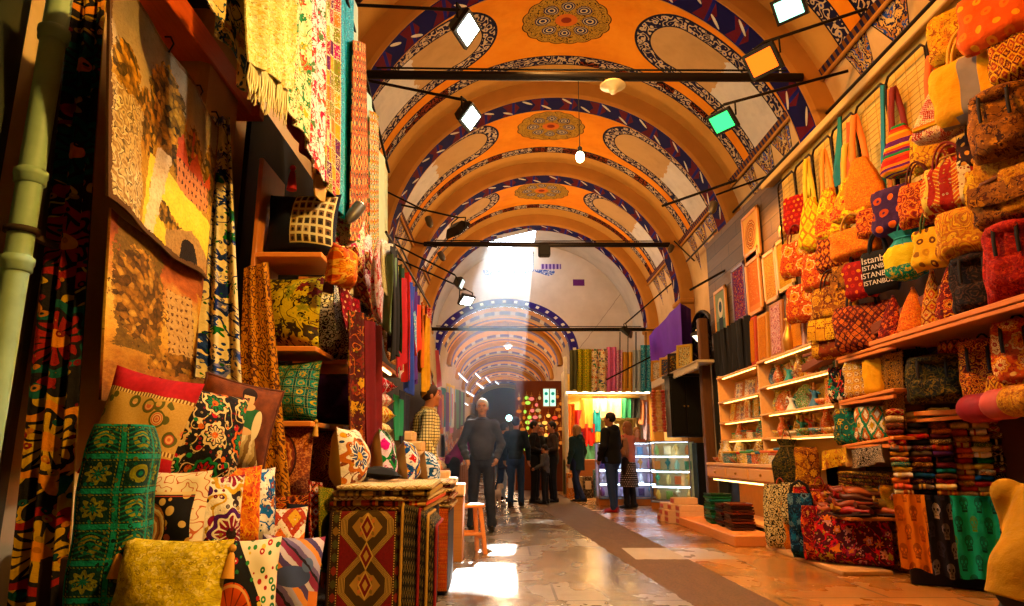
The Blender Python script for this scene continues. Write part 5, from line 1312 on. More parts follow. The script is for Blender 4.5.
        for s in (-1, 1): strap_mb([(s*w*.2, -t*.52, h*.92), (s*w*.2, -t*.62, h*.7), (s*w*.2, -t*.6, h*.5)], .022).build('strap', plain('dark_strap', '#1c120c', .8), root)
        m = MB(); m.tube(arch_pts(w*.25, h*.16, 8, t*.2, h*.95), .008, 6); m.build('handle', plain('dark_strap', '#1c120c', .8), root)
    return root
def wbag(kind, label, px0, px1, y0, y1, x, mat, mat2, rz=-1.05, t=None, group='bags hung on the right wall', tilt=0.0, extra=None, lean=0.0):
    "px0..px1, y0 (top) .. y1 (bottom) of the bag in the photograph, x = the plane it hangs on"
    p = on_x((px0+px1)/2, y1, x); s = ppm(p); q = on_x((px0+px1)/2, y0, x); h = q.z-p.z
    wd = Vector((math.cos(rz), math.sin(rz), 0)); v = (p-CP).normalized(); pr = (wd-v*wd.dot(v)).length
    w = 1.22*(px1-px0)/s/max(.35, pr)
    t = t or min(w*.5, .2)
    if kind in ('tote', 'hand'): hb = h*.72
    elif kind == 'fold': hb = h*.66
    elif kind == 'sack': hb = h*.9
    else: hb = h
    return bag(kind, label, w, hb, t, mat, mat2, p, Euler((lean, tilt, rz)), group, seed=len(label)*1.7, extra=extra)

# ------------------------------------------------------------------ wall cladding and bag grids
XR = 3.52
def cladding():
    t = NT('dark_panel_boards'); o = t.obj()
    z = o[2]; b = xfr(z*4.4); w = t.wn(t.vec(xfl(z*4.4), 0.0)); n = t.noise(t.vec(o[1]*3, z*30), 1, 4)
    c = t.ramp(w*.6+n*.4, ['#33251a', '#4f3a28', '#6b5138', '#432f20'], False); c = t.mix(b < .05, c, '#0c0806')
    c = t.mix(xfr(o[1]*.9+xfl(z*4.4)*.37) < .012, c, '#0c0806'); t.bsdf(c, .6, 0, t.bump(n, .006, .4), .3); return t.mat
m = MB(); m.box((0, 0, 0), (.08, 4.4, 2.5)); o = place(m.build('wall_panel_right', cladding()), (3.78, 9.85, 3.55)); struct(o)
m = MB(); m.box((0, 0, 0), (.08, 5.6, 3.1)); o = place(m.build('wall_panel_right', plain('shop_back_wall', '#3a1c0c', .85)), (3.95, 6.0, 1.75)); struct(o)
m = MB(); m.box((0, 0, 0), (.06, 6.3, 1.5)); o = place(m.build('wall_panel_right', plain('yellow_lit_wall', '#d8b458', .85)), (3.72, 5.3, 4.0)); struct(o)  # pale board behind the grids, yellow lamplight put into its colour
m = MB(); a = on_x(795, 158, 3.6); m.box((.06, 0, 0), (.3, 7.2, .04), .01); m.box((-.08, 0, -.01), (.03, 7.2, .09), .01)
o = place(m.build('trim_shop_top', plain('pale_ledge', '#cfae6c', .7)), (3.68, 5.3, a.z+.07)); struct(o)
def grid_panel(label, px0, px1):
    a, b = on_x(px0, 300, XR+.1), on_x(px1, 300, XR+.1); y0, y1 = b.y, a.y; z1 = on_x(795, 160, XR).z; z0 = z1-1.15
    root = thing('wire_grid_panel', label, 'rack', (XR+.1, y0, z0), 0, 'wire grid panels on the right wall')
    m = MB(); W, H = y1-y0-.03, z1-z0
    m.tube([(0, 0, 0), (0, W, 0), (0, W, H-.05), (0, W-.05, H), (0, .05, H), (0, 0, H-.05)], .014, 8, loop=True); m.build('frame', plain('dark_tube', '#2a1a0c', .4, .6), root)
    m = MB()
    for k in range(1, int(H/.055)): m.tube([(0, 0, k*.055), (0, W, k*.055)], .0035, 4)
    for k in range(1, int(W/.2)+1): m.tube([(.004, W*k/(int(W/.2)+1), 0), (.004, W*k/(int(W/.2)+1), H)], .0035, 4)
    m.build('wires', plain('brass_wire', '#b08a3c', .4, .7), root)
GP = [(787, 806, 'farthest'), (806, 826, 'second farthest'), (826, 848, 'third farthest'), (848, 876, 'middle'), (876, 912, 'third nearest'), (912, 962, 'second nearest'), (962, 1035, 'nearest')]
for a, b, nm in GP: grid_panel(nm+' wire grid panel behind the hanging bags on the right', a, b)

FB = {
 'reddot': fabric('dots', ['#8a1410', '#e8a060', '#d8642a', '#b02a1c'], .9, seed=101.0),
 'yellow': fabric('ikat', ['#e0a414', '#e8c83a', '#d8741c', '#f0d860'], .7, seed=102.0),
 'sun': fabric('suzani', ['#d88a14', '#e8b83a', '#c8401c', '#f0d868', '#b8280f'], 1.1, seed=103.0),
 'orange': fabric('damask', ['#d8641c', '#e8862c', '#f0a850'], .6, seed=104.0),
 'stripeg': fabric('stripes', ['#b02414', '#d8741c', '#3a7a4a', '#c8a03c', '#5a2a5a', '#c84a1c'], .55, seed=105.0),
 'mirror': fabric('mirror', ['#e8c490', '#b83a1c', '#f0e4cc', '#7a1c14'], .6, seed=106.0),
 'goldfl': fabric('floral', ['#d8a02c', '#a8541c', '#c8741c', '#e8c468', '#8a4a14'], .8, seed=107.0),
 'moon': fabric('dots', ['#d8581c', '#e8a850', '#e89a3c', '#d8741c'], 1.6, seed=108.0),
 'ygy': fabric('plain', ['#e0a81c', '#d89414'], 1, seed=109.0),
 'brownfl': fabric('floral', ['#8a541c', '#3a1c0c', '#c8883a', '#5a2a10', '#a86a24'], .8, seed=110.0),
 'dkdot': fabric('dots', ['#2a140c', '#d8a068', '#b8743a'], 1.1, seed=111.0),
 'redpais': fabric('paisley', ['#b03414', '#e89a4a', '#d8641c', '#7a1c0c'], .8, seed=112.0),
 'purple': fabric('dots', ['#3a2444', '#d8642a', '#a84a2a'], 1.8, seed=113.0),
 'stripew': fabric('vstripes', ['#a82414', '#e8d8a8', '#c8541c', '#e8c878'], 1.2, seed=114.0),
 'canvas': fabric('damask', ['#c88a3c', '#a8642a', '#e0b068'], 1.0, seed=115.0),
 'tealy': fabric('plain', ['#c8b03c', '#d8c458'], 1, seed=116.0),
 'yeldot': fabric('dots', ['#dca82a', '#8a5a14', '#6a3c14', '#c88a1c'], 1.3, seed=117.0),
 'crump': fabric('paisley', ['#d89a2c', '#c8741c', '#e8b850', '#b86a1c'], 1.3, seed=118.0),
 'black': fabric('paisley', ['#140f10', '#2a1c18', '#4a3428', '#1c1414'], .8, seed=119.0),
 'redpk': fabric('damask', ['#a81c10', '#c83a1c', '#8a140c'], 1.0, seed=120.0),
 'kil1': fabric('kilim', ['#6a1c0c', '#d8903a', '#a83a14', '#e8b868'], .5, seed=121.0),
 'kil2': fabric('kilim', ['#8a2a10', '#e0a04a', '#c8581c', '#3a140a'], .45, seed=122.0),
 'dia': fabric('diamonds', ['#2a0f0a', '#5a1c10', '#7a2410', '#a84a1c', '#c8642a'], .9, seed=123.0),
 'dkyel': fabric('patch', ['#d89a2c', '#b8741c', '#e0b04a', '#8a3a14'], 1.1, seed=124.0),
 'brgold': fabric('suzani', ['#8a4a14', '#d8a03c', '#5a2410', '#c88a34'], .7, seed=125.0),
 'flblk': fabric('floral', ['#141414', '#c8281c', '#1c7a5a', '#d8a03c', '#e8d8b0'], 1.3, seed=126.0),
 'bead': fabric('panels', ['#c88a3a', '#efe0b8', '#6a2a14', '#e0b468'], .6, seed=127.0),
 'tealfl': fabric('floral', ['#1c5a4a', '#c8a83c', '#3a8a6a', '#7a3a1c', '#0f3a30'], .9, seed=128.0),
 'oval': fabric('ikat', ['#c8a04a', '#efe4c0', '#2a7a5a', '#b8642a', '#efe4c0'], .75, seed=129.0),
 'camo': fabric('damask', ['#1c1c10', '#3a3814', '#6a541c'], 1.4, seed=130.0),
 'rust': fabric('paisley', ['#7a2410', '#c8641c', '#e0a040', '#4a140a'], .5, seed=131.0),
 'redfl': fabric('floral', ['#6a0c10', '#d85a2a', '#c81c2a', '#e8b878', '#a8342a'], .9, seed=132.0),
 'whblk': fabric('crochet', ['#e0cf9a', '#1c1810', '#c8a04a'], .9, seed=133.0),
 'orgfl': fabric('suzani', ['#c8501c', '#e8a04a', '#f0d090', '#a82a10'], .8, seed=134.0),
 'dknavy': fabric('plain', ['#14141c', '#1c2034'], 1, seed=135.0),
 'bluepk': fabric('floral', ['#1c3048', '#3a6a8a', '#141a24', '#6a8a9a'], 1.0, seed=136.0),
 'carpet': fabric('floral', ['#4a0810', '#c81c24', '#d8742a', '#e0a89a', '#a89a3a', '#8a1c3a'], 1.25, seed=137.0),
}
STR = lambda c: plain('strap_'+c.strip('#'), c, .8)
WB = [
 # kind, label, px0, px1, ytop, ybot, x, mat, strapcolour, rz
 ('pouch', 'red pouch with pale dots at the far end of the grid panels', 788, 809, 193, 232, 3.42, 'reddot', '#6a3a10', -.9),
 ('sling', 'yellow sling bag hanging next to the red dotted pouch', 803, 827, 150, 250, 3.42, 'yellow', '#d8b020', -1.0),
 ('sling', 'amber sling bag with long orange straps', 820, 846, 140, 241, 3.36, 'sun', '#e08a1c', -1.0),
 ('sling', 'yellow sunburst sling bag with a red base', 838, 872, 136, 222, 3.34, 'sun', '#e0a020', -1.0),
 ('sling', 'large sheer orange sling bag on the middle grid panel', 848, 884, 104, 215, 3.40, 'orange', '#e87a1c', -1.0),
 ('sling', 'striped red and green sling bag with a dark red strap', 888, 922, 76, 176, 3.40, 'stripeg', '#7a1c14', -1.0),
 ('sling', 'mirror work sling bag in cream and red with an orange strap', 922, 964, 44, 140, 3.36, 'mirror', '#e0641c', -1.0),
 ('pouch', 'small cream and orange pouch under the mirror work bag', 918, 948, 126, 170, 3.46, 'goldfl', '#c8641c', -1.0),
 ('pouch', 'golden flowered barrel pouch near the top right', 938, 976, 4, 58, 3.40, 'goldfl', '#a8541c', -1.0),
 ('pouch', 'orange pouch printed with pale moons at the top right corner', 972, 1030, -22, 42, 3.36, 'moon', '#c8501c', -1.0),
 ('tote', 'wide yellow tote with a grey middle stripe', 950, 1008, 22, 118, 3.34, 'ygy', '#d8a024', -.95),
 ('pack', 'brown flowered backpack near the right edge', 984, 1034, 82, 156, 3.30, 'brownfl', '#5a3414', -1.0),
 ('pouch', 'red and black pouch hanging above the brown flowered backpack', 1000, 1040, 30, 78, 3.40, 'kil1', '#2a140c', -1.0),
 ('hand', 'dark brown handbag with pale dots below the yellow tote', 966, 1003, 112, 166, 3.42, 'dkdot', '#1c0f0a', -1.0),
 ('sack', 'orange drawstring bag with white embroidery', 938, 978, 140, 197, 3.36, 'stripew', '#d8a04a', -1.0),
 ('fold', 'sand coloured flap bag at the right edge under the backpack', 992, 1034, 128, 200, 3.38, 'canvas', '#b8782c', -1.0),
 ('pouch', 'pale cream pouch peeping out at the right edge', 1010, 1044, 160, 214, 3.30, 'canvas', '#8a5a24', -1.0),
 # second row
 ('tote', 'plain orange tote under the sunburst sling bag', 840, 874, 214, 258, 3.30, 'orange', '#a8741c', -1.0),
 ('hand', 'orange red flowered handbag below the red dotted pouch', 786, 815, 224, 276, 3.38, 'orgfl', '#7a1c10', -1.0),
 ('pouch', 'red brown striped pouch beside the plain orange tote', 822, 847, 232, 271, 3.34, 'kil2', '#5a140a', -1.0),
 ('pouch', 'orange pouch with a pale pocket under the flowered handbag', 808, 836, 250, 290, 3.36, 'orgfl', '#e8c878', -1.0),
 ('pouch', 'orange red pouch left of the purple starred pouch', 862, 886, 206, 236, 3.36, 'redpais', '#8a2a10', -1.0),
 ('pouch', 'purple pouch with orange stars', 880, 912, 184, 233, 3.32, 'purple', '#3a2030', -1.0),
 ('hand', 'orange red paisley handbag', 907, 942, 160, 224, 3.32, 'redpais', '#5a1c10', -1.0),
 ('hand', 'large cream and red striped handbag', 932, 980, 140, 210, 3.30, 'stripew', '#8a2414', -1.0),
 ('pouch', 'golden yellow pouch beside the large striped handbag', 974, 1004, 164, 206, 3.32, 'goldfl', '#b8741c', -1.0),
 ('fold', 'brown leather flap bag near the right edge', 986, 1030, 158, 224, 3.26, 'brownfl', '#6a3a14', -1.0),
 ('tote', 'dark red tote with white dots', 852, 875, 244, 298, 3.30, 'reddot', '#1c0c0a', -1.0),
 ('sack', 'teal and yellow drawstring bag', 893, 926, 222, 280, 3.28, 'tealy', '#1c8a8a', -1.0),
 ('hand', 'yellow handbag with brown ring print', 921, 954, 208, 268, 3.28, 'yeldot', '#4a5a1c', -1.0),
 ('pouch', 'crumpled golden pouch right of the ring print handbag', 948, 994, 204, 254, 3.26, 'crump', '#b8741c', -1.0),
 ('pack', 'bright red backpack at the right edge', 1000, 1040, 218, 290, 3.22, 'redpk', '#7a0f0c', -1.0),
 ('pouch', 'orange pouch at the left end under the flowered handbags', 792, 818, 282, 322, 3.40, 'orgfl', '#8a2a10', -1.0),
 ('hand', 'brown and gold figured handbag above the panelled bag', 818, 854, 270, 321, 3.30, 'brgold', '#3a1c0c', -1.0),
 ('pouch', 'small brown bag hung beside the dark red dotted tote', 836, 858, 262, 292, 3.38, 'brownfl', '#2a140c', -1.0),
 ('fold', 'black shoulder bag with a yellow figured panel', 820, 852, 296, 358, 3.28, 'dkyel', '#14100c', -1.0),
 ('tote', 'big dark tote with red diamonds', 846, 890, 284, 350, 3.34, 'dia', '#1c0c0a', -1.0),
]
for k, lab, a, b, y0, y1, x, mt, sc_, rz in WB:
    wbag(k, lab, a, b, y0, y1, x, FB[mt], STR(sc_), rz, tilt=0.0, extra=(FB['stripeg'] if 'mirror' in lab else None))
# grey stripe panel of the yellow tote is a sewn panel
for o in list(bpy.data.objects):
    if o.get('label') == 'wide yellow tote with a grey middle stripe':
        b = next(c for c in o.children if c.name.startswith('body')); xs = [v.co.x for v in b.data.vertices]; W = max(xs)-min(xs)
        b.data.materials.append(plain('grey_canvas', '#8a8078', .85))
        for pl in b.data.polygons:
            if -.16*W < pl.center.x < .12*W: pl.material_index = 1
    if o.get('label') == 'teal and yellow drawstring bag':
        b = next(c for c in o.children if c.name.startswith('body')); zs = [v.co.z for v in b.data.vertices]; H = max(zs)
        b.data.materials.append(plain('teal_cotton', '#1c8a86', .85)); b.data.materials.append(fabric('floral', ['#3a8a6a', '#c8b44a', '#1c6a5a'], .6, seed=140.0))
        for pl in b.data.polygons: pl.material_index = 1 if pl.center.z > H*.68 else (2 if pl.center.z < H*.3 else 0)
# black souvenir bag with lettering
p = on_x(883, 292, 3.26); root = thing('tote_bag', 'black tote with rows of white lettering', 'bag', p, Euler((0, 0, -1.0)), 'bags hung on the right wall')
s_ = ppm(p); h = (292-238)/s_; w = .30
bag_shell(w, h*.8, .09, .04, .4, 6, 3, wr=.003).build('body', M_BLACK, root)
for s in (-1, 1): strap_mb(arch_pts(w*.5, h*.4, 12, s*.015, h*.74), .022).build('handle', M_BLACK, root)
def text(body, size, loc, rot, mat, parent, ext=.001, align='CENTER', name='lettering'):
    c = bpy.data.curves.new(name, 'FONT'); c.body = body; c.size = size; c.extrude = ext; c.align_x = align; c.align_y = 'CENTER'
    c.materials.append(mat); o = bpy.data.objects.new(name, c); COL.objects.link(o); o.location = loc; o.rotation_euler = rot
    bpy.context.view_layer.update(); me = bpy.data.meshes.new_from_object(o.evaluated_get(bpy.context.evaluated_depsgraph_get()))
    q = bpy.data.objects.new(name, me); COL.objects.link(q); q.location = loc; q.rotation_euler = rot; bpy.data.objects.remove(o)
    if parent is not None: q.parent = parent
    return q
MW = plain('white_print', '#e8dcc8', .8)
for i, (tx, sz) in enumerate([('Istanbul', .085), ('ISTANBUL', .058), ('ISTANBUL', .066), ('ISTANBUL', .058)]): text(tx, sz, (0, -.052, h*(.62-.145*i)), (PI/2, 0, 0), MW, root)
# straps / bead strings on the grids
for lab, tl, tr, br, bl, c in [('teal cloth belt hanging in a point on the grid', (838, 118), (842, 116), (845, 182), (832, 188), '#10807c'), ('long turquoise sash beside the striped sling bag', (880, 86), (885, 84), (887, 190), (881, 194), '#1c8aa0'), ('orange zigzag sash beside the turquoise sash', (887, 90), (893, 88), (893, 188), (888, 190), '#c8741c'), ('orange scarf strip beside the large sheer sling', (846, 124), (852, 120), (852, 190), (846, 196), '#e05a14'), ('lime yellow strip near the far end of the grids', (806, 168), (811, 164), (812, 232), (806, 236), '#c8c82a')]:
    strip(lab, tl, tr, br, bl, XR+.02, plain('sash_'+c.strip('#'), c, .75, var=.25), cat='sash', name="sash", group='sashes hung on the wire grids', nu=8, nv=14, amp=.01)

# ------------------------------------------------------------------ leaning shelves with hats and backpacks
def ledge(label, pa, pb, x0, x1, th=.04, mat=None, name='shelf_board', brk=True):
    "a shelf board whose front edge runs between two picture points on the plane x0"
    a, b = on_x(*pa, x0), on_x(*pb, x0)
    root = thing(name, label, 'shelf', (x0, min(a.y, b.y), (a.z+b.z)/2)); L = abs(a.y-b.y); dz = (a.z-b.z) if a.y > b.y else (b.z-a.z)
    m = MB(); m.at((0, 0, 0), (math.atan2(dz, L), 0, 0)); m.box(((x1-x0)/2, L/2, -th/2), (x1-x0, L, th), .006); m.v = [v-Vector((0, 0, dz/2)) for v in m.v]; m.build('board', mat or M_WOODY, root)
    m = MB(); m.box((.02, L*.5, -th-.02), (.03, L*.96, .03), .004); m.build('front_rail', mat or M_WOODY, root)
    return root
ledge('long brown beam under the second row of bags', (800, 366), (1030, 232), 3.32, 3.8, .08, wood('dark_beam', '#4a1f0c', '#7a3a18', .6, 1))
ledge('orange shelf carrying the pointed pouches', (868, 342), (1040, 288), 3.10, 3.8, .04)
G3 = 'pointed pouches and packs on the orange shelf'
def on_ledge(px, x, pa=(868, 342), pb=(1040, 288), x0=3.10):
    a, b = on_x(*pa, x0), on_x(*pb, x0); y = on_x(px, 320, x).y; return Vector((x, y, a.z+(b.z-a.z)*(y-a.y)/(b.y-a.y)+.008))
def cone_pouch(label, px, w, h, mat, mat2, lean=0):
    p = on_ledge(px, 3.3); root = thing('pointed_pouch', label, 'bag', p, Euler((0, lean, -1.0)), G3)
    m = MB(); n = 22; rings = []
    for k in range(12):
        v = k/11; e = (1-.86*v**1.5)*min(1, .8+v*2); rings.append([(math.cos(2*PI*j/n)*w/2*e+.03*v*v, math.sin(2*PI*j/n)*w*.32*e, h*v) for j in range(n)])
    m.loft(rings); m.build('body', mat, root); m = MB(); m.ball((.03, 0, h+.01), .016, 8, 6); m.build('tip', mat2, root)
cone_pouch('dark red pointed pouch at the left end of the orange shelf', 892, .27, .36, FB['redpais'] if False else fabric('floral', ['#5a0c0c', '#a82a1c', '#d86a3a'], .5, seed=141.0), STR('#5a140a'))
cone_pouch('salmon orange pointed pouch beside the dark red one', 913, .27, .36, fabric('damask', ['#d8642c', '#e8884a', '#f0a870'], .8, seed=142.0), STR('#d8642c'))
cone_pouch('narrow cream pointed pouch with red bands', 934, .2, .44, fabric('kilim', ['#e0b878', '#c8401c', '#d8a04a', '#8a2a10'], .5, seed=143.0), STR('#d8a04a'))
cone_pouch('maroon pointed pouch with a medallion print', 954, .26, .44, fabric('suzani', ['#7a1c14', '#d8642a', '#e8a04a', '#4a0f0c'], .5, seed=144.0), STR('#7a1c14'))
p = on_ledge(985, 3.3); bag('pack', 'black paisley backpack on the orange shelf', .36, .42, .2, FB['black'], FB['black'], p, Euler((0, 0, -.9)), G3, 5)
p = on_ledge(1024, 3.3); bag('pack', 'red quilted backpack at the right end of the orange shelf', .36, .4, .2, FB['redpk'], FB['redpk'], p, Euler((0, 0, -.9)), G3, 6)

# lower right: textile rolls, paisley packs, dark bags behind the scarf table
ledge('lower shelf behind the folded scarves', (905, 412), (1040, 404), 3.42, 3.9, .04)
LB = [('pack', 'dark olive camouflage pack above the folded scarves', 918, 968, 354, 402, 3.36, 'camo', '#14140c'), ('pack', 'rust paisley backpack below the orange shelf', 972, 1008, 338, 404, 3.40, 'rust', '#7a2410'), ('pack', 'orange flowered backpack at the right edge below the shelf', 1006, 1046, 318, 386, 3.36, 'orgfl', '#c8641c'),
      ('hand', 'black and white paisley handbag beneath the orange shelf', 898, 930, 330, 395, 3.5, 'black', '#0c0a0a'), ('pouch', 'copper sequinned pouch beneath the orange shelf', 948, 974, 338, 384, 3.44, 'kil2', '#3a140a'), ('pouch', 'red and gold kilim pouch on the lower shelf', 996, 1030, 374, 408, 3.30, 'kil1', '#c8a03c')]
for k, lab, a, b, y0, y1, x, mt, c in LB: wbag(k, lab, a, b, y0, y1, x, FB[mt], STR(c), -.95, group='packs behind the folded scarves')
def roll(label, px0, px1, y, x, r, mat, cat='fabric roll'):
    a, b = on_x(px0, y, x), on_x(px1, y, x); L = min(1.2, abs(a.y-b.y)); p = (a+b)/2
    m = MB(); rings = []
    for k in range(9):
        yy = -L/2+L*k/8; e = .9 if k in (0, 8) else 1; rings.append([((r*e)*math.cos(2*PI*j/18)*(1+.02*math.sin(5*j+k)), yy, r*e*math.sin(2*PI*j/18)) for j in range(18)])
    m.loft(rings); o = place(m.build('fabric_roll', mat), p); tag(o, label, cat, 'rolled fabrics behind the folded scarves'); return o
roll('crimson fabric roll above the folded scarves', 968, 996, 408, 3.28, .10, plain('crimson_velvet', '#a80a1e', .7, var=.3))
roll('salmon pink fabric roll next to the crimson roll', 992, 1014, 404, 3.24, .10, plain('salmon_velvet', '#d8584a', .7, var=.2))
roll('tan printed fabric roll at the right edge', 1010, 1040, 400, 3.20, .10, FB['canvas'])
strip('golden brown crochet shawl hanging beside the patterned bags', (880, 356), (905, 350), (908, 428), (884, 432), 3.36, fabric('crochet', ['#a8742c', '#2a1408', '#d8a85a'], .45, seed=145.0), cat='shawl', name='shawl', group='scarves on the right wall')
strip('violet scarf glimpsed in the dark under the orange shelf', (924, 346), (944, 342), (946, 372), (928, 374), 3.7, plain('violet_scarf', '#6a2aa8', .7), cat='scarf', name='scarf', group='scarves on the right wall', nu=8, nv=8)
m = MB(); m.box((0, 0, 0), (.03, .34, .26), .004); o = place(m.build('display_screen', glow('small_screen', '#7ab8e8', 1.6)), on_x(966, 292, 3.72)); tag(o, 'small glowing blue screen glimpsed behind the pointed pouches', 'screen')

# pattern bags on the two small shelves
SHB = [(396, 832, 892, 3.26), (440, 838, 892, 3.24)]
ledge('upper small shelf of round embroidered bags', (836, 358), (893, 340), 3.26, 3.85, .03)
ledge('middle small shelf of round embroidered bags', (838, 401), (893, 388), 3.24, 3.85, .03)
ledge('lowest small shelf of round embroidered bags', (842, 445), (893, 436), 3.22, 3.85, .03)
RB = [('black round bag with red and teal flowers', 833, 852, 366, 402, 'flblk'), ('cream and gold bag with beaded panels', 850, 872, 360, 398, 'bead'), ('plain golden bag beside the beaded bag', 868, 884, 358, 394, 'ygy'), ('dark teal flowered bag on the lowest small shelf', 840, 864, 408, 444, 'tealfl'), ('cream bag with big leaf ovals on the lowest small shelf', 862, 890, 406, 442, 'oval')]
for lab, a, b, y0, y1, mt in RB: wbag('pouch', lab, a, b, y0, y1, 3.34, FB[mt], STR('#3a1c0c'), -1.0, group='round embroidered bags on small shelves')

# ------------------------------------------------------------------ folded scarves on the corner table
TC, TD = Vector((3.15, 5.72, 0)), Vector((.86, -.5, 0)).normalized(); TNn = Vector((.5, .86, 0)).normalized()   # along the front, into the stall
TW, TDp, TH = 1.02, .46, .69
rz_t = math.atan2(TD.y, TD.x)
root = thing('scarf_table', 'dark table carrying the folded scarves at the right corner', 'table', TC, rz_t)
m = MB(); m.box((TW/2, TDp/2, TH-.02), (TW, TDp, .04), .008); m.build('table_top', wood('dark_table', '#3a1a0c', '#6a3418', .5, 0), root)
m = MB(); m.box((TW/2+.02, TDp*.6, TH/2-.02), (TW-.1, TDp*.7, TH-.04), .01); m.build('table_base', plain('dark_table_cloth', '#1c0e0a', .9), root)
def t_at(u, v, z): return TC+TD*u+TNn*v+Vector((0, 0, z))
SCOL = {'red': '#a81c14', 'orange': '#d8741c', 'cream': '#e0cc98', 'black': '#14100f', 'brown': '#5a3014', 'pink': '#d87a6a', 'blue': '#3a5a8a', 'teal': '#1c7a78', 'purple': '#4a2450', 'gold': '#c8962a', 'grey': '#6a625a', 'maroon': '#5a0f14', 'tan': '#b88a54', 'green': '#4a6a2a', 'white': '#e8e0d0'}
stacks = [('leftmost', .03, .14, 'pale', ['cream', 'pink', 'orange', 'white', 'gold', 'teal', 'pink', 'tan', 'grey', 'red', 'orange', 'maroon', 'brown', 'cream', 'red']), ('second', .17, .16, 'dark', ['black', 'grey', 'purple', 'blue', 'black', 'brown', 'maroon', 'grey', 'purple', 'black', 'red', 'grey', 'black', 'tan', 'cream', 'brown', 'tan']),
          ('third', .335, .145, 'mixed', ['gold', 'cream', 'red', 'brown', 'teal', 'maroon', 'black', 'purple', 'red', 'brown', 'maroon', 'orange', 'brown', 'green', 'tan']), ('fourth', .485, .12, 'bright', ['cream', 'pink', 'tan', 'orange', 'cream', 'gold', 'red', 'orange', 'pink', 'red', 'tan', 'pink', 'cream']),
          ('fifth', .61, .12, 'light', ['tan', 'cream', 'red', 'blue', 'cream', 'gold', 'teal', 'white', 'cream', 'green', 'gold', 'white', 'cream']), ('sixth', .735, .13, 'monochrome', ['black', 'black', 'black', 'black', 'red', 'black', 'black', 'black', 'grey', 'black', 'black', 'orange', 'red', 'orange']), ('seventh', .87, .14, 'reddish', ['orange', 'gold', 'tan', 'pink', 'red', 'brown', 'orange', 'purple', 'tan', 'blue', 'red', 'gold', 'orange', 'tan'])]
for si, (nm, u, w, desc, cols) in enumerate(stacks):
    z = TH+.002; rs = random.Random(si+40)
    for k, cn in enumerate(cols):
        h = (.038+rs.uniform(0, .012)+(.012 if k > len(cols)-4 else 0))*(1 if si not in (3, 4) else .92)
        kd = rs.choice(['stripes', 'paisley', 'floral', 'kilim']); c = SCOL[cn]
        o = folded_mb(w+rs.uniform(-.014, .004), .36, h, si*20+k, n=6).build('folded_scarf', fabric(kd, [c, c, rs.choice(['#e0c080', '#a8542a', c, c]), '#e8d8b0' if nm == 'sixth' else c], .35, seed=200.0+si*3+k % 4))
        pz = t_at(u+w/2+rs.uniform(-.008, .008), .24+.05*(si % 2)+rs.uniform(-.02, .02), z); place(o, pz, rz_t+rs.uniform(-.07, .07)); z += h+.0008
        tag(o, '%s folded scarf, %s from the bottom of the %s stack on the right table' % (cn, ORD[k], nm), 'scarf', 'folded scarves in the %s stack' % nm)
def skull_scarf(label, u0, u1, cols, zb, seed):
    c = [t_at(u0, -.02, zb+.03), t_at(u1, -.02, zb), t_at(u1, -.02, TH+.012), t_at(u0, -.02, TH+.012)]
    drape('skull_scarf', label, 'scarf', c, fabric('skull', cols, .72, seed=seed), 'skull print scarves over the table front', folds=2, amp=.012, nu=18, nv=22, seed=int(seed))
skull_scarf('peach scarf with brown skulls hanging over the table front', .02, .24, ['#d88a54', '#8a4a24', '#a85a2c'], .12, 1.0)
skull_scarf('black scarf with grey skulls beside the peach scarf', .23, .42, ['#14131c', '#a8a2a4', '#6a6468', '#2c2a3a'], .08, 2.0)
skull_scarf('teal scarf with dark skulls hanging in the middle', .41, .72, ['#1c9a80', '#14443c', '#5a7a34', '#123830'], .07, 3.0)
skull_scarf('black scarf with pale and brown skulls at the table corner', .70, 1.0, ['#120f0e', '#a89c90', '#5a3420', '#8a8480'], .08, 4.0)

# ------------------------------------------------------------------ low shelf and floor goods
Lw = thing('low_display', 'low wooden display step with slippers on its top', 'display', (3.03, 6.2, 0))
m = MB(); m.box((.41, .48, .46), (.8, .96, .03), .006); m.build('top_board', wood('step_wood', '#8a4418', '#b8702c', .5, 1), Lw)
m = MB(); m.box((.66, .48, .22), (.26, .9, .44), .01); m.build('riser', wood('riser_wood', '#a86a24', '#c88a3c', .5, 1), Lw)
m = MB(); m.box((.1, .85, .02), (.44, 1.75, .04), .008); m.build('kickboard', wood('kick_wood', '#a87a40', '#c09458', .5, 1), Lw)
def slipper(label, loc, rot, mat):
    root = thing('slipper', label, 'slipper', loc, rot, 'embroidered slippers heaped on the low shelf', 1.3)
    m = MB(); n = 16; rings = []
    for k in range(11):
        v = k/10; wv = .042*(.55+.45*math.sin(PI*min(1, .18+v*.75)))*(1 if v < .9 else .5); hv = .03+.03*math.sin(PI*min(1, max(0, (v-.25)/.75)))+.012*(v > .9); z = .01+(.03*((v-.8)/.2)**2 if v > .8 else 0)
        rings.append([(math.cos(2*PI*j/n)*wv, -.12+.24*v, z+hv*.5+math.sin(2*PI*j/n)*hv*.5) for j in range(n)])
    m.loft(rings); m.build('upper', mat, root)
    m = MB(); m.loft([[(x_*.04*(.6+.4*math.sin(PI*(.2+.7*v))), -.125+.25*v, z_) for x_, z_ in ((-1, 0), (1, 0), (1, .01), (-1, .01))] for v in [i/8 for i in range(9)]], smooth=False); m.build('sole', plain('slipper_sole', '#3a1c0c', .8), root)
    return root
SL = [('red', '#a81c10'), ('orange', '#d8641c'), ('rust', '#8a3414'), ('gold', '#c8922a'), ('brown', '#5a2a10'), ('dark red', '#6a0f10'), ('copper', '#b85a24')]
rs = random.Random(77)
rowz = [.478, .53, .582, .634]; cnt = 0
place_words = ['on the bottom layer', 'on the second layer', 'on the third layer', 'on the top layer']
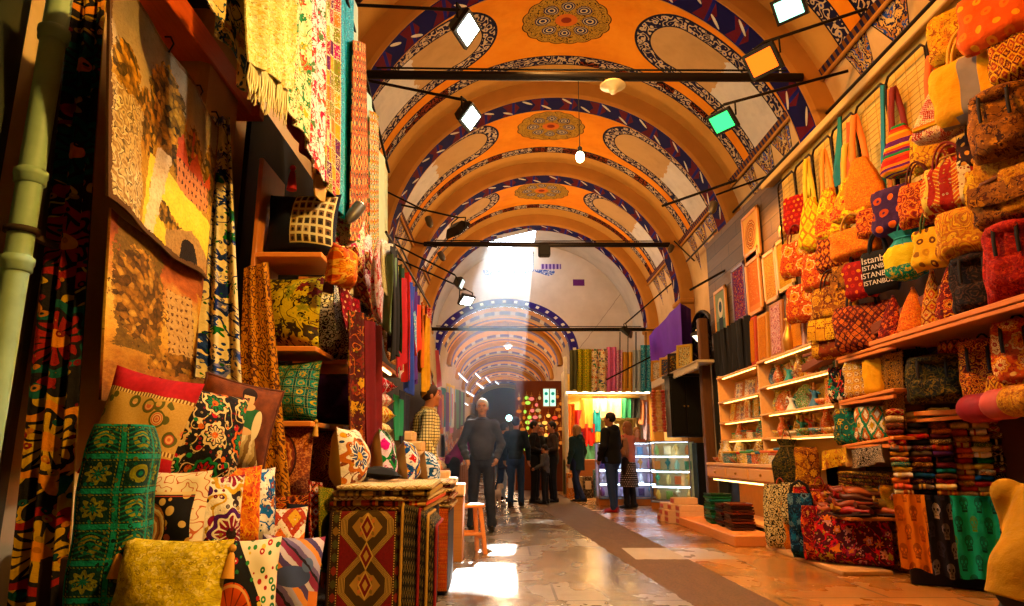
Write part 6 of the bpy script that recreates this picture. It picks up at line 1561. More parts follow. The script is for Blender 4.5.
for L, (nx, ny) in enumerate(((4, 6), (4, 5), (3, 4), (2, 3))):
    for q in range(nx):
        for k in range(ny):
            nm, c = SL[(k*3+L*2+q*4) % 7]
            slipper('%s slipper, %s layer, %s row from the aisle, %s from the near end' % (nm, ('bottom', 'second', 'third', 'top')[L], ORD[q], ORD[k]), (3.10+.15*q+.05*L+rs.uniform(-.02, .02), 6.28+.145*k+.05*L+rs.uniform(-.02, .02), rowz[L]), Euler((rs.uniform(-.2, .2), rs.uniform(-.3, .3), PI/2+rs.uniform(-1.2, 1.2))), plain('slipper_'+nm.replace(' ', '_'), c, .45, var=.2, nscale=30))
# embroidered cloth pile and rolls above the slippers
root = thing('display_shelf', 'shelf of black embroidered cloths above the slippers', 'shelf', (3.42, 6.7, .66)); m = MB(); m.box((.2, .0, -.02), (.4, 1.0, .04), .006); m.build('board', M_WOODY, root)
m = MB(); m.box((.36, .0, -.1), (.05, .98, .16), .006); m.build('back_board', M_WOODY, root)
for i in range(3):
    for k in range(6):
        c = ['#14100c', '#1c140e', '#0f0d0a', '#2a1a10'][(i+k) % 4]; o = folded_mb(.31, .38, .03, 500+i*9+k, n=6).build('folded_cloth', fabric('floral', [c, '#c8a03c' if k % 2 else '#a8441c', '#8a6a2a'], .3, seed=310.0+(k+i) % 3))
        place(o, (3.63, 6.38+.33*i, .664+.031*k), -PI/2+rs.uniform(-.08, .08)); tag(o, 'black embroidered folded cloth, %s up in the %s pile from the near end' % (ORD[k], ORD[i]), 'cloth', 'black embroidered cloths above the slippers')
for lab, px, c, r_ in [('blue grey fabric roll standing by the slippers', 868, ['#5a6a8a', '#8a94a8', '#3a4660'], .09), ('yellow ribbed fabric roll standing by the slippers', 885, ['#d8a02c', '#b8781c', '#e8bc50'], .11)]:
    p = on_x(px, 492, 3.3); m = MB(); m.lathe([(r_*.9, 0), (r_, .01)]+[(r_*(1+.03*(k % 2)), .02*k) for k in range(1, 13)]+[(r_*.9, .265), (r_*.3, .27)], 20); o = place(m.build('fabric_roll', fabric('damask', c, .3, seed=320.0)), (3.3, max(6.27, p.y), .68) if r_ > 10 else (3.5, max(6.3, p.y), .48)); tag(o, lab, 'fabric roll')
# draped shawls on top of the cloths
for lab, (pa, pb, pc, pd), fm in [('mottled gold shawl thrown over the black cloths', ((820, 452), (850, 446), (852, 462), (822, 470)), FB['goldfl']), ('black and white checked shawl at the top of the cloth pile', ((850, 450), (886, 444), (888, 462), (852, 468)), fabric('crochet', ['#1c1814', '#c8b8a0', '#3a2a20'], .4, seed=330.0))]:
    strip(lab, pa, pb, pc, pd, 3.2, fm, cat='shawl', name='shawl', group='shawls over the cloth pile', nu=10, nv=8, amp=.03)
# bags on the floor and stacked on the step
def fbag(kind, lab, px0, px1, y0, y1, d, mt, c, rz=-.45, t=None, zfloor=None):
    p = on_y((px0+px1)/2, y1, d); s = ppm(p); w = (px1-px0)/s; h = (y1-y0)/s
    if zfloor is not None: p.z = zfloor
    if kind in ('tote', 'hand'): h *= .74
    return bag(kind, lab, w, h, t or w*.45, FB[mt], STR(c), p, Euler((0, 0, rz)), 'bags stacked on the floor at the right stall', seed=len(lab))
fbag('pouch', 'large dark red carpet bag with bright flowers on the floor', 815, 896, 520, 571, 6.5, 'carpet', '#4a0f10', -.8, .26, .05)
fbag('pouch', 'cream bag with black scroll print on the floor', 768, 794, 498, 560, 7.6, 'whblk', '#5a3a1c', -.5, None, .05)
fbag('pouch', 'plain orange bag behind the scroll print bag', 786, 803, 505, 556, 7.5, 'orange', '#a8541c', -.5, None, .05)
fbag('fold', 'dark blue shoulder bag between the orange and carpet bags', 794, 818, 502, 564, 6.9, 'bluepk', '#14100c', -.5, .2, .05)
fbag('pouch', 'maroon bag standing against the carpet bag', 806, 826, 514, 566, 6.75, 'redfl', '#4a0f10', -.5, .16, .05)
fbag('pouch', 'dim brown bag in the shade behind the carpet bag', 884, 912, 520, 570, 6.35, 'brownfl', '#2a1408', -.3, .2, .02)
fbag('sack', 'orange flowered sack on the stacked bags', 770, 796, 486, 520, 7.75, 'orgfl', '#a83a14', -.5, None, None)
fbag('pouch', 'white bag with a black scroll pattern on the stacked bags', 784, 806, 484, 524, 7.4, 'whblk', '#1c1410', -.5, None, None)
fbag('pouch', 'red flowered bag on the stacked bags', 796, 820, 488, 526, 7.1, 'redfl', '#6a140c', -.5, None, None)
fbag('sack', 'bright orange red bag beside the slippers', 808, 838, 486, 524, 6.9, 'redpais', '#a82a10', -.5, .18, None)
fbag('sack', 'olive green draped bag at the top of the stacked bags', 776, 806, 440, 492, 7.9, 'camo', '#6a541c', -.5, None, None)
fbag('pouch', 'brown figured bag beside the olive draped bag', 798, 822, 448, 494, 7.5, 'brgold', '#3a1c0c', -.5, None, None)
m = MB(); m.box((3.30, 7.58, .27), (.45, .74, .44), .02); o = m.build('plinth', plain('bench_cloth', '#2a1408', .9)); tag(o, 'dark plinth holding up the stacked bags', 'plinth')
m = MB(); m.box((3.4, 7.58, .59), (.25, .7, .2), .02); o = m.build('plinth', plain('bench_cloth', '#2a1408', .9)); tag(o, 'small upper plinth behind the stacked bags', 'plinth')
# ================================================================== souvenir shelves (right, further in)
SX = 3.3
M_SHELF = wood('honey_shelf', '#d8954a', '#f0bc74', .45, 1)
STRIP = glow('shelf_strip_light', '#ffc860', 8)
SY0, SYM, SY1 = 6.75, 8.85, 10.55
unit = thing('display_shelving', 'lit honey wood display shelving full of small souvenirs', 'shelving', (SX, SY0, 0))
def U(m, nm, mt): return m.build(nm, mt, unit)
NEAR = [2.19, 1.86, 1.52, 1.22]; FAR_ = [2.17, 1.80, 1.49, 1.23]
for zs, a, b in ((NEAR, 0, SYM-SY0), (FAR_, SYM-SY0, SY1-SY0)):
    for z in zs:
        m = MB(); m.box((.22, (a+b)/2, z-.012), (.44, b-a-.02, .024), .004); U(m, 'shelf', M_SHELF)
        m = MB(); m.box((.05, (a+b)/2, z-.03), (.02, (b-a)*.8, .008), .002); U(m, 'strip_light', STRIP)
for y in (0, SYM-SY0, SY1-SY0): m = MB(); m.box((.23, y, 1.55), (.42, .03, 1.3), .004); U(m, 'upright', M_SHELF)
m = MB(); m.box((.45, (SY1-SY0)/2, 1.55), (.03, SY1-SY0, 1.3)); U(m, 'back_panel', wood('honey_back', '#c88432', '#e0a44c', .6, 1))
# counter
ct = thing('counter', 'honey wood counter with drawers under the souvenir shelves', 'counter', (3.12, 8.0, 0))
L = 10.7-8.0
m = MB(); m.box((.3, L/2, .88), (.62, L, .04), .006); m.build('counter_top', M_SHELF, ct)
m = MB(); m.box((.3, L/2, .77), (.58, L-.04, .18), .004); m.build('drawer_case', M_SHELF, ct)
for k in range(3):
    m = MB(); m.box((-.0, L*(k+.5)/3, .77), (.02, L/3-.06, .14), .004); dr = m.build('drawer', wood('drawer_face', '#c8823a', '#e0a458', .45, 1), ct)
    m = MB(); m.ball((-.02, L*(k+.5)/3, .77), .016, 8, 6); m.build('knob', plain('brass', '#b88a3a', .35, .8), dr)
m = MB(); m.box((.52, L/2, .36), (.1, L, .66), .004); m.build('back_panel', plain('yellow_panel', '#d89a2c', .7), ct)
m = MB(); m.box((.3, .03, .36), (.56, .05, .66), .004); m.build('end_panel', plain('yellow_panel', '#d89a2c', .7), ct)
m = MB(); m.box((.3, L/2, .16), (.56, L, .03), .004); m.build('lower_shelf', M_SHELF, ct)
m = MB(); m.box((.06, L/2, .655), (.03, L*.9, .018), .004); m.build('strip_light', glow('counter_strip_light', '#ffc468', 8), ct)
m = MB(); m.box((2.86, 9.3, .06), (.5, 2.5, .12), .01); o = m.build('floor_plinth', wood('plinth_orange', '#b8682a', '#d88a40', .5, 1)); tag(o, 'low orange floor plinth in front of the counter', 'plinth')

GC = ['#c8281c', '#d8a82c', '#2c6a8a', '#3a8a4a', '#e8e0cc', '#d86a24', '#7a3a1c', '#1c8a8a', '#b8481c', '#e8c468']
GN = ['red', 'golden', 'blue', 'green', 'white', 'orange', 'brown', 'teal', 'rust', 'cream']
def glaze(i, kd='glaze'):
    c = GC[i % 10]
    return fabric('floral', [c, '#efe4c8', GC[(i+3) % 10], GC[(i+5) % 10]], .22, rough=.3, seed=400.0+i % 10)
def souvenir(kind, lab, loc, i, rot=0.0, s=1.0, group=None):
    if kind == 'plate':
        root = thing('plate', lab, 'plate', loc, Euler((-.25, 0, rot)), group); r = .115*s
        m = MB(); n = 20; rings = [[(rr*r*math.cos(2*PI*j/n), yy, r+rr*r*math.sin(2*PI*j/n)) for j in range(n)] for rr, yy in ((.02, .0), (.6, 0), (.98, -.02), (1, -.015), (.62, .012), (.02, .012))]
        m.loft(rings); m.build('dish', glaze(i), root); m = MB(); m.box((0, .03, .03), (.06, .06, .012)); m.build('stand', M_BLACK, root)
    elif kind == 'vase':
        root = thing('vase', lab, 'vase', loc, 0, group); m = MB(); m.lathe([(.035*s, 0), (.05*s, .02*s), (.065*s, .08*s), (.045*s, .14*s), (.025*s, .17*s), (.03*s, .21*s), (.04*s, .225*s), (.03*s, .22*s)], 14); m.build('body', glaze(i), root)
        m = MB(); m.tube([(.055*s, 0, .1*s), (.085*s, 0, .14*s), (.03*s, 0, .19*s)], .006, 6); m.build('handle', glaze(i), root)
    elif kind == 'dervish':
        root = thing('dervish_figurine', lab, 'figurine', loc, rot, group); c = plain('figure_'+GN[i % 10], GC[i % 10], .5)
        m = MB(); m.lathe([(.07*s, 0), (.068*s, .01*s), (.03*s, .08*s), (.022*s, .1*s), (.03*s, .14*s), (.012*s, .155*s)], 14); m.tube([(-.07*s, 0, .17*s), (-.03*s, 0, .14*s), (.03*s, 0, .14*s), (.07*s, 0, .12*s)], .01*s, 6); m.build('robe', c, root)
        m = MB(); m.ball((0, 0, .172*s), .018*s, 8, 6); m.build('head', plain('figure_skin', '#c88a5a', .6), root)
        m = MB(); m.lathe([(.017*s, .182*s), (.014*s, .225*s), (.006*s, .228*s)], 10); m.build('hat', plain('figure_hat', '#a86a34', .7), root)
    elif kind == 'bowl':
        root = thing('bowl', lab, 'bowl', loc, 0, group); m = MB(); m.lathe([(.03*s, 0), (.04*s, .008), (.075*s, .04*s), (.085*s, .065*s), (.08*s, .064*s), (.06*s, .035*s), (.01*s, .02*s)], 16); m.build('body', glaze(i), root)
        m = MB(); m.lathe([(.083*s, .062*s), (.087*s, .068*s), (.08*s, .068*s)], 16); m.build('rim', plain('gilt', '#c8922c', .3, .7), root)
    elif kind == 'tile':
        root = thing('framed_tile', lab, 'framed tile', loc, Euler((-.18, 0, rot)), group); w = .2*s
        m = MB()
        for a, b, c, d in ((0, .01, w, .02), (0, w*1.2-.01, w, .02), (-w/2+.01, w*.6, .02, w*1.2), (w/2-.01, w*.6, .02, w*1.2)): m.box((a, 0, b), (c, .022, d), .003)
        m.build('frame', wood('tile_frame', '#8a4a1c', '#b06a2a', .5, 2), root); m = MB(); m.box((0, .004, w*.6), (w*.9, .012, w*1.1)); m.build('tile', fabric('suzani', ['#e8dcc0', GC[i % 10], '#1c4a8a', '#a8281c'], .4, rough=.3, seed=410.0+i % 4), root)
    elif kind == 'board':
        root = thing('wooden_plaque', lab, 'plaque', loc, Euler((-.1, .12*((i % 3)-1), rot)), group); m = MB(); m.box((0, 0, .13*s), (.12*s, .022, .26*s), .006); m.build('plaque', fabric('floral', [GC[i % 10], '#8a4a1c', '#e8dcc0', '#e8c890'], .3, seed=420.0+i % 5), root)
        m = MB(); m.box((0, -.014, .13*s), (.08*s, .006, .2*s), .002); m.build('inlay', fabric('floral', [GC[(i+4) % 10], '#efe4c8', GC[(i+7) % 10], '#e8c890'], .22, rough=.4, seed=425.0+i), root)
    elif kind == 'box':
        root = thing('trinket_box', lab, 'box', loc, rot, group); m = MB(); m.box((0, 0, .045*s), (.13*s, .10*s, .09*s), .006); m.build('body', glaze(i), root)
        m = MB(); m.box((0, 0, .1*s), (.138*s, .108*s, .022*s), .008); m.build('lid', plain('lid_'+GN[i % 10], GC[(i+4) % 10], .4), root)
    return root
G4 = 'souvenirs on the lit shelves'
rows = [
 ('near', 'the highest lit shelf', NEAR[1], SY0+.1, SYM-.1, ['plate', 'board', 'plate', 'plate', 'board', 'vase', 'plate', 'board', 'vase', 'vase', 'vase', 'dervish', 'dervish', 'vase', 'plate', 'vase', 'board', 'plate'], 1.12),
 ('near', 'the middle lit shelf', NEAR[2], SY0+.1, SYM-.1, ['board', 'plate', 'board', 'board', 'plate', 'bowl', 'dervish', 'plate', 'dervish', 'plate', 'vase', 'plate', 'dervish', 'dervish', 'vase', 'plate', 'bowl', 'vase'], 1.12),
 ('near', 'the lowest lit shelf', NEAR[3], SY0+.1, SYM-.1, ['board', 'board', 'bowl', 'bowl', 'bowl', 'vase', 'bowl', 'dervish', 'dervish', 'bowl', 'dervish', 'dervish', 'bowl', 'vase', 'bowl', 'vase', 'dervish', 'bowl'], 1.1),
 ('far', 'the upper shelf of the far bay', FAR_[1], SYM+.15, SY1-.1, ['tile', 'tile', 'tile', 'tile', 'tile'], 1.1),
 ('far', 'the middle shelf of the far bay', FAR_[2], SYM+.12, SY1-.1, ['board', 'board', 'board', 'board', 'board', 'tile', 'board'], 1.1),
 ('far', 'the lowest shelf of the far bay', FAR_[3], SYM+.12, SY1-.1, ['box', 'box', 'vase', 'box', 'bowl', 'box', 'vase', 'bowl', 'box'], 1.0),
 ('near', 'the top ledge of the shelving', NEAR[0]+.0, SY0+.05, SY0+.9, ['vase', 'plate', 'bowl'], 1.1),
 ('counter', 'the back row of the counter', .902, 8.1, 10.5, ['box', 'box', 'box', 'box', 'box', 'vase', 'box', 'bowl', 'box', 'vase', 'bowl', 'box'], 1.5),
 ('counter2', 'the front row of the counter', .902, 8.15, 10.5, ['box', 'box', 'box', 'box', 'box', 'box', 'box', 'bowl', 'bowl', 'box', 'vase', 'vase', 'bowl'], 1.25)]
for bay, nm, z, ya, yb, kinds, s in rows:
    for k, kd in enumerate(kinds):
        y = ya+(yb-ya)*(k+.5)/len(kinds); i = (k*7+len(nm)*3) % 10
        x = SX+.14+.06*((k*5) % 3) if bay not in ('counter', 'counter2') else (3.42 if bay == 'counter' else 3.23)
        cname = {'plate': 'plate', 'board': 'plaque', 'vase': 'vase', 'dervish': 'dervish figurine', 'bowl': 'bowl', 'tile': 'framed tile', 'box': 'trinket box'}[kd]
        souvenir(kd, '%s %s on %s, %s from the near end' % (GN[i], cname, nm, ORD[k]), (x, y, z), i, -PI/2+.35+.1*((k % 3)-1), s*(1+.08*((k*3) % 4-1)), G4)
# stock on the floor in front
def tray_stack(lab, px, y, cols, n, x, zz=.12, w=.3):
    z = zz
    for k in range(n):
        nm, c = cols[k % len(cols)]
        m = MB(); q = .034; m.loft([[(sx*(w/2-e)+0, sy*(.14-e), hz) for sx, sy in ((-1, -1), (1, -1), (1, 1), (-1, 1))] for e, hz in ((.02, 0), (0, .012), (0, q), (.012, q), (.022, .014))], smooth=False)
        o = place(m.build('lacquer_tray', plain('lacquer_'+nm, c, .3)), (x, y, z), -PI/2+.12*((k*3) % 4-1.5)*.5); z += q+.001
        tag(o, '%s tray, %s from the bottom of the %s' % (nm, ORD[k], lab), 'tray', 'lacquer trays stacked in front of the counter')
tray_stack('green tray pile', 740, 9.55, [('green', '#1c6a3a'), ('dark green', '#143c24'), ('teal green', '#1c7a6a')], 11, 2.9)
tray_stack('brown tray pile', 765, 8.72, [('brown', '#4a2414'), ('dark brown', '#2a140c'), ('rust', '#6a2c14')], 9, 2.9)
tray_stack('black tray pile', 755, 9.15, [('black', '#14100e'), ('maroon', '#4a0f14'), ('dark blue', '#14243a')], 8, 2.92)
bx = [(9.95, 0, 0), (9.95, 1, 0), (9.95, 2, 0), (10.25, 0, -.1), (10.25, 1, -.1), (10.25, 2, -.05), (10.25, 3, 0), (10.55, 0, -.15), (10.55, 1, -.12), (10.55, 2, -.1)]
for k, (y, lv, dx) in enumerate(bx):
    root = thing('gift_box', 'pink and cream gift box, %s layer up in the %s column from the counter' % (ORD[lv], {9.95: 'nearest', 10.25: 'middle', 10.55: 'far'}[y]), 'box', (2.86+dx-.06, y+.7-.0, .001+lv*.092), -PI/2, 'gift boxes stepped on the floor')
    m = MB(); m.box((0, 0, .045), (.27, .36, .09), .004); m.build('carton', plain('cream_carton', '#e0b88a', .7), root)
    m = MB(); m.box((0, -.181, .045), (.2, .004, .055), .001); m.build('printed_label', plain('pink_label', ['#c8584a', '#b83a3a'][k % 2], .6), root)
# cloth bolts and boards standing above the shelves
for k in range(6):
    a = on_x(720+5.2*k, 380-2*k, 3.42); m = MB(); h = on_x(720+5.2*k, 331-3*k, 3.42).z-2.215
    drape('hung_cloth', 'black cloth length, %s from the far end above the shelves' % ORD[k], 'cloth', [Vector((3.42, a.y+.17, 2.215)), Vector((3.42, a.y-.22, 2.215)), Vector((3.42, a.y-.22, 2.215+h)), Vector((3.42, a.y+.17, 2.215+h))], plain('cloth_black_%d' % (k % 3), ['#12141a', '#171a20', '#0f1014'][k % 3], .85), 'black cloth lengths above the shelves', folds=2, amp=.03, nu=12, nv=10, seed=k)
def standing_board(lab, px0, px1, y1, y0, c, x=3.45, name='painted_board', cat='board'):
    a, b = on_x(px0, y1, x), on_x(px1, y1, x); z0 = 2.215; z1 = on_x((px0+px1)/2, y0, x).z; w = abs(a.y-b.y)
    root = thing(name, lab, cat, (x, (a.y+b.y)/2, z0), Euler((-.04, 0, -PI/2)), 'boards standing above the souvenir shelves')
    m = MB(); m.box((0, 0, (z1-z0)/2), (w, .04, z1-z0), .006); m.build('board', c, root)
    m = MB(); m.box((0, -.024, (z1-z0)/2), (w*.7, .008, (z1-z0)*.88), .003); m.build('face', fabric('damask', ['#d8843a', '#c86a24', '#e8a860'], .4, seed=430.0+len(lab)) if 'pink' not in lab else fabric('floral', ['#d8a8a0', '#8a4a5a', '#c87a7a', '#e8ccc0'], .4, seed=431.0), root)
standing_board('tall vermilion board above the souvenir shelves', 749, 758, 365, 316, plain('vermilion_board', '#c8481c', .6))
standing_board('tall amber board beside the vermilion board', 760, 770, 362, 312, plain('amber_board', '#d8922c', .6))
standing_board('leaning pink framed panel above the shelves', 772, 785, 352, 300, wood('tile_frame', '#8a4a1c', '#b06a2a', .5, 2))
standing_board('pale rose board beside the gold jug', 792, 806, 345, 304, plain('rose_board', '#c89a86', .6))
p = on_x(788, 344, 3.4); root = thing('jug', 'slender gold jug on the top ledge of the shelving', 'jug', (3.42, p.y, 2.195)); m = MB(); m.lathe([(.06, 0), (.07, .03), (.085, .14), (.06, .24), (.03, .30), (.028, .38), (.045, .42), (.04, .42)], 16); gm = plain('old_gold', '#c88a2c', .35, .7); m.build('body', gm, root); m = MB(); m.tube([(0, .07, .14), (0, .13, .24), (0, .04, .36)], .01, 6); m.build('handle', gm, root)
# framed pictures on the boards
def picture(lab, px0, px1, ytop, ybot, fm, art, x=3.70):
    a, b = on_x(px0, ybot, x), on_x(px1, ybot, x); c = on_x((px0+px1)/2, ytop, x); mid = on_x((px0+px1)/2, ybot, x); w, h = abs(a.y-b.y), c.z-mid.z
    root = thing('framed_picture', lab, 'picture', (x, (a.y+b.y)/2, mid.z), -PI/2, 'framed pictures on the dark boards')
    m = MB(); f = min(.06, w*.14)
    for q in ((0, f/2, w, f), (0, h-f/2, w, f), (-w/2+f/2, h/2, f, h), (w/2-f/2, h/2, f, h)): m.box((q[0], 0, q[1]), (q[2], .04, q[3]), .008)
    m.build('frame', fm, root); m = MB(); m.at((-w/2+f*.6, -.008, f*.6)); m.grid(lambda u, v: (u*(w-1.2*f), 0, v*(h-1.2*f)), 1, 1, 0, False, lambda u, v: (u, v)); m.box(((w-1.2*f)/2, .012, (h-1.2*f)/2), (w-1.2*f, .02, h-1.2*f)); m.build('panel', art, root)
def medal_art(t, u, v):
    r = ell(u, v, .5, .55, .38, .32); a = xatan2(v-.55, u-.5); c = t.ramp(xfr(r*3+xabs(xsin(a*6))*.2), ['#d8903c', '#7a2c14', '#e8b868', '#a8481c']); return t.mix(r < 1, '#e0a858', c)
def script_art(t, u, v):
    n = t.noise(t.vec(u*2, v*5), 3, 2); c = t.mix(box2(u, v, .1, .9, .12, .9), '#d8843a', '#c86a24'); return t.mix(AND(box2(u, v, .2, .8, .2, .82), band(xfr(n*5), .4, .5)), c, '#e8b060')
def figure_art(t, u, v):
    c = t.mix(v > .35, '#5a7a6a', '#8aa088'); c = t.mix(ell(u, v, .5, .62, .24, .22) < 1, c, '#e0d8c0'); c = t.mix(ell(u, v, .5, .64, .14, .12) < 1, c, '#34506a'); return t.mix(AND(v < .4, xabs(u-.5) < .2), c, '#2a3c4a')
WF = lambda a, b: wood('frame_'+a.strip('#'), a, b, .45, 2)
picture('narrow framed figure in green and white at the far end of the boards', 717, 729, 286, 338, WF('#b8702a', '#d89848'), design('figure_art', figure_art))
picture('purple and red carpet picture beside the narrow framed figure', 735, 749, 262, 321, WF('#3a2450', '#5a3a6a'), fabric('floral', ['#4a2a6a', '#c8342c', '#d8a86a', '#7a4a9a'], .5, seed=440.0))
picture('tall plain orange panel in a wooden frame', 749, 764, 246, 314, WF('#c87a34', '#e09a4c'), design('script_art', script_art))
picture('upper framed round medallion on the boards', 745, 762, 208, 262, WF('#a85a24', '#d8903c'), design('medal_art', medal_art))
picture('pale framed page with brown script in the middle of the boards', 766, 780, 248, 302, WF('#c88a4a', '#e0a860'), fabric('floral', ['#e0b878', '#8a4a24', '#c88a4a', '#a8642a'], .35, seed=441.0))
picture('pale gold framed page nearest the hanging bags', 779, 796, 234, 290, WF('#d09a44', '#e8b45a'), fabric('damask', ['#d8a84a', '#b87a2c', '#e8c474'], .5, seed=442.0))
m = MB(); m.lathe([(.09, 0), (.1, .01), (.1, .03), (.06, .04), (.01, .05)], 18); o = place(m.build('brass_plaque', plain('old_gold', '#c88a2c', .35, .7)), on_x(783, 232, 3.66), Euler((0, -PI/2, 0))); tag(o, 'round brass plaque above the pale gold framed page', 'plaque')
# ================================================================== far right: post, arched window, cases, banner, corner shop
M_DK = plain('black_lacquer', '#0f100e', .4)
p = on_y(711, 470, 12.0)
m = MB(); m.box((0, 0, 1.7), (.16, .16, 3.4), .015); o = place(m.build('wooden_post', wood('post_brown', '#3a2210', '#6a4420', .6, 2)), (p.x, 12.0, 0)); tag(o, 'brown wooden post at the end of the souvenir shop', 'post')
root = thing('shop_door', 'dark panelled shopfront between the post and the shelves', 'shopfront', (3.72, 11.3, 0))
m = MB(); m.box((0, 0, 1.4), (.1, 1.3, 2.8), .01); m.build('door_frame', M_DK, root)
for k in range(2):
    for z, h in ((.55, .8), (1.7, 1.2)): m = MB(); m.box((-.06, -.3+.6*k, z), (.03, .44, h), .01); m.build('panel', plain('door_green', '#1c241c', .5), root)
# arched fanlight over it
m = MB(); cy, cz, r = 12.9, 2.75, .95
m.tube([(3.80, cy+r*math.cos(a), cz+r*math.sin(a)) for a in [PI*i/20 for i in range(21)]]+[(3.80, cy-r, cz), (3.80, cy+r, cz)], .04, 8)
for k in range(1, 8): a = PI*k/8; m.tube([(3.80, cy, cz), (3.80, cy+r*math.cos(a), cz+r*math.sin(a))], .014, 6)
for q in (.35, .68): m.tube([(3.80, cy+r*q*math.cos(a), cz+r*q*math.sin(a)) for a in [PI*i/14 for i in range(15)]], .014, 6)
m.add([(3.84, cy, cz)]+[(3.84, cy+r*math.cos(PI*i/20), cz+r*math.sin(PI*i/20)) for i in range(21)], [[0, i+1, i] for i in range(1, 21)], 1)
struct(m.build('window_1', [plain('black_iron', '#14100c', .5, .6), plain('dark_glass', '#0c0e10', .15, 0, .5)]))

# --- jewellery cases
def clear_glass():
    t = NT('case_glass'); a = t.n('ShaderNodeBsdfTransparent'); g = t.n('ShaderNodeBsdfGlossy'); g.inputs['Roughness'].default_value = .05; a.inputs[0].default_value = (.93, .97, 1, 1)
    mx = t.n('ShaderNodeMixShader'); mx.inputs[0].default_value = .1; t.link(a.outputs[0], mx.inputs[1]); t.link(g.outputs[0], mx.inputs[2]); t.link(mx.outputs[0], t.out.inputs[0]); return t.mat
M_GLASS = clear_glass(); STRIPW = glow('case_strip_light', '#dff0ff', 16)
def case(lab, loc, rot, w, d, h, zb, nsh, backc):
    root = thing('display_case', lab, 'display case', loc, rot)
    m = MB()
    for sx in (-1, 1):
        for sy in (-1, 1): m.box((sx*(w/2-.012), sy*(d/2-.012), zb+h/2), (.024, .024, h), .003)
    for z in (zb, zb+h):
        for sy in (-1, 1): m.box((0, sy*(d/2-.012), z), (w, .024, .024), .003)
        for sx in (-1, 1): m.box((sx*(w/2-.012), 0, z), (.024, d, .024), .003)
    m.build('frame', plain('steel_edge', '#8a8e92', .35, .8), root)
    m = MB(); m.box((0, 0, zb/2), (w, d*.9, zb), .01); m.build('base', wood('case_base', '#8a4a1c', '#b8702c', .5, 0), root)
    m = MB(); m.box((0, d/2-.03, zb+h/2), (w-.04, .015, h-.03)); m.build('back', plain('case_back_'+backc.strip('#'), backc, .5), root)
    for k in range(nsh):
        z = zb+.03+h*k/nsh
        m = MB(); m.box((0, 0, z), (w-.05, d-.06, .012)); m.build('glass_shelf', M_GLASS, root)
        m = MB(); m.box((0, -d/2+.05, z+h/nsh-.035), (w-.08, .02, .02), .003); m.build('strip_light', STRIPW, root)
    m = MB(); m.box((0, -d/2+.006, zb+h/2), (w-.05, .006, h-.03)); m.build('front_glass', M_GLASS, root)
    return root
cA = on_z(632, 508, 0)
cases = [('glass display case with bright white shelves facing the aisle', (2.58, 14.75, 0), 0, 1.22, .5, 1.12, .14, 4, '#c8bcd8', 'front case'), ('glass display case with gold and green goods beside the post', (3.28, 13.55, 0), -.45, .78, .5, 1.12, .14, 4, '#c8b878', 'side case')]
ci = 0
for lab, loc, rot, w, d, h, zb, ns, bc, short in cases:
    case(lab, loc, rot, w, d, h, zb, ns, bc)
    rs = random.Random(ci+9); R3 = Matrix.Rotation(rot, 3, 'Z')
    for k in range(ns):
        n = 6 if ci == 0 else 4
        for j in range(n):
            x = -w/2+.1+(w-.2)*j/(n-1); z = zb+.04+h*k/ns; kind = (j+k*2) % 3; i = (j*3+k) % 10
            col = (['#7a4a9a', '#d8c8e8', '#3a2a5a', '#e8e8f0', '#b87a3a', '#5a8ab8', '#c8b0d8', '#a86a9a', '#d8e0e8', '#4a6aa8'] if ci == 0 else ['#d8a83a', '#3a8a5a', '#c8742a', '#7a9a3a', '#e8c868', '#2a6a5a', '#d8d0a0', '#b8541c', '#8ab08a', '#e0b050'])[i]
            cn = (['violet', 'lilac', 'dark purple', 'silvery', 'amber', 'sky blue', 'pale mauve', 'rose', 'pearl', 'blue'] if ci == 0 else ['gold', 'green', 'orange', 'olive', 'yellow', 'sea green', 'ivory', 'copper', 'mint', 'honey'])[i]
            pp = Vector(loc)+R3 @ Vector((x, .04*((j % 2)*2-1), z)); mt = plain('ware_'+cn.replace(' ', '_'), col, .3)
            lb = '%s %s in the %s, %s shelf up, %s from the left' % (cn, ('jar', 'gift box', 'necklace bust')[kind], short, ORD[k], ORD[j])
            m = MB()
            if kind == 0: m.lathe([(.035, 0), (.05, .03), (.05, .11), (.025, .14), (.03, .16), (.01, .175)], 12)
            elif kind == 1: m.box((0, 0, .07), (.12, .07, .14), .006); m.box((0, 0, .145), (.125, .075, .02), .004)
            else: m.lathe([(.04, 0), (.012, .02), (.014, .06), (.055, .12), (.05, .15), (.018, .17), (.018, .20), (.005, .21)], 12)
            o = place(m.build(('jar', 'gift_box', 'necklace_bust')[kind], mt), pp); tag(o, lb, ('jar', 'box', 'jewellery bust')[kind], 'wares inside the '+short)
    ci += 1
# black tall cabinet above the side case
a, b = on_y(672, 437, 13.2), on_y(703, 437, 13.2); zt = on_y(688, 372, 13.2).z
root = thing('cabinet', 'black hanging cabinet above the glass cases', 'cabinet', ((a.x+b.x)/2, 13.4, a.z)); w, h = b.x-a.x, zt-a.z-.08
m = MB(); m.box((0, 0, h/2), (w, .42, h), .01); m.build('body', M_DK, root)
m = MB(); m.box((0, 0, h+.02), (w+.08, .5, .06), .012); m.build('cornice', M_DK, root)
for s in (-1, 1):
    m = MB(); m.box((s*w*.24, -.215, h*.5), (w*.42, .02, h*.88), .006); dr = m.build('door', plain('cabinet_door', '#1a1c18', .35), root); m = MB(); m.ball((s*w*.06, -.235, h*.5), .016, 8, 6); m.build('knob', plain('brass', '#b88a3a', .35, .8), dr)
m = MB(); m.box((3.77, 14.3, .62), (.16, 2.0, 1.24), .01); o = m.build('side_panel', M_DK); tag(o, 'black side panel between the cases and the wall', 'panel')
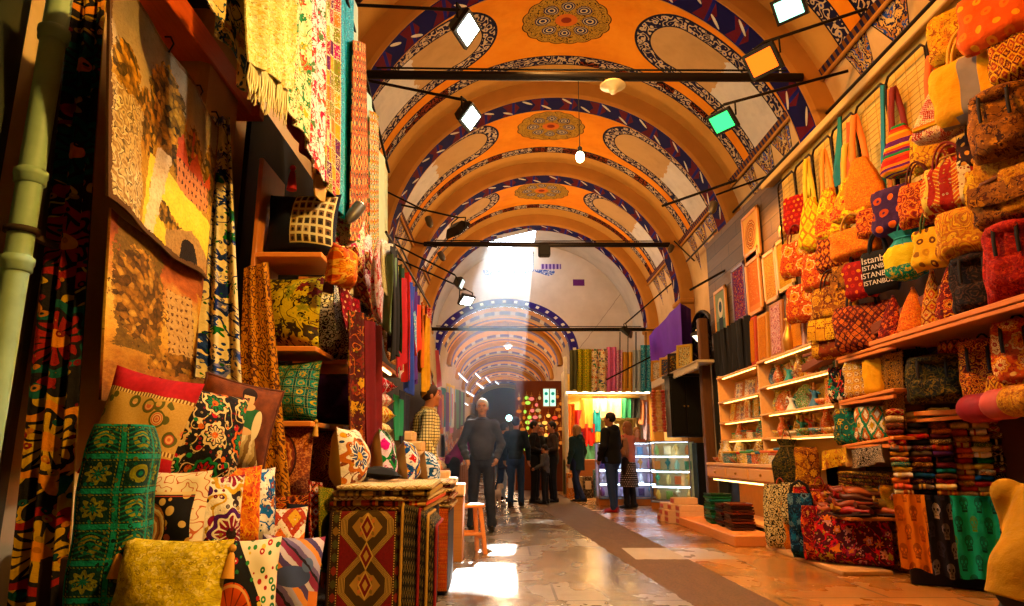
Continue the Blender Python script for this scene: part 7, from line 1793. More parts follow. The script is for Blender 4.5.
# hanging beads beside it
for k, (px, c, nm) in enumerate([(655, '#c8541c', 'orange'), (660, '#d8a04a', 'amber'), (665, '#b83a24', 'red'), (669, '#e0d0b0', 'cream')]):
    p = on_y(px, 432, 13.9); m = MB()
    for j in range(14): m.ball((.012*math.sin(j*2.1+k), 0, .06*j+.03), (.05, .05, .034), 8, 6)
    o = place(m.build('bead_string', plain('beads_'+nm, c, .4)), p); tag(o, nm+' string of beads hanging by the black cabinet', 'beads', 'bead strings by the black cabinet')
# purple banner and its ledge of frames
pm = plain('purple_banner', '#6a1ed0', .75, var=.15, nscale=5)
drape('banner', 'wide purple cloth banner along the right wall', 'banner', [on_x(651, 366, 3.45), on_x(682, 346, 3.45), on_x(680, 303, 3.45), on_x(649, 336, 3.45)], pm, folds=2, amp=.012)
drape('banner', 'dark purple end cloth of the banner facing the aisle', 'banner', [on_y(680, 352, 13.2), on_y(693, 362, 13.25), on_y(691, 309, 13.25), on_y(680, 303, 13.2)], plain('purple_banner_shaded', '#3a1470', .8), folds=1, amp=.01)  # end face of the same cloth, shade put into a darker purple
a, b = on_x(652, 390, 3.3), on_x(697, 352, 3.3); L = a.y-b.y
root = thing('wall_ledge', 'white scalloped ledge below the purple banner', 'shelf', (3.3, b.y, (a.z+b.z)/2)); m = MB(); m.box((.14, L/2, 0), (.3, L, .05), .006); m.build('board', plain('cream_paint', '#d8c8a0', .6), root)
m = MB(); n = int(L/.16); zz = [(0, .0)]+[(L*i/(n*6), -.09-.04*abs(math.sin(PI*i/6))) for i in range(n*6+1)]+[(L, 0)]
m.at((0, 0, 0), (0, 0, PI/2)); m.prism(zz, -.01, .01)
m.build('scallop_trim', plain('cream_paint', '#d8c8a0', .6), root)
for k, (px, yb, yt, fm, lab) in enumerate([(656, 384, 362, '#c8922c', 'first gold frame from the far end of the ledge'), (664, 377, 356, '#d8a84a', 'second gold frame from the far end of the ledge'), (672, 370, 349, '#2a1c14', 'dark frame on the ledge below the banner'), (682, 362, 337, '#d8b03c', 'large yellow framed picture nearest on the ledge')]):
    p = on_x(px, yb, 3.36); h = on_x(px, yt, 3.36).z-p.z; w = h*.72
    root = thing('framed_picture', lab, 'picture', (3.4, p.y, (a.z+b.z)/2+.026), Euler((-.1, 0, -.75)), 'framed pictures on the ledge'); m = MB(); f = .05
    for q in ((0, f/2, w, f), (0, h-f/2, w, f), (-w/2+f/2, h/2, f, h), (w/2-f/2, h/2, f, h)): m.box((q[0], 0, q[1]), (q[2], .035, q[3]), .006)
    m.build('frame', plain('frame_gilt_%d' % k, fm, .4, .4), root); m = MB(); m.box((0, .006, h/2), (w-f, .014, h-f)); m.build('panel', fabric('floral', [['#e0d8c0', '#3a4a6a', '#141414', '#d8d0a0'][k], '#8a4a24', '#3a6a5a', '#c8a04a'], .35, seed=450.0+k), root)

# --- corner textile shop against the end wall
CX0, CX1, CY = on_y(566, 400, 17.6).x, 3.75, 17.6
shop = thing('shop_stall', 'brightly lit scarf stall facing the aisle at the far right', 'stall', (CX0, CY, 0)); w = CX1-CX0
zt = on_y(600, 392, CY).z
m = MB(); m.box((w/2, 1.3, 1.6), (w, .06, 3.2)); m.box((.03, .75, 1.6), (.06, 1.1, 3.2)); m.build('wall_panel', plain('warm_cream_panel', '#e8cc7a', .7), shop)
m = MB(); m.box((.0, 0, 1.75), (.09, .09, 3.5), .008); m.build('post', plain('white_post', '#e0d8c4', .5), shop)
m = MB(); m.box((w/2, .35, zt), (w, .9, .07), .008); m.build('canopy_board', plain('cream_paint', '#d8c8a0', .6), shop)
m = MB(); m.box((w/2, -.08, zt-.02), (w, .04, .05), .005); m.build('strip_light', glow('stall_strip_light', '#ffe8b0', 7), shop)
for z in (on_y(600, 416, CY).z, on_y(600, 440, CY).z): m = MB(); m.box((w/2, 1.0, z), (w, .5, .04), .005); m.build('shelf', plain('cream_paint', '#d8c8a0', .6), shop)
m = MB(); m.box((w/2, .75, .45), (w, .8, .9), .01); m.build('counter', wood('stall_wood', '#6a3418', '#9a5a2a', .5, 0), shop)
for x in (.3, .62, .9): m = MB(); m.box((w*x, 1.0, 1.6), (.03, .5, 1.6)); m.build('divider', plain('cream_paint', '#d8c8a0', .6), shop)
lamp('AREA', (CX0+w/2, CY+.5, zt-.12), 170, '#ffd890', size=1.2, target=(CX0+w/2, CY+.5, 0), name='stall_light')
def fab(lab, px0, px1, yt, yb, mat, d=17.4, g='fabrics hung above the far scarf stall', nm='hung_fabric', **k):
    k.setdefault('folds', 2); k.setdefault('amp', .03)
    return drape(nm, lab, 'fabric', [on_y(px0, yb, d), on_y(px1, yb, d), on_y(px1, yt, d), on_y(px0, yt, d)], mat, g, nu=14, nv=10, **k)
fab('green and gold squared cloth at the left of the far stall', 577, 592, 349, 392, fabric('panels', ['#4a6a1c', '#d8b83c', '#8aa03a', '#c8a82c'], .9, seed=460.0))
fab('cream cloth with small flowers at the far stall', 592, 608, 349, 392, fabric('floral', ['#e8d8b0', '#3a6a4a', '#c86a3a', '#5a5a8a'], .9, seed=461.0))
fab('pink cloth hanging at the far stall', 607, 617, 347, 392, plain('pink_cloth', '#d86aa8', .8, var=.25))
fab('pale pink and white cloth beside the pink cloth', 616, 623, 350, 392, fabric('damask', ['#e0a8c0', '#f0e0e8', '#c86a9a'], .6, seed=462.0))
fab('golden yellow cloth in the middle of the far stall', 622, 633, 352, 392, plain('gold_cloth', '#d8a02c', .7, var=.25))
fab('pale blue grey cloth at the far stall', 633, 641, 350, 392, plain('blue_grey_cloth', '#a8b8c0', .8))
fab('turquoise patterned cloth at the right of the far stall', 641, 652, 345, 392, fabric('damask', ['#3a9ac0', '#a8e0e8', '#1c6a9a'], .6, seed=463.0))
fab('dark olive cloth at the left edge of the far stall', 570, 578, 350, 390, plain('olive_cloth', '#4a4a24', .8))
SCF = [('orange', '#e07a24', 568, 574, 404, 436), ('red', '#c8202c', 574, 584, 410, 446), ('violet', '#6a3a9a', 574, 582, 432, 448), ('amber', '#e0a03c', 580, 592, 398, 428), ('scarlet', '#d8281c', 582, 594, 424, 446), ('aqua', '#1c9ab0', 592, 600, 410, 432), ('blush', '#e8b0a0', 593, 606, 396, 412), ('sea green', '#6ac0a0', 580, 594, 444, 462), ('rose beige', '#d8a898', 606, 620, 398, 418), ('emerald', '#1c7a5a', 622, 630, 398, 418), ('black sequinned', '#2a2a2c', 630, 639, 398, 418), ('salmon', '#e0906a', 639, 650, 400, 424), ('yellow', '#e8c83a', 592, 604, 432, 458), ('ivory', '#efe4c8', 606, 618, 424, 440), ('lavender', '#b0a0d0', 644, 650, 402, 440)]
for nm, c, a, b, yt, yb in SCF: fab(nm+' scarf displayed inside the far scarf stall', a, b, yt, yb, plain('stallscarf_'+nm.replace(' ', '_'), c, .75, var=.25), 18.2, 'scarves inside the far scarf stall', 'hung_scarf', folds=1.5, amp=.05)
BXC = [('red printed', '#b82424', 596, 604), ('orange', '#e08a2c', 567, 576), ('turquoise', '#2a9ac0', 595, 601), ('dark', '#2a2028', 584, 594), ('golden', '#d8a83a', 604, 612), ('brown', '#6a3a1c', 612, 622), ('cream', '#d8c8a0', 576, 584)]
for k, (nm, c, a, b) in enumerate(BXC):
    p, q = on_y(a, 500, 17.0), on_y(b, 500, 17.0); wd = q.x-p.x; h = .5+.08*(k % 3); root = thing('carton', nm+' carton standing below the far scarf stall', 'carton', ((p.x+q.x)/2+.0, 17.15+.02*k, 0), 0, 'cartons below the far scarf stall')
    m = MB(); m.box((0, 0, h/2), (wd*.96, .25, h), .006); m.build('box', fabric('floral', [c, '#efe0c0', c, '#3a2a2a'], .3, seed=470.0+k), root); m = MB(); m.box((0, -.128, h*.6), (wd*.6, .006, h*.4), .001); m.build('printed_label', plain('label_'+nm.replace(' ', '_'), '#efe0c0', .6), root)
# rails and hooks hanging above
m = MB()
for x in (620, 628, 636, 646): a = on_y(x, 332, 16.2); m.tube([a, on_y(x, 388, 16.2)], .012, 6)
a = on_y(612, 352, 16.2); m.tube([on_y(606, 380, 16.2), on_y(660, 352, 16.2)], .02, 6); m.tube([on_y(612, 330, 16.2), on_y(668, 330, 16.2)], .02, 6)
o0 = m.v[0].copy(); m.v = [v-o0 for v in m.v]; o = place(m.build('hanging_rack', plain('black_iron', '#14100c', .5, .6)), o0); tag(o, 'black iron rack of rods hanging before the far scarf stall', 'rack')

# --- mosaic lamp shop in the arch
rs = random.Random(21); LCOL = [('orange', '#ff8a2c'), ('red', '#ff4a2c'), ('amber', '#ffb84a'), ('gold', '#ffd078'), ('rose', '#ff7a6a'), ('green', '#a8d84a')]
backing = MB(); backing.box((0, 0, 1.6), (1.5, .1, 3.2)); o = place(backing.build('stall_backing', plain('lamp_shop_dark', '#6a3416', .9)), (1.12, 20.75, 0)); tag(o, 'dark backing wall of the mosaic lamp stall', 'panel')
cells = [(r, c) for r in range(9) for c in range(7)]
for n, (r, c) in enumerate(cells):
    px = 520+6.2*c+rs.uniform(-1.6, 1.6)+(r % 2)*2.5; py = 398+6.2*r+rs.uniform(-1.5, 1.5); d = 20.2+.35*((n*3) % 2); p = on_y(px, py, d); i = (n*5+r) % 6
    if p.x > AX+AW-.1: continue
    if 541 < px < 557 and py < 410: continue
    root = thing('mosaic_lamp', '%s mosaic lamp, %s row from the top, %s from the left of the lamp stall' % (LCOL[i][0], ORD[r], ORD[c]), 'lamp', p, 0, 'mosaic lamps glowing in the far stall')
    m = MB(); m.ball((0, 0, 0), (.045+.018*(n % 3), .045+.018*(n % 3), .055), 12, 8)
    t = glow('mosaic_glass_'+LCOL[i][0], LCOL[i][1], .55+.4*(i % 3)); m.build('globe', t, root); m = MB(); m.lathe([(.02, .08), (.035, .09), (.01, .12), (.006, .2)], 8); m.build('cap', plain('brass', '#b88a3a', .35, .8), root)
lamp('POINT', (.95, 19.9, 2.2), 25, '#ff9a4a', size=.3, name='lamp_stall_glow')
a, b = on_y(543, 407, 20.0), on_y(556, 388, 20.0); root = thing('lit_sign', 'pair of lit teal signs with round emblems above the lamp stall', 'sign', ((a.x+b.x)/2, 20.0, a.z)); w, h = b.x-a.x, b.z-a.z
m = MB(); m.box((0, .03, h/2), (w, .05, h), .005); m.build('frame', plain('sign_frame', '#8a6a3a', .5), root)
for s in (-1, 1):
    m = MB(); m.box((s*w*.25, -.0, h/2), (w*.42, .02, h*.9)); pn = m.build('panel', glow('sign_pale', '#bfe8c8', 1.5), root)
    for z in (.3, .7): m = MB(); m.at((s*w*.25, -.012, h*z), (PI/2, 0, 0)); m.lathe([(w*.13, -.005), (w*.13, .005)], 16); m.build('emblem', glow('sign_teal', '#0f9a80', .9), pn)
# --- street beyond: rows of goods, strip lights
for k, (px, py, L, tlt) in enumerate([(463, 378, .9, .5), (480, 386, .7, .4), (470, 394, .8, .3), (488, 380, .6, .6), (461, 396, .6, .2), (478, 376, .7, .5), (497, 383, .5, .4), (466, 404, .6, .3)]):
    p = on_y(px, py, 22+k*1.2); root = thing('tube_light', 'white tube light over the far left street stalls, %s from the near end' % ORD[k], 'light', p, Euler((0, tlt, .9)), 'tube lights over the far street')
    m = MB(); L *= .6; m.box((0, 0, .03), (L, .06, .03), .006); m.build('housing', plain('white_enamel', '#d8d8d8', .4), root); m = MB(); m.tube([(-L/2+.03, 0, -.005), (L/2-.03, 0, -.005)], .012, 8); m.build('tube', glow('tube_white', '#e8f8ff', 4), root)
for y in (23, 27, 32, 38): lamp('POINT', (.05, y, 3.6), 150, '#ffcfa0', size=.3, name='street_bulb_light')
p = on_y(508, 346, 21.5); root = thing('pendant_lamp', 'white glowing pendant lamp at the mouth of the far street', 'lamp', p); m = MB(); m.lathe([(.02, .12), (.05, .1), (.16, 0), (.15, 0)], 16); m.build('shade', plain('white_enamel', '#d8d8d8', .4), root); m = MB(); m.ball((0, 0, .0), .09, 12, 8); m.build('bulb', glow('cool_bulb', '#f4fff4', 22), root); m = MB(); m.tube([(0, 0, .1), (0, 0, .75)], .006, 6); m.build('cord', M_BLACK, root)
p = on_y(514, 420, 19.6)
for k, (px, py) in enumerate([(509, 418), (505, 427)]):
    root = thing('floodlight', ('upper', 'lower')[k]+' small green white floodlight over the crowd', 'lamp', on_y(px, py, 21)); m = MB(); m.ball((0, 0, 0), .09, 12, 8); m.build('lens', glow('greenish_lamp', '#b8ffe8', 12), root); m = MB(); m.box((0, .1, .05), (.16, .12, .2), .02); m.build('housing', M_BLACK, root)
rs = random.Random(3)
for side, x in (('left', -1.5), ('right', 1.6)):
    for k in range(7):
        y = 22.2+2.0*k; nm, c = LC[(k*5+(3 if side == 'left' else 7)) % 12]
        root = thing('market_stall', '%s stall heaped with goods on the %s of the far street, %s along' % (nm, side, ORD[k]), 'stall', (x, y, 0), 0, 'stalls along the far street')
        m = MB(); m.box((0, 0, .45), (.7, 1.7, .9), .02); m.build('counter', wood('stall_wood', '#6a3418', '#9a5a2a', .5, 0), root)
        m = MB(); sx = -1 if side == 'left' else 1
        m.grid(lambda u, v: (sx*(.28-.1*math.sin(v*9+k)*.3), (u-.5)*1.8, .9+v*1.5+.03*math.sin(u*30)), 20, 8, 0, True, lambda u, v: (u*1.8, v*1.5)); m.build('hung_goods', fabric('patch', [c, '#c8a04a', '#8a2a3a', '#e0d0b0', '#2a5a7a', '#b8541c'], 1.2, seed=480.0+k), root)
        m = MB(); m.ball((0, 0, .95), (.3, .8, .16), 14, 7, 0, lambda a, b, c2: (a, b, c2+.03*math.sin(b*18+k)*math.cos(a*15))); m.build('heap', fabric('patch', ['#d8b890', c, '#a83a2a', '#4a4a6a', '#e0c060'], .6, seed=490.0+k), root)
# ================================================================== people
def skin(c='#c08058'): return plain('skin_'+c.strip('#'), c, .55, var=.06)
def person(label, loc, rot, H=1.75, top='#333333', bottom='#1c2740', shoes='#14110f', hair='#1c120c', hstyle='short', sk='#c08058', arms=None, legs=None, lean=(0, 0), turn=0.0, hem=.90, vox=.014, bulk=1.0, topmat=None, botmat=None, skirt=None, hood=False, face=False, extra=None, collar=None, belly=0.0, group=None, name='person'):
    k = H/1.75; root = thing(name, label, 'person', loc, rot, group, k)
    lx, ly = lean                                   # shift of the shoulders from the hips
    hipz = .94; sh = lambda s: (s*.165*bulk+lx, ly, 1.405); hp = lambda s: (s*.085, 0, hipz)
    nk = (lx*1.05, ly*1.1, 1.50); hc = Vector((lx*1.15, ly*1.25-.015, 1.635))
    arms = arms or [((-.25+lx*.6, .03+ly*.6, 1.14), (-.25+lx*.3, -.05+ly*.4, .89)), ((.25+lx*.6, .03+ly*.6, 1.14), (.25+lx*.3, -.05+ly*.4, .89))]
    legs = legs or [((-.10, -.01, .50), (-.11, .02, .085)), ((.10, -.01, .50), (.11, .02, .085))]
    Rt = Matrix.Rotation(turn, 3, 'Z')
    def hd(x, y, z): return tuple(hc+Rt @ Vector((x, y, z)))
    B = [('c', (0, 0, hipz), (lx*.5, ly*.5, 1.16), .105, .10), ('c', (lx*.5, ly*.5, 1.16), (lx, ly+.01, 1.36), .105, .115), ('c', sh(-1), (lx, ly, 1.42), .05, .06), ('c', sh(1), (lx, ly, 1.42), .05, .06), ('c', nk, tuple(hc+Vector((0, .01, -.06))), .056, .052)]
    B += [('e', hd(0, .012, .025), (.075, .094, .088), Rt, .02), ('e', hd(0, -.022, -.045), (.058, .068, .072), Rt, .03), ('e', hd(0, -.066, -.098), (.03, .026, .022), Rt, .02),
          ('c', hd(0, -.086, .012), hd(0, -.105, -.026), .009, .0145, .008), ('e', hd(0, -.078, .034), (.05, .018, .012), Rt, .012), ('e', hd(0, -.082, -.062), (.024, .014, .010), Rt, .008)]
    for s in (-1, 1): B += [('e', hd(s*.077, .012, -.008), (.012, .022, .032), Rt, .006), ('e', hd(s*.042, -.062, -.025), (.026, .022, .024), Rt, .016)]
    for i, s in enumerate((-1, 1)):
        e, w = arms[i]; B += [('c', sh(s), e, .05, .042), ('c', e, w, .042, .028)]
        e_, w_ = Vector(e), Vector(w); d = (w_-e_).normalized(); side = d.cross(Vector((s, 0.0, 0.0))); side = side.normalized() if side.length > .05 else Vector((0, -1, 0))
        pn = side.cross(d).normalized(); pm = w_+d*.06
        B += [('c', tuple(w_+d*.02), tuple(pm+side*.015), .026, .027), ('c', tuple(w_+d*.02), tuple(pm-side*.015), .026, .027)]
        for f in range(4):
            b = w_+d*(.085-.004*abs(f-1.2))+side*(.030-.02*f); L = (.036, .043, .040, .030)[f]; c1 = b+d*L*.75+pn*(-s)*.012; c2 = c1+d*L*.5+pn*(-s)*.022
            B += [('c', tuple(b), tuple(c1), .0092, .0086, .004), ('c', tuple(c1), tuple(c2), .0086, .0075, .004)]
        t0 = w_+d*.03+side*.026; B += [('c', tuple(t0), tuple(t0+side*.028+d*.03), .012, .0105, .006), ('c', tuple(t0+side*.028+d*.03), tuple(t0+side*.034+d*.058), .0105, .009, .004)]
        kn, an = legs[i]; B += [('c', hp(s), kn, .078, .052), ('c', kn, an, .052, .036), ('c', an, (an[0], an[1]-.05, max(.045, an[2]-.035)), .036, .026)]
    sdf_build('body', B, skin(sk), root, .02, vox)
    # trousers
    bm = botmat or plain('trousers_'+bottom.strip('#'), bottom, .8, var=.22, nscale=9)
    T = [('c', (0, 0, hipz+.06), (0, .015, hipz-.04), .128*bulk, .132*bulk)]
    for i, s in enumerate((-1, 1)):
        kn, an = legs[i]; T += [('c', hp(s), kn, .098, .070), ('c', kn, (an[0], an[1], an[2]-.015), .070, .058)]
        m_ = Vector(kn)*.45+Vector(an)*.55; T += [('c', tuple(m_+Vector((0, -.03, .02))), tuple(m_+Vector((.02, -.035, .05))), .035, .03), ('c', (an[0]-.02, an[1]-.02, an[2]+.0), (an[0]+.02, an[1]-.02, an[2]+.03), .045, .045)]
    sdf_build('trousers', T+[('cut', (0, 0, 1), hipz+.14), ('cut', (0, 0, -1), -.045)], bm, root, .025, vox)
    if skirt:
        m = MB(); z0, z1, r0, r1 = skirt[1]; m.lathe([(r0*(1-t)+r1*t, z0+(z1-z0)*t) for t in [i/8 for i in range(9)]], 20); m.build('skirt', skirt[0], root)
    # top
    tm = topmat or plain('top_'+top.strip('#'), top, .85, var=.2, nscale=11)
    q = [('c', (0, .01, hipz+.02), (lx*.5, ly*.5, 1.14), .142*bulk, .13*bulk), ('c', (lx*.5, ly*.5, 1.14), (lx, ly+.012, 1.34), .13*bulk, .135*bulk), ('c', sh(-1), (lx, ly+.01, 1.41), .062, .08), ('c', sh(1), (lx, ly+.01, 1.41), .062, .08), ('c', (lx-.06, ly, 1.2), (lx+.06, ly, 1.2), .12*bulk, .12*bulk)]
    if belly: q.append(('e', (lx*.5, ly*.5-.05, 1.08), (.16, .11+belly, .15), None, .05))
    q.append(('c', (nk[0], nk[1]+.008, nk[2]-.075), (nk[0], nk[1]+.004, nk[2]-.0), .10, .064))
    if hem < .86: q.append(('c', (0, 0, .95), (0, 0, hem), .142*bulk, .15*bulk))
    for i, s in enumerate((-1, 1)):
        e, w = Vector(arms[i][0]), Vector(arms[i][1]); q += [('c', sh(s), tuple(e), .064*bulk, .054*bulk), ('c', tuple(e), tuple(w), .056*bulk, .043)]
        for t in (.25, .6): c_ = e*(1-t)+w*t; q.append(('c', tuple(c_+Vector((-.02, -.022, 0))), tuple(c_+Vector((.02, -.028, .012))), .038, .038, .012))
    for z, y in ((1.0, -.1), (1.07, -.105), (1.02, .1)): q.append(('c', (-.07, y*bulk, z), (.06, y*bulk*1.02, z+.02), .035, .03, .02))
    sdf_build('top', q+[('cut', (0, 0, -1), -hem), ('cut', (0, 0, 1), 1.505)], tm, root, .03, vox)
    if collar: m = MB(); m.tube([(nk[0]+.07*math.cos(a), nk[1]+.07*math.sin(a)-.004, 1.485+.012*math.sin(a)) for a in [2*PI*i/16 for i in range(16)]], .02 if collar[1] else .012, 8, loop=True); m.build('collar', collar[0], root)
    if hood: m = MB(); m.ball((nk[0], nk[1]+.09, 1.46), (.11, .07, .08), 14, 8); m.build('hood', tm, root)
    for i in (0, 1):
        an = legs[i][1]; m = MB(); n = 14; rings = []
        for j in range(10):
            v = j/9; wv = .046*(.75+.25*math.sin(PI*min(1, .2+.8*v)))*(1 if v < .9 else .7); hv = .095-.05*v if v < .55 else .0675-.03*(v-.55)/.45
            rings.append([(an[0]+math.cos(2*PI*a/n)*wv, an[1]+.075-.27*v, max(0, an[2]-.085)+hv/2+math.sin(2*PI*a/n)*hv/2) for a in range(n)])
        m.loft(rings); m.build('shoe', plain('shoe_'+shoes.strip('#'), shoes, .5), root)
    hm = plain('hair_'+hair.strip('#'), hair, .6, var=.35, nscale=40)
    fn = Rt @ Vector((0, -1, -.55)); h0 = hc+Rt @ Vector((0, -.02, .03))
    if hstyle == 'short': hp_ = [('e', hd(0, .02, .03), (.085, .104, .100), Rt)]
    elif hstyle == 'long': hp_ = [('e', hd(0, .02, .03), (.088, .106, .098), Rt), ('e', hd(0, .055, -.09), (.10, .07, .12), Rt, .03)]
    elif hstyle == 'cap': hp_ = [('e', hd(0, .01, .035), (.085, .10, .09), Rt)]
    else: hp_ = [('e', hd(0, .02, .03), (.086, .104, .096), Rt)]
    o = sdf_build('hair' if hstyle != 'cap' else 'hat', hp_+[('cut', tuple(fn), float(fn.dot(h0))+.028)], hm, root, .02, min(vox, .01))
    if face:
        ew = plain('eye_white', '#e8e0d8', .3); ei = plain('eye_iris', '#2a1a10', .2); bw = plain('brow_hair', '#4a3a30', .8); lp = plain('lip', '#a05a4a', .5)
        for s in (-1, 1):
            m = MB(); m.ball(hd(s*.031, -.079, .010), (.013, .007, .0065), 10, 7); e_ = m.build('eye', ew, root); m = MB(); m.ball(hd(s*.031, -.0845, .010), .0052, 8, 6); m.build('iris', ei, e_)
            m = MB(); m.tube([hd(s*.016, -.092, .026), hd(s*.032, -.092, .031), hd(s*.048, -.083, .026)], [.003, .0042, .0025], 6); m.build('eyebrow', bw, root)
        m = MB(); m.tube([hd(-.024, -.083, -.063), hd(-.01, -.0935, -.060), hd(.01, -.0935, -.060), hd(.024, -.083, -.063)], [.003, .0055, .0055, .003], 6); m.build('lips', lp, root)
    else:
        for s in (-1, 1): m = MB(); m.ball(hd(s*.031, -.080, .010), (.012, .006, .006), 8, 6); m.build('eye', plain('eye_iris', '#2a1a10', .2), root)
    return root
def feet(px, py): q = on_z(px, py, 0); return (q.x, q.y, 0)
# the man in the grey sweater, hands in his pockets
p = feet(481, 531)
person('man with rim-lit white hair in a dark grey sweater standing with hands in pockets', p, .05, 1.78, top='#44474f', bottom='#2c3444', shoes='#15120f', hair='#eeeae2', sk='#d09a76', vox=.0085, face=True, turn=-.08, bulk=1.04, belly=.02, hem=.93,  # hair whitened: the beam's rim light is put into its colour
       arms=[((-.27, .05, 1.14), (-.2, -.09, .93)), ((.27, .05, 1.14), (.2, -.10, .945))], legs=[((-.11, -.015, .50), (-.125, .01, .085)), ((.11, -.02, .50), (.145, -.01, .085))], collar=(plain('top_3a3c42', '#3a3c42', .85), 0))
# trader in a checked shirt, in profile
p = on_y(419, 470, 7.75)
person('trader in a yellow and black checked shirt behind the wooden boxes', (p.x, 7.85, 0), 1.75, 1.79, hair='#3a1c0e', sk='#b87850', bottom='#241c18', vox=.011, bulk=1.12, lean=(0, -.07), turn=.1, hem=.86,
       topmat=fabric('check', ['#dcd0a0', '#34321f', '#16140c', 30], 1.0), arms=[((-.26, -.02, 1.14), (-.24, -.14, .93)), ((.26, -.02, 1.14), (.24, -.14, .93))], collar=(plain('shirt_collar', '#b89c50', .85), 1))
# man with red shoes
p = feet(613, 512)
person('man in a black hooded jacket blue jeans and red shoes seen from behind', p, -2.25, 1.78, top='#0c0f16', bottom='#24407a', shoes='#a01c1c', hair='#14100e', sk='#a87048', vox=.011, hood=True, bulk=1.22, hem=.84, turn=.15, arms=[((-.27, .0, 1.15), (-.2, -.13, .92)), ((.27, .0, 1.15), (.2, -.13, .92))], legs=[((-.1, -.02, .50), (-.11, -.03, .085)), ((.1, .03, .50), (.12, .1, .085))])
WK = [((-.10, -.14, .52), (-.10, -.08, .1)), ((.10, .03, .50), (.10, .22, .12))]
CA = [((-.25, .0, 1.15), (-.13, -.2, 1.08)), ((.25, .0, 1.15), (.13, -.2, 1.08))]
GP_ = 'people standing in the middle of the lane'
person('blonde woman in a dark green parka with fur collar walking away', feet(578, 503), -2.3, 1.66, top='#14302a', bottom='#1c2a4a', hair='#b88a4a', hstyle='long', hem=.72, legs=WK, bulk=1.15, hood=True, group=GP_)
person('man in a brown grey hooded jacket facing left in the crowd', feet(553, 502), -1.4, 1.74, top='#4a3c38', bottom='#161a26', hair='#140f0c', hood=True, arms=CA, group=GP_)
person('child in a grey jacket with a backpack strap standing in the crowd', (lambda q: (q[0]-.12, q[1]-.62, 0))(feet(549, 502)), -2.0, 1.22, top='#5a5a5e', bottom='#14161e', hair='#1c120c', vox=.018, arms=[((-.25, .0, 1.15), (-.3, -.2, 1.05)), ((.25, .0, 1.15), (.3, -.2, 1.05))], group=GP_)
person('man in black standing in profile facing right in the crowd', feet(535, 503), 1.3, 1.74, top='#0f1014', bottom='#12141c', hair='#1c120c', hem=.82, arms=CA, group=GP_)
person('dark jacketed man half hidden behind the man in black', (lambda q: (q[0]+.05, q[1]+.85, 0))(feet(541, 502)), .3, 1.7, top='#16161a', bottom='#1c2a48', hair='#140f0c', hem=.84, group=GP_)
person('man in a navy vest and jeans seen from behind', feet(516, 506), 2.9, 1.78, top='#14283c', bottom='#20406a', hair='#1c140e', hem=.88, bulk=1.1, group=GP_)
person('person in a dark blue coat walking at the left of the crowd', feet(504, 503), 2.2, 1.7, top='#1c2c48', bottom='#24456c', hair='#241810', hem=.74, legs=WK, group=GP_)
person('person in pale jeans at the back of the crowd beside the grey sweater man', (lambda q: (q[0], q[1]+.8, 0))(feet(497, 503)), 2.6, 1.72, top='#2a3a5a', bottom='#9ab0c8', hair='#3a2414', legs=WK, group=GP_)
person('person in a magenta jacket stooping over the left stalls', (-.82, 11.6, 0), 1.9, 1.66, top='#8a1c6a', bottom='#1c2438', hair='#241810', hstyle='long', lean=(0, -.26), arms=[((-.25, -.3, 1.12), (-.2, -.48, .95)), ((.25, -.3, 1.12), (.2, -.48, .95))])
q = person('woman in a rose jacket and spotted skirt leaning to the display case', feet(630, 508), -2.4, 1.66, top='#d87a64', bottom='#1c1618', hair='#a8683a', hstyle='long', hem=.9, arms=[((-.3, -.14, 1.22), (-.34, -.42, 1.16)), ((.25, .03, 1.15), (.2, -.1, .95))], skirt=(fabric('dots', ['#1c1418', '#e0d0c8', '#a89a94'], .6, seed=500.0), (.42, .98, .2, .14)))
bag('pack', 'tan backpack worn by the woman in the rose jacket', .26, .36, .15, plain('tan_pack', '#a87a5a', .7), plain('brown_pack', '#7a4a34', .7), Vector(q.location)+Vector((-.14, -.17, .98)), -.6, 'bags carried by shoppers', 3)
person('woman facing out behind the display case', (3.0, 15.55, 0), .25, 1.62, top='#b8705a', bottom='#241c1c', hair='#c8843c', hstyle='long', sk='#d0966e')
# person in a tan jacket crouching at the right edge
p = on_y(1018, 600, 3.75)
person('person in a tan jacket crouching at the bottom right corner', (2.66, 3.95, -.54), (Matrix.Rotation(.27, 3, 'Y') @ Matrix.Rotation(2.2, 3, 'Z')).to_euler(), 1.72, top='#b8843c', topmat=fabric('plain', ['#b8903c', '#94702a'], 1.0, seed=510.0), bottom='#1c2436', hair='#2a1c14', vox=.012, bulk=1.4, lean=(0, -.2), hem=.80, arms=[((-.2, -.32, 1.22), (-.1, -.46, 1.1)), ((.2, -.32, 1.22), (.1, -.46, 1.1))], legs=[((-.17, -.42, .98), (-.15, -.16, .665)), ((.17, -.42, 1.0), (.15, -.16, .665))])
# small pale dog on the lane behind the man
p = feet(494, 507); root = thing('dog', 'small pale shaggy dog behind the grey sweater man', 'dog', p, 2.6)
D = [('c', (0, -.13, .24), (0, .13, .25), .085, .08), ('c', (0, -.16, .28), (0, -.22, .36), .055, .05), ('e', (0, -.25, .39), (.058, .065, .055)), ('c', (0, -.29, .375), (0, -.335, .365), .03, .022), ('c', (0, .19, .29), (0, .25, .38), .022, .014)]
for s in (-1, 1): D += [('c', (s*.045, -.12, .2), (s*.05, -.125, .02), .035, .022), ('c', (s*.045, .11, .22), (s*.055, .07, .14), .045, .028), ('c', (s*.055, .07, .14), (s*.055, .13, .09), .028, .02), ('c', (s*.055, .13, .09), (s*.055, .11, .02), .02, .02), ('c', (s*.05, -.24, .42), (s*.07, -.23, .36), .018, .016)]
sdf_build('body', D, plain('pale_fur', '#d8c4a8', .9, var=.3, nscale=40), root, .025, .01)
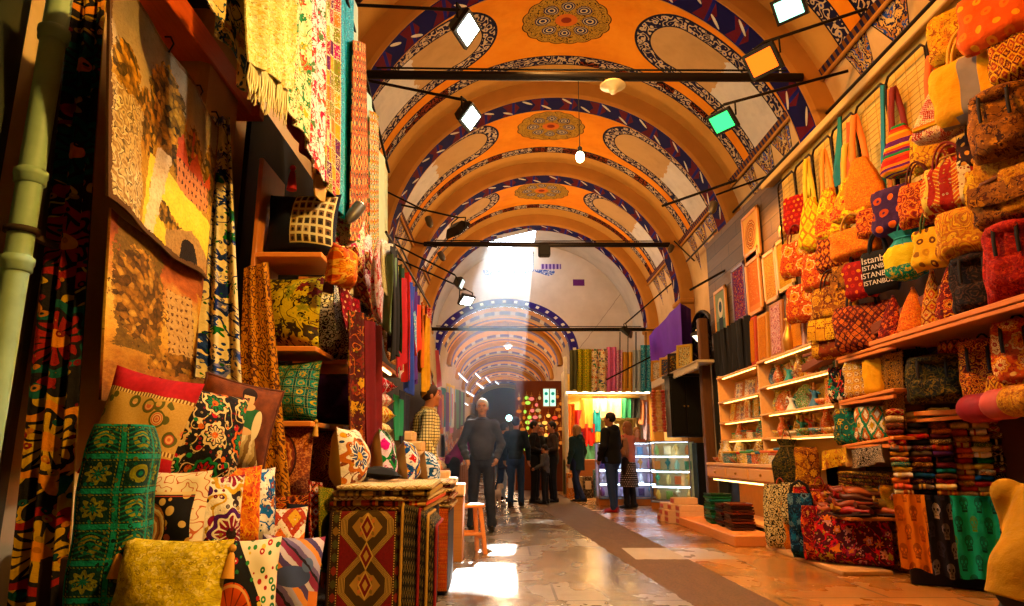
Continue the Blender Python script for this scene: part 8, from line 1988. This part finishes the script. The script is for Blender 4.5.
# ================================================================== tie rods, lamps and their light
M_ROD = plain('dark_tie_iron', '#1a110b', .5, .5)
for nm, y, z in (('nearest', 7.5, 5.51), ('second', 14.3, 5.51), ('last', 18.0, 4.30)):
    dx = math.sqrt(2.95**2-(z-VZ)**2); m = MB(); m.tube([(VX-dx, 0, 0), (VX, 0, -.01), (VX+dx, 0, 0)], .055 if nm != 'last' else .05, 10)
    for k in range(7): m.lathe([(.062, -.02), (.062, .02)], 10) if False else None
    root = thing('tie_rod', nm+' iron tie rod spanning the vault', 'tie rod', (0, y, z)); m.build('rod', M_ROD, root)
    m = MB(); m.tube([(VX-dx+.2, -.03, .075), (VX-.8, -.035, .06), (VX+.9, -.03, .07), (VX+dx-.2, -.03, .075)], .012, 6); m.build('cable', M_BLACK, root)
def flood(lab, px, py, d, aim, w=.30, col='#f4fff6', st=14, arm=None, name='floodlight'):
    p = on_y(px, py, d); dirv = Vector(aim).normalized(); q = dirv.to_track_quat('-Y', 'Z')
    root = thing(name, lab, 'floodlight', p, q.to_euler()); h = w*.8
    m = MB(); fr = [(-w/2, 0, -h/2), (w/2, 0, -h/2), (w/2, 0, h/2), (-w/2, 0, h/2)]; bk = [(a*.62, .15, c*.62) for a, b, c in fr]; md = [(a, .045, c) for a, b, c in fr]
    m.convex(fr+md, [(0, 1, 2, 3), (4, 5, 6, 7), (0, 1, 5, 4), (1, 2, 6, 5), (2, 3, 7, 6), (3, 0, 4, 7)]); m.convex(md+bk, [(0, 1, 2, 3), (4, 5, 6, 7), (0, 1, 5, 4), (1, 2, 6, 5), (2, 3, 7, 6), (3, 0, 4, 7)]); m.build('housing', plain('black_lamp_body', '#14130f', .45), root)
    m = MB(); m.box((0, -.004, 0), (w*.8, .012, h*.76), .004); m.build('glass', glow('flood_'+col.strip('#')+str(st), col, st), root)
    m = MB(); m.tube([(-w/2-.01, .05, 0), (-w/2-.01, .16, h*.45), (0, .2, h*.55), (w/2+.01, .16, h*.45), (w/2+.01, .05, 0)], .012, 6); m.build('bracket', M_BLACK, root)
    if arm is not None:
        bpy.context.view_layer.update(); mi = root.matrix_world.inverted()
        m = MB(); a = mi @ Vector(arm); b = Vector((0, .2, h*.55)); m.tube([a, b], .018, 8); m.build('arm', M_ROD, root)
    return p
def cans(lab, px, py, d, aim, col, st, arm=None, r=.06):
    p = on_y(px, py, d); q = Vector(aim).normalized().to_track_quat('-Y', 'Z'); root = thing('spotlight', lab, 'spotlight', p, q.to_euler())
    m = MB(); m.at((0, 0, 0), (PI/2, 0, 0)); m.lathe([(r, 0), (r, .1), (r*.8, .16), (r*.3, .2)], 14); m.build('can', plain('grey_can', '#5a5448', .4, .5), root); m = MB(); m.ball((0, -.01, 0), (r*.85, .04, r*.85), 12, 8); m.build('bulb', glow('can_'+col.strip('#')+str(st), col, st), root)
    if arm is not None:
        bpy.context.view_layer.update(); mi = root.matrix_world.inverted(); m = MB(); m.tube([mi @ Vector(arm), Vector((0, .15, 0))], .016, 8); m.build('arm', M_ROD, root)
    return p
LFT = lambda y, z=5.3: Vector((VX-math.sqrt(3.15**2-(z-VZ)**2), y, z)); RGT = lambda y, z=5.3: Vector((VX+math.sqrt(3.15**2-(z-VZ)**2), y, z))
fl = []
fl.append((flood('large white floodlight at the top left of the vault', 468, 30, 6.1, (.75, -.25, -.6), .34, '#f6fff8', 16, LFT(6.0, 5.4)), '#f4fff6', 150, (2.2, 5.0, 1.0)))
fl.append((flood('white floodlight just under the nearest tie rod on the left', 471, 118, 7.2, (.75, -.25, -.62), .32, '#eefff6', 16, LFT(7.5, 5.5)), '#f4fff6', 120, (2.4, 7, 1.0)))
fl.append((flood('orange floodlight by the right end of the nearest tie rod', 762, 62, 6.7, (-.62, -.45, -.62), .38, '#ff6a14', 2.3, RGT(6.3, 5.6)), '#ff8a30', 420, (-1.0, 4.0, 1.0)))
fl.append((flood('green floodlight below the orange one on the right', 722, 122, 7.5, (-.6, -.4, -.66), .33, '#38ff70', 2.4, RGT(7.0, 5.3)), '#c8ffd0', 60, (-.5, 5.5, 1.5)))
fl.append((flood('pale green floodlight at the top edge on the right', 789, 8, 5.7, (-.55, -.55, -.6), .30, '#a8ffd8', 3, RGT(5.4, 5.7)), '#e0fff0', 60, (-.6, 3.0, 1.5)))
flood('dark floodlight lit along its lower edge on the far left', 459, 232, 11.6, (.55, .45, -.7), .40, '#e8fff4', 10, LFT(11.2, 5.3))
flood('floodlight turned to the right below the dark one', 462, 284, 12.6, (.85, -.1, -.35), .26, '#c8d8d0', 2, LFT(12.2, 4.9))
flood('lowest small floodlight of the left cluster', 467, 301, 12.9, (.45, -.5, -.72), .30, '#f0fff8', 14, LFT(12.4, 4.7))
flood('black floodlight before the far scarf stall', 625, 334, 15.6, (-.5, .2, -.6), .34, '#6a6a60', .3, RGT(15.4, 5.0))
flood('small black floodlight above the arched window', 700, 338, 12.2, (-.4, -.3, -.8), .28, '#ffe8c0', 4, RGT(12.3, 3.6))
pts = []
pts.append((cans('warm spotlight above the framed pictures', 714, 203, 9.6, (-.3, -.2, -.9), '#ff9a2c', 7, RGT(9.5, 5.1)), '#ff9a40', 160, (3.6, 8.4, 2.4)))
pts.append((cans('warm spotlight by the right end of the second tie rod', 672, 246, 14.0, (-.4, -.3, -.8), '#ff9a2c', 7, RGT(13.8, 5.0)), '#ffae58', 110, (3.0, 12.5, 1.5)))
pts.append((cans('warm spotlight on the far left wall', 440, 253, 12.4, (.4, -.3, -.8), '#ff9a2c', 7, LFT(12.2, 5.0)), '#ffb060', 120, (.2, 10.5, 1)))
cans('unlit silver spotlight on the far left wall', 428, 218, 10.8, (.3, -.3, -.9), '#6a6458', .2, LFT(10.6, 5.3))
pts.append((cans('silver clip spotlight beside the orange kilim', 360, 206, 5.0, (-.35, -.45, -.8), '#ffe0b0', 18, None, .05), '#ffc880', 40, (-1.6, 4.4, 1.2)))
# bare bulb on its cord and the small dome lamp
p = on_y(580, 157, 7.5); root = thing('hanging_bulb', 'bare glowing bulb hanging on a long cord from the tie rod', 'bulb', p); m = MB(); m.ball((0, 0, 0), (.052, .052, .07), 14, 9); m.build('bulb', glow('bare_bulb', '#fff0a8', 24), root); m = MB(); m.lathe([(.025, .06), (.028, .07), (.028, .12), (.01, .14)], 10); m.build('socket', M_BLACK, root); m = MB(); m.tube([(0, 0, .13), (0, 0, 5.46-p.z)], .005, 6); m.build('cord', M_BLACK, root)
lamp('POINT', p-Vector((0, 0, .12)), 60, '#ffe0a0', size=.06, name='bare_bulb_light')
p = on_y(613, 88, 7.5); root = thing('dome_lamp', 'cream dome lamp fixed beneath the nearest tie rod', 'lamp', (p.x, 7.5, 5.44)); m = MB(); m.lathe([(.03, 0), (.13, -.03), (.16, -.06), (.15, -.07), (.06, -.09), (.05, -.13), (.02, -.15)], 18); m.build('shade', plain('cream_enamel', '#e0c890', .4), root); m = MB(); m.ball((0, 0, -.13), .045, 10, 7); m.build('bulb', plain('milk_glass', '#f0e0b8', .3), root)
p = on_y(544, 252, 14.3); m = MB(); m.box((0, 0, 0), (.26, .2, .26), .03); o = place(m.build('loudspeaker', M_BLACK), (p.x, 14.2, 5.33)); tag(o, 'black loudspeaker box hung on the second tie rod', 'loudspeaker')
# thin wall pipes and cables along the cornices
for nm, sx, z, y0, y1 in (('right', 1, 5.05, 2.5, 14), ('left', -1, 5.0, 6, 17)):
    m = MB(); f = RGT if sx > 0 else LFT; a = f(y0, z); b = f(y1, z); q = Vector((-.1*sx, 0, 0)); m.tube([Vector((0, 0, 0)), b-a], .02, 8); o = place(m.build('cable_pipe', M_ROD), a+q); tag(o, 'thin dark cable pipe running along the %s cornice' % nm, 'pipe')
for k, (pa, pb, x) in enumerate([((662, 206), (737, 180), 3.3), ((690, 290), (740, 262), 3.5)]):
    a, b = on_y(pa[0], pa[1], 10.6+k), on_y(pb[0], pb[1], 9.9+k); m = MB(); m.tube([Vector((0, 0, 0)), b-a], .022, 8); o = place(m.build('wall_bracket_pipe', M_ROD), a); tag(o, ('upper', 'lower')[k]+' brown bracket pipe above the framed pictures', 'pipe')
for (p, c, e, tgt) in fl: lamp('SPOT', p+(Vector(tgt)-p).normalized()*.12, e, c, size=.12, target=tgt, angle=120, blend=.7, name='flood_beam')
for (p, c, e, tgt) in pts: lamp('SPOT', p+(Vector(tgt)-p).normalized()*.14, e, c, size=.06, target=tgt, angle=110, blend=.8, name='spot_beam')
# unseen fill lights without fixtures, added to brighten walls, wares and vault
lamp('SPOT', (.1, 4.2, 6.7), 1150, '#ffa648', size=.15, target=(3.6, 6.4, 2.0), angle=95, blend=.8, name='hall_fill_spot')
lamp('SPOT', (.4, 7.0, 6.4), 520, '#ffb65c', size=.15, target=(3.6, 8.7, 1.2), angle=90, blend=.8, name='hall_fill_spot')
lamp('SPOT', (2.9, 1.0, 4.9), 1600, '#ffc25c', size=.15, target=(-1.5, 3.9, .9), angle=74, blend=.8, name='hall_fill_spot')
lamp('SPOT', (2.2, 4.4, 5.4), 620, '#fff2dc', size=.12, target=(-1.2, 4.6, 3.0), angle=80, blend=.8, name='hall_fill_spot')
for y, e in ((2.6, 80), (6.0, 80), (9.6, 90), (13.0, 150), (16.4, 190)): lamp('POINT', (.95, y, 5.2), e, '#ffc27a', size=.25, name='hall_fill_point')
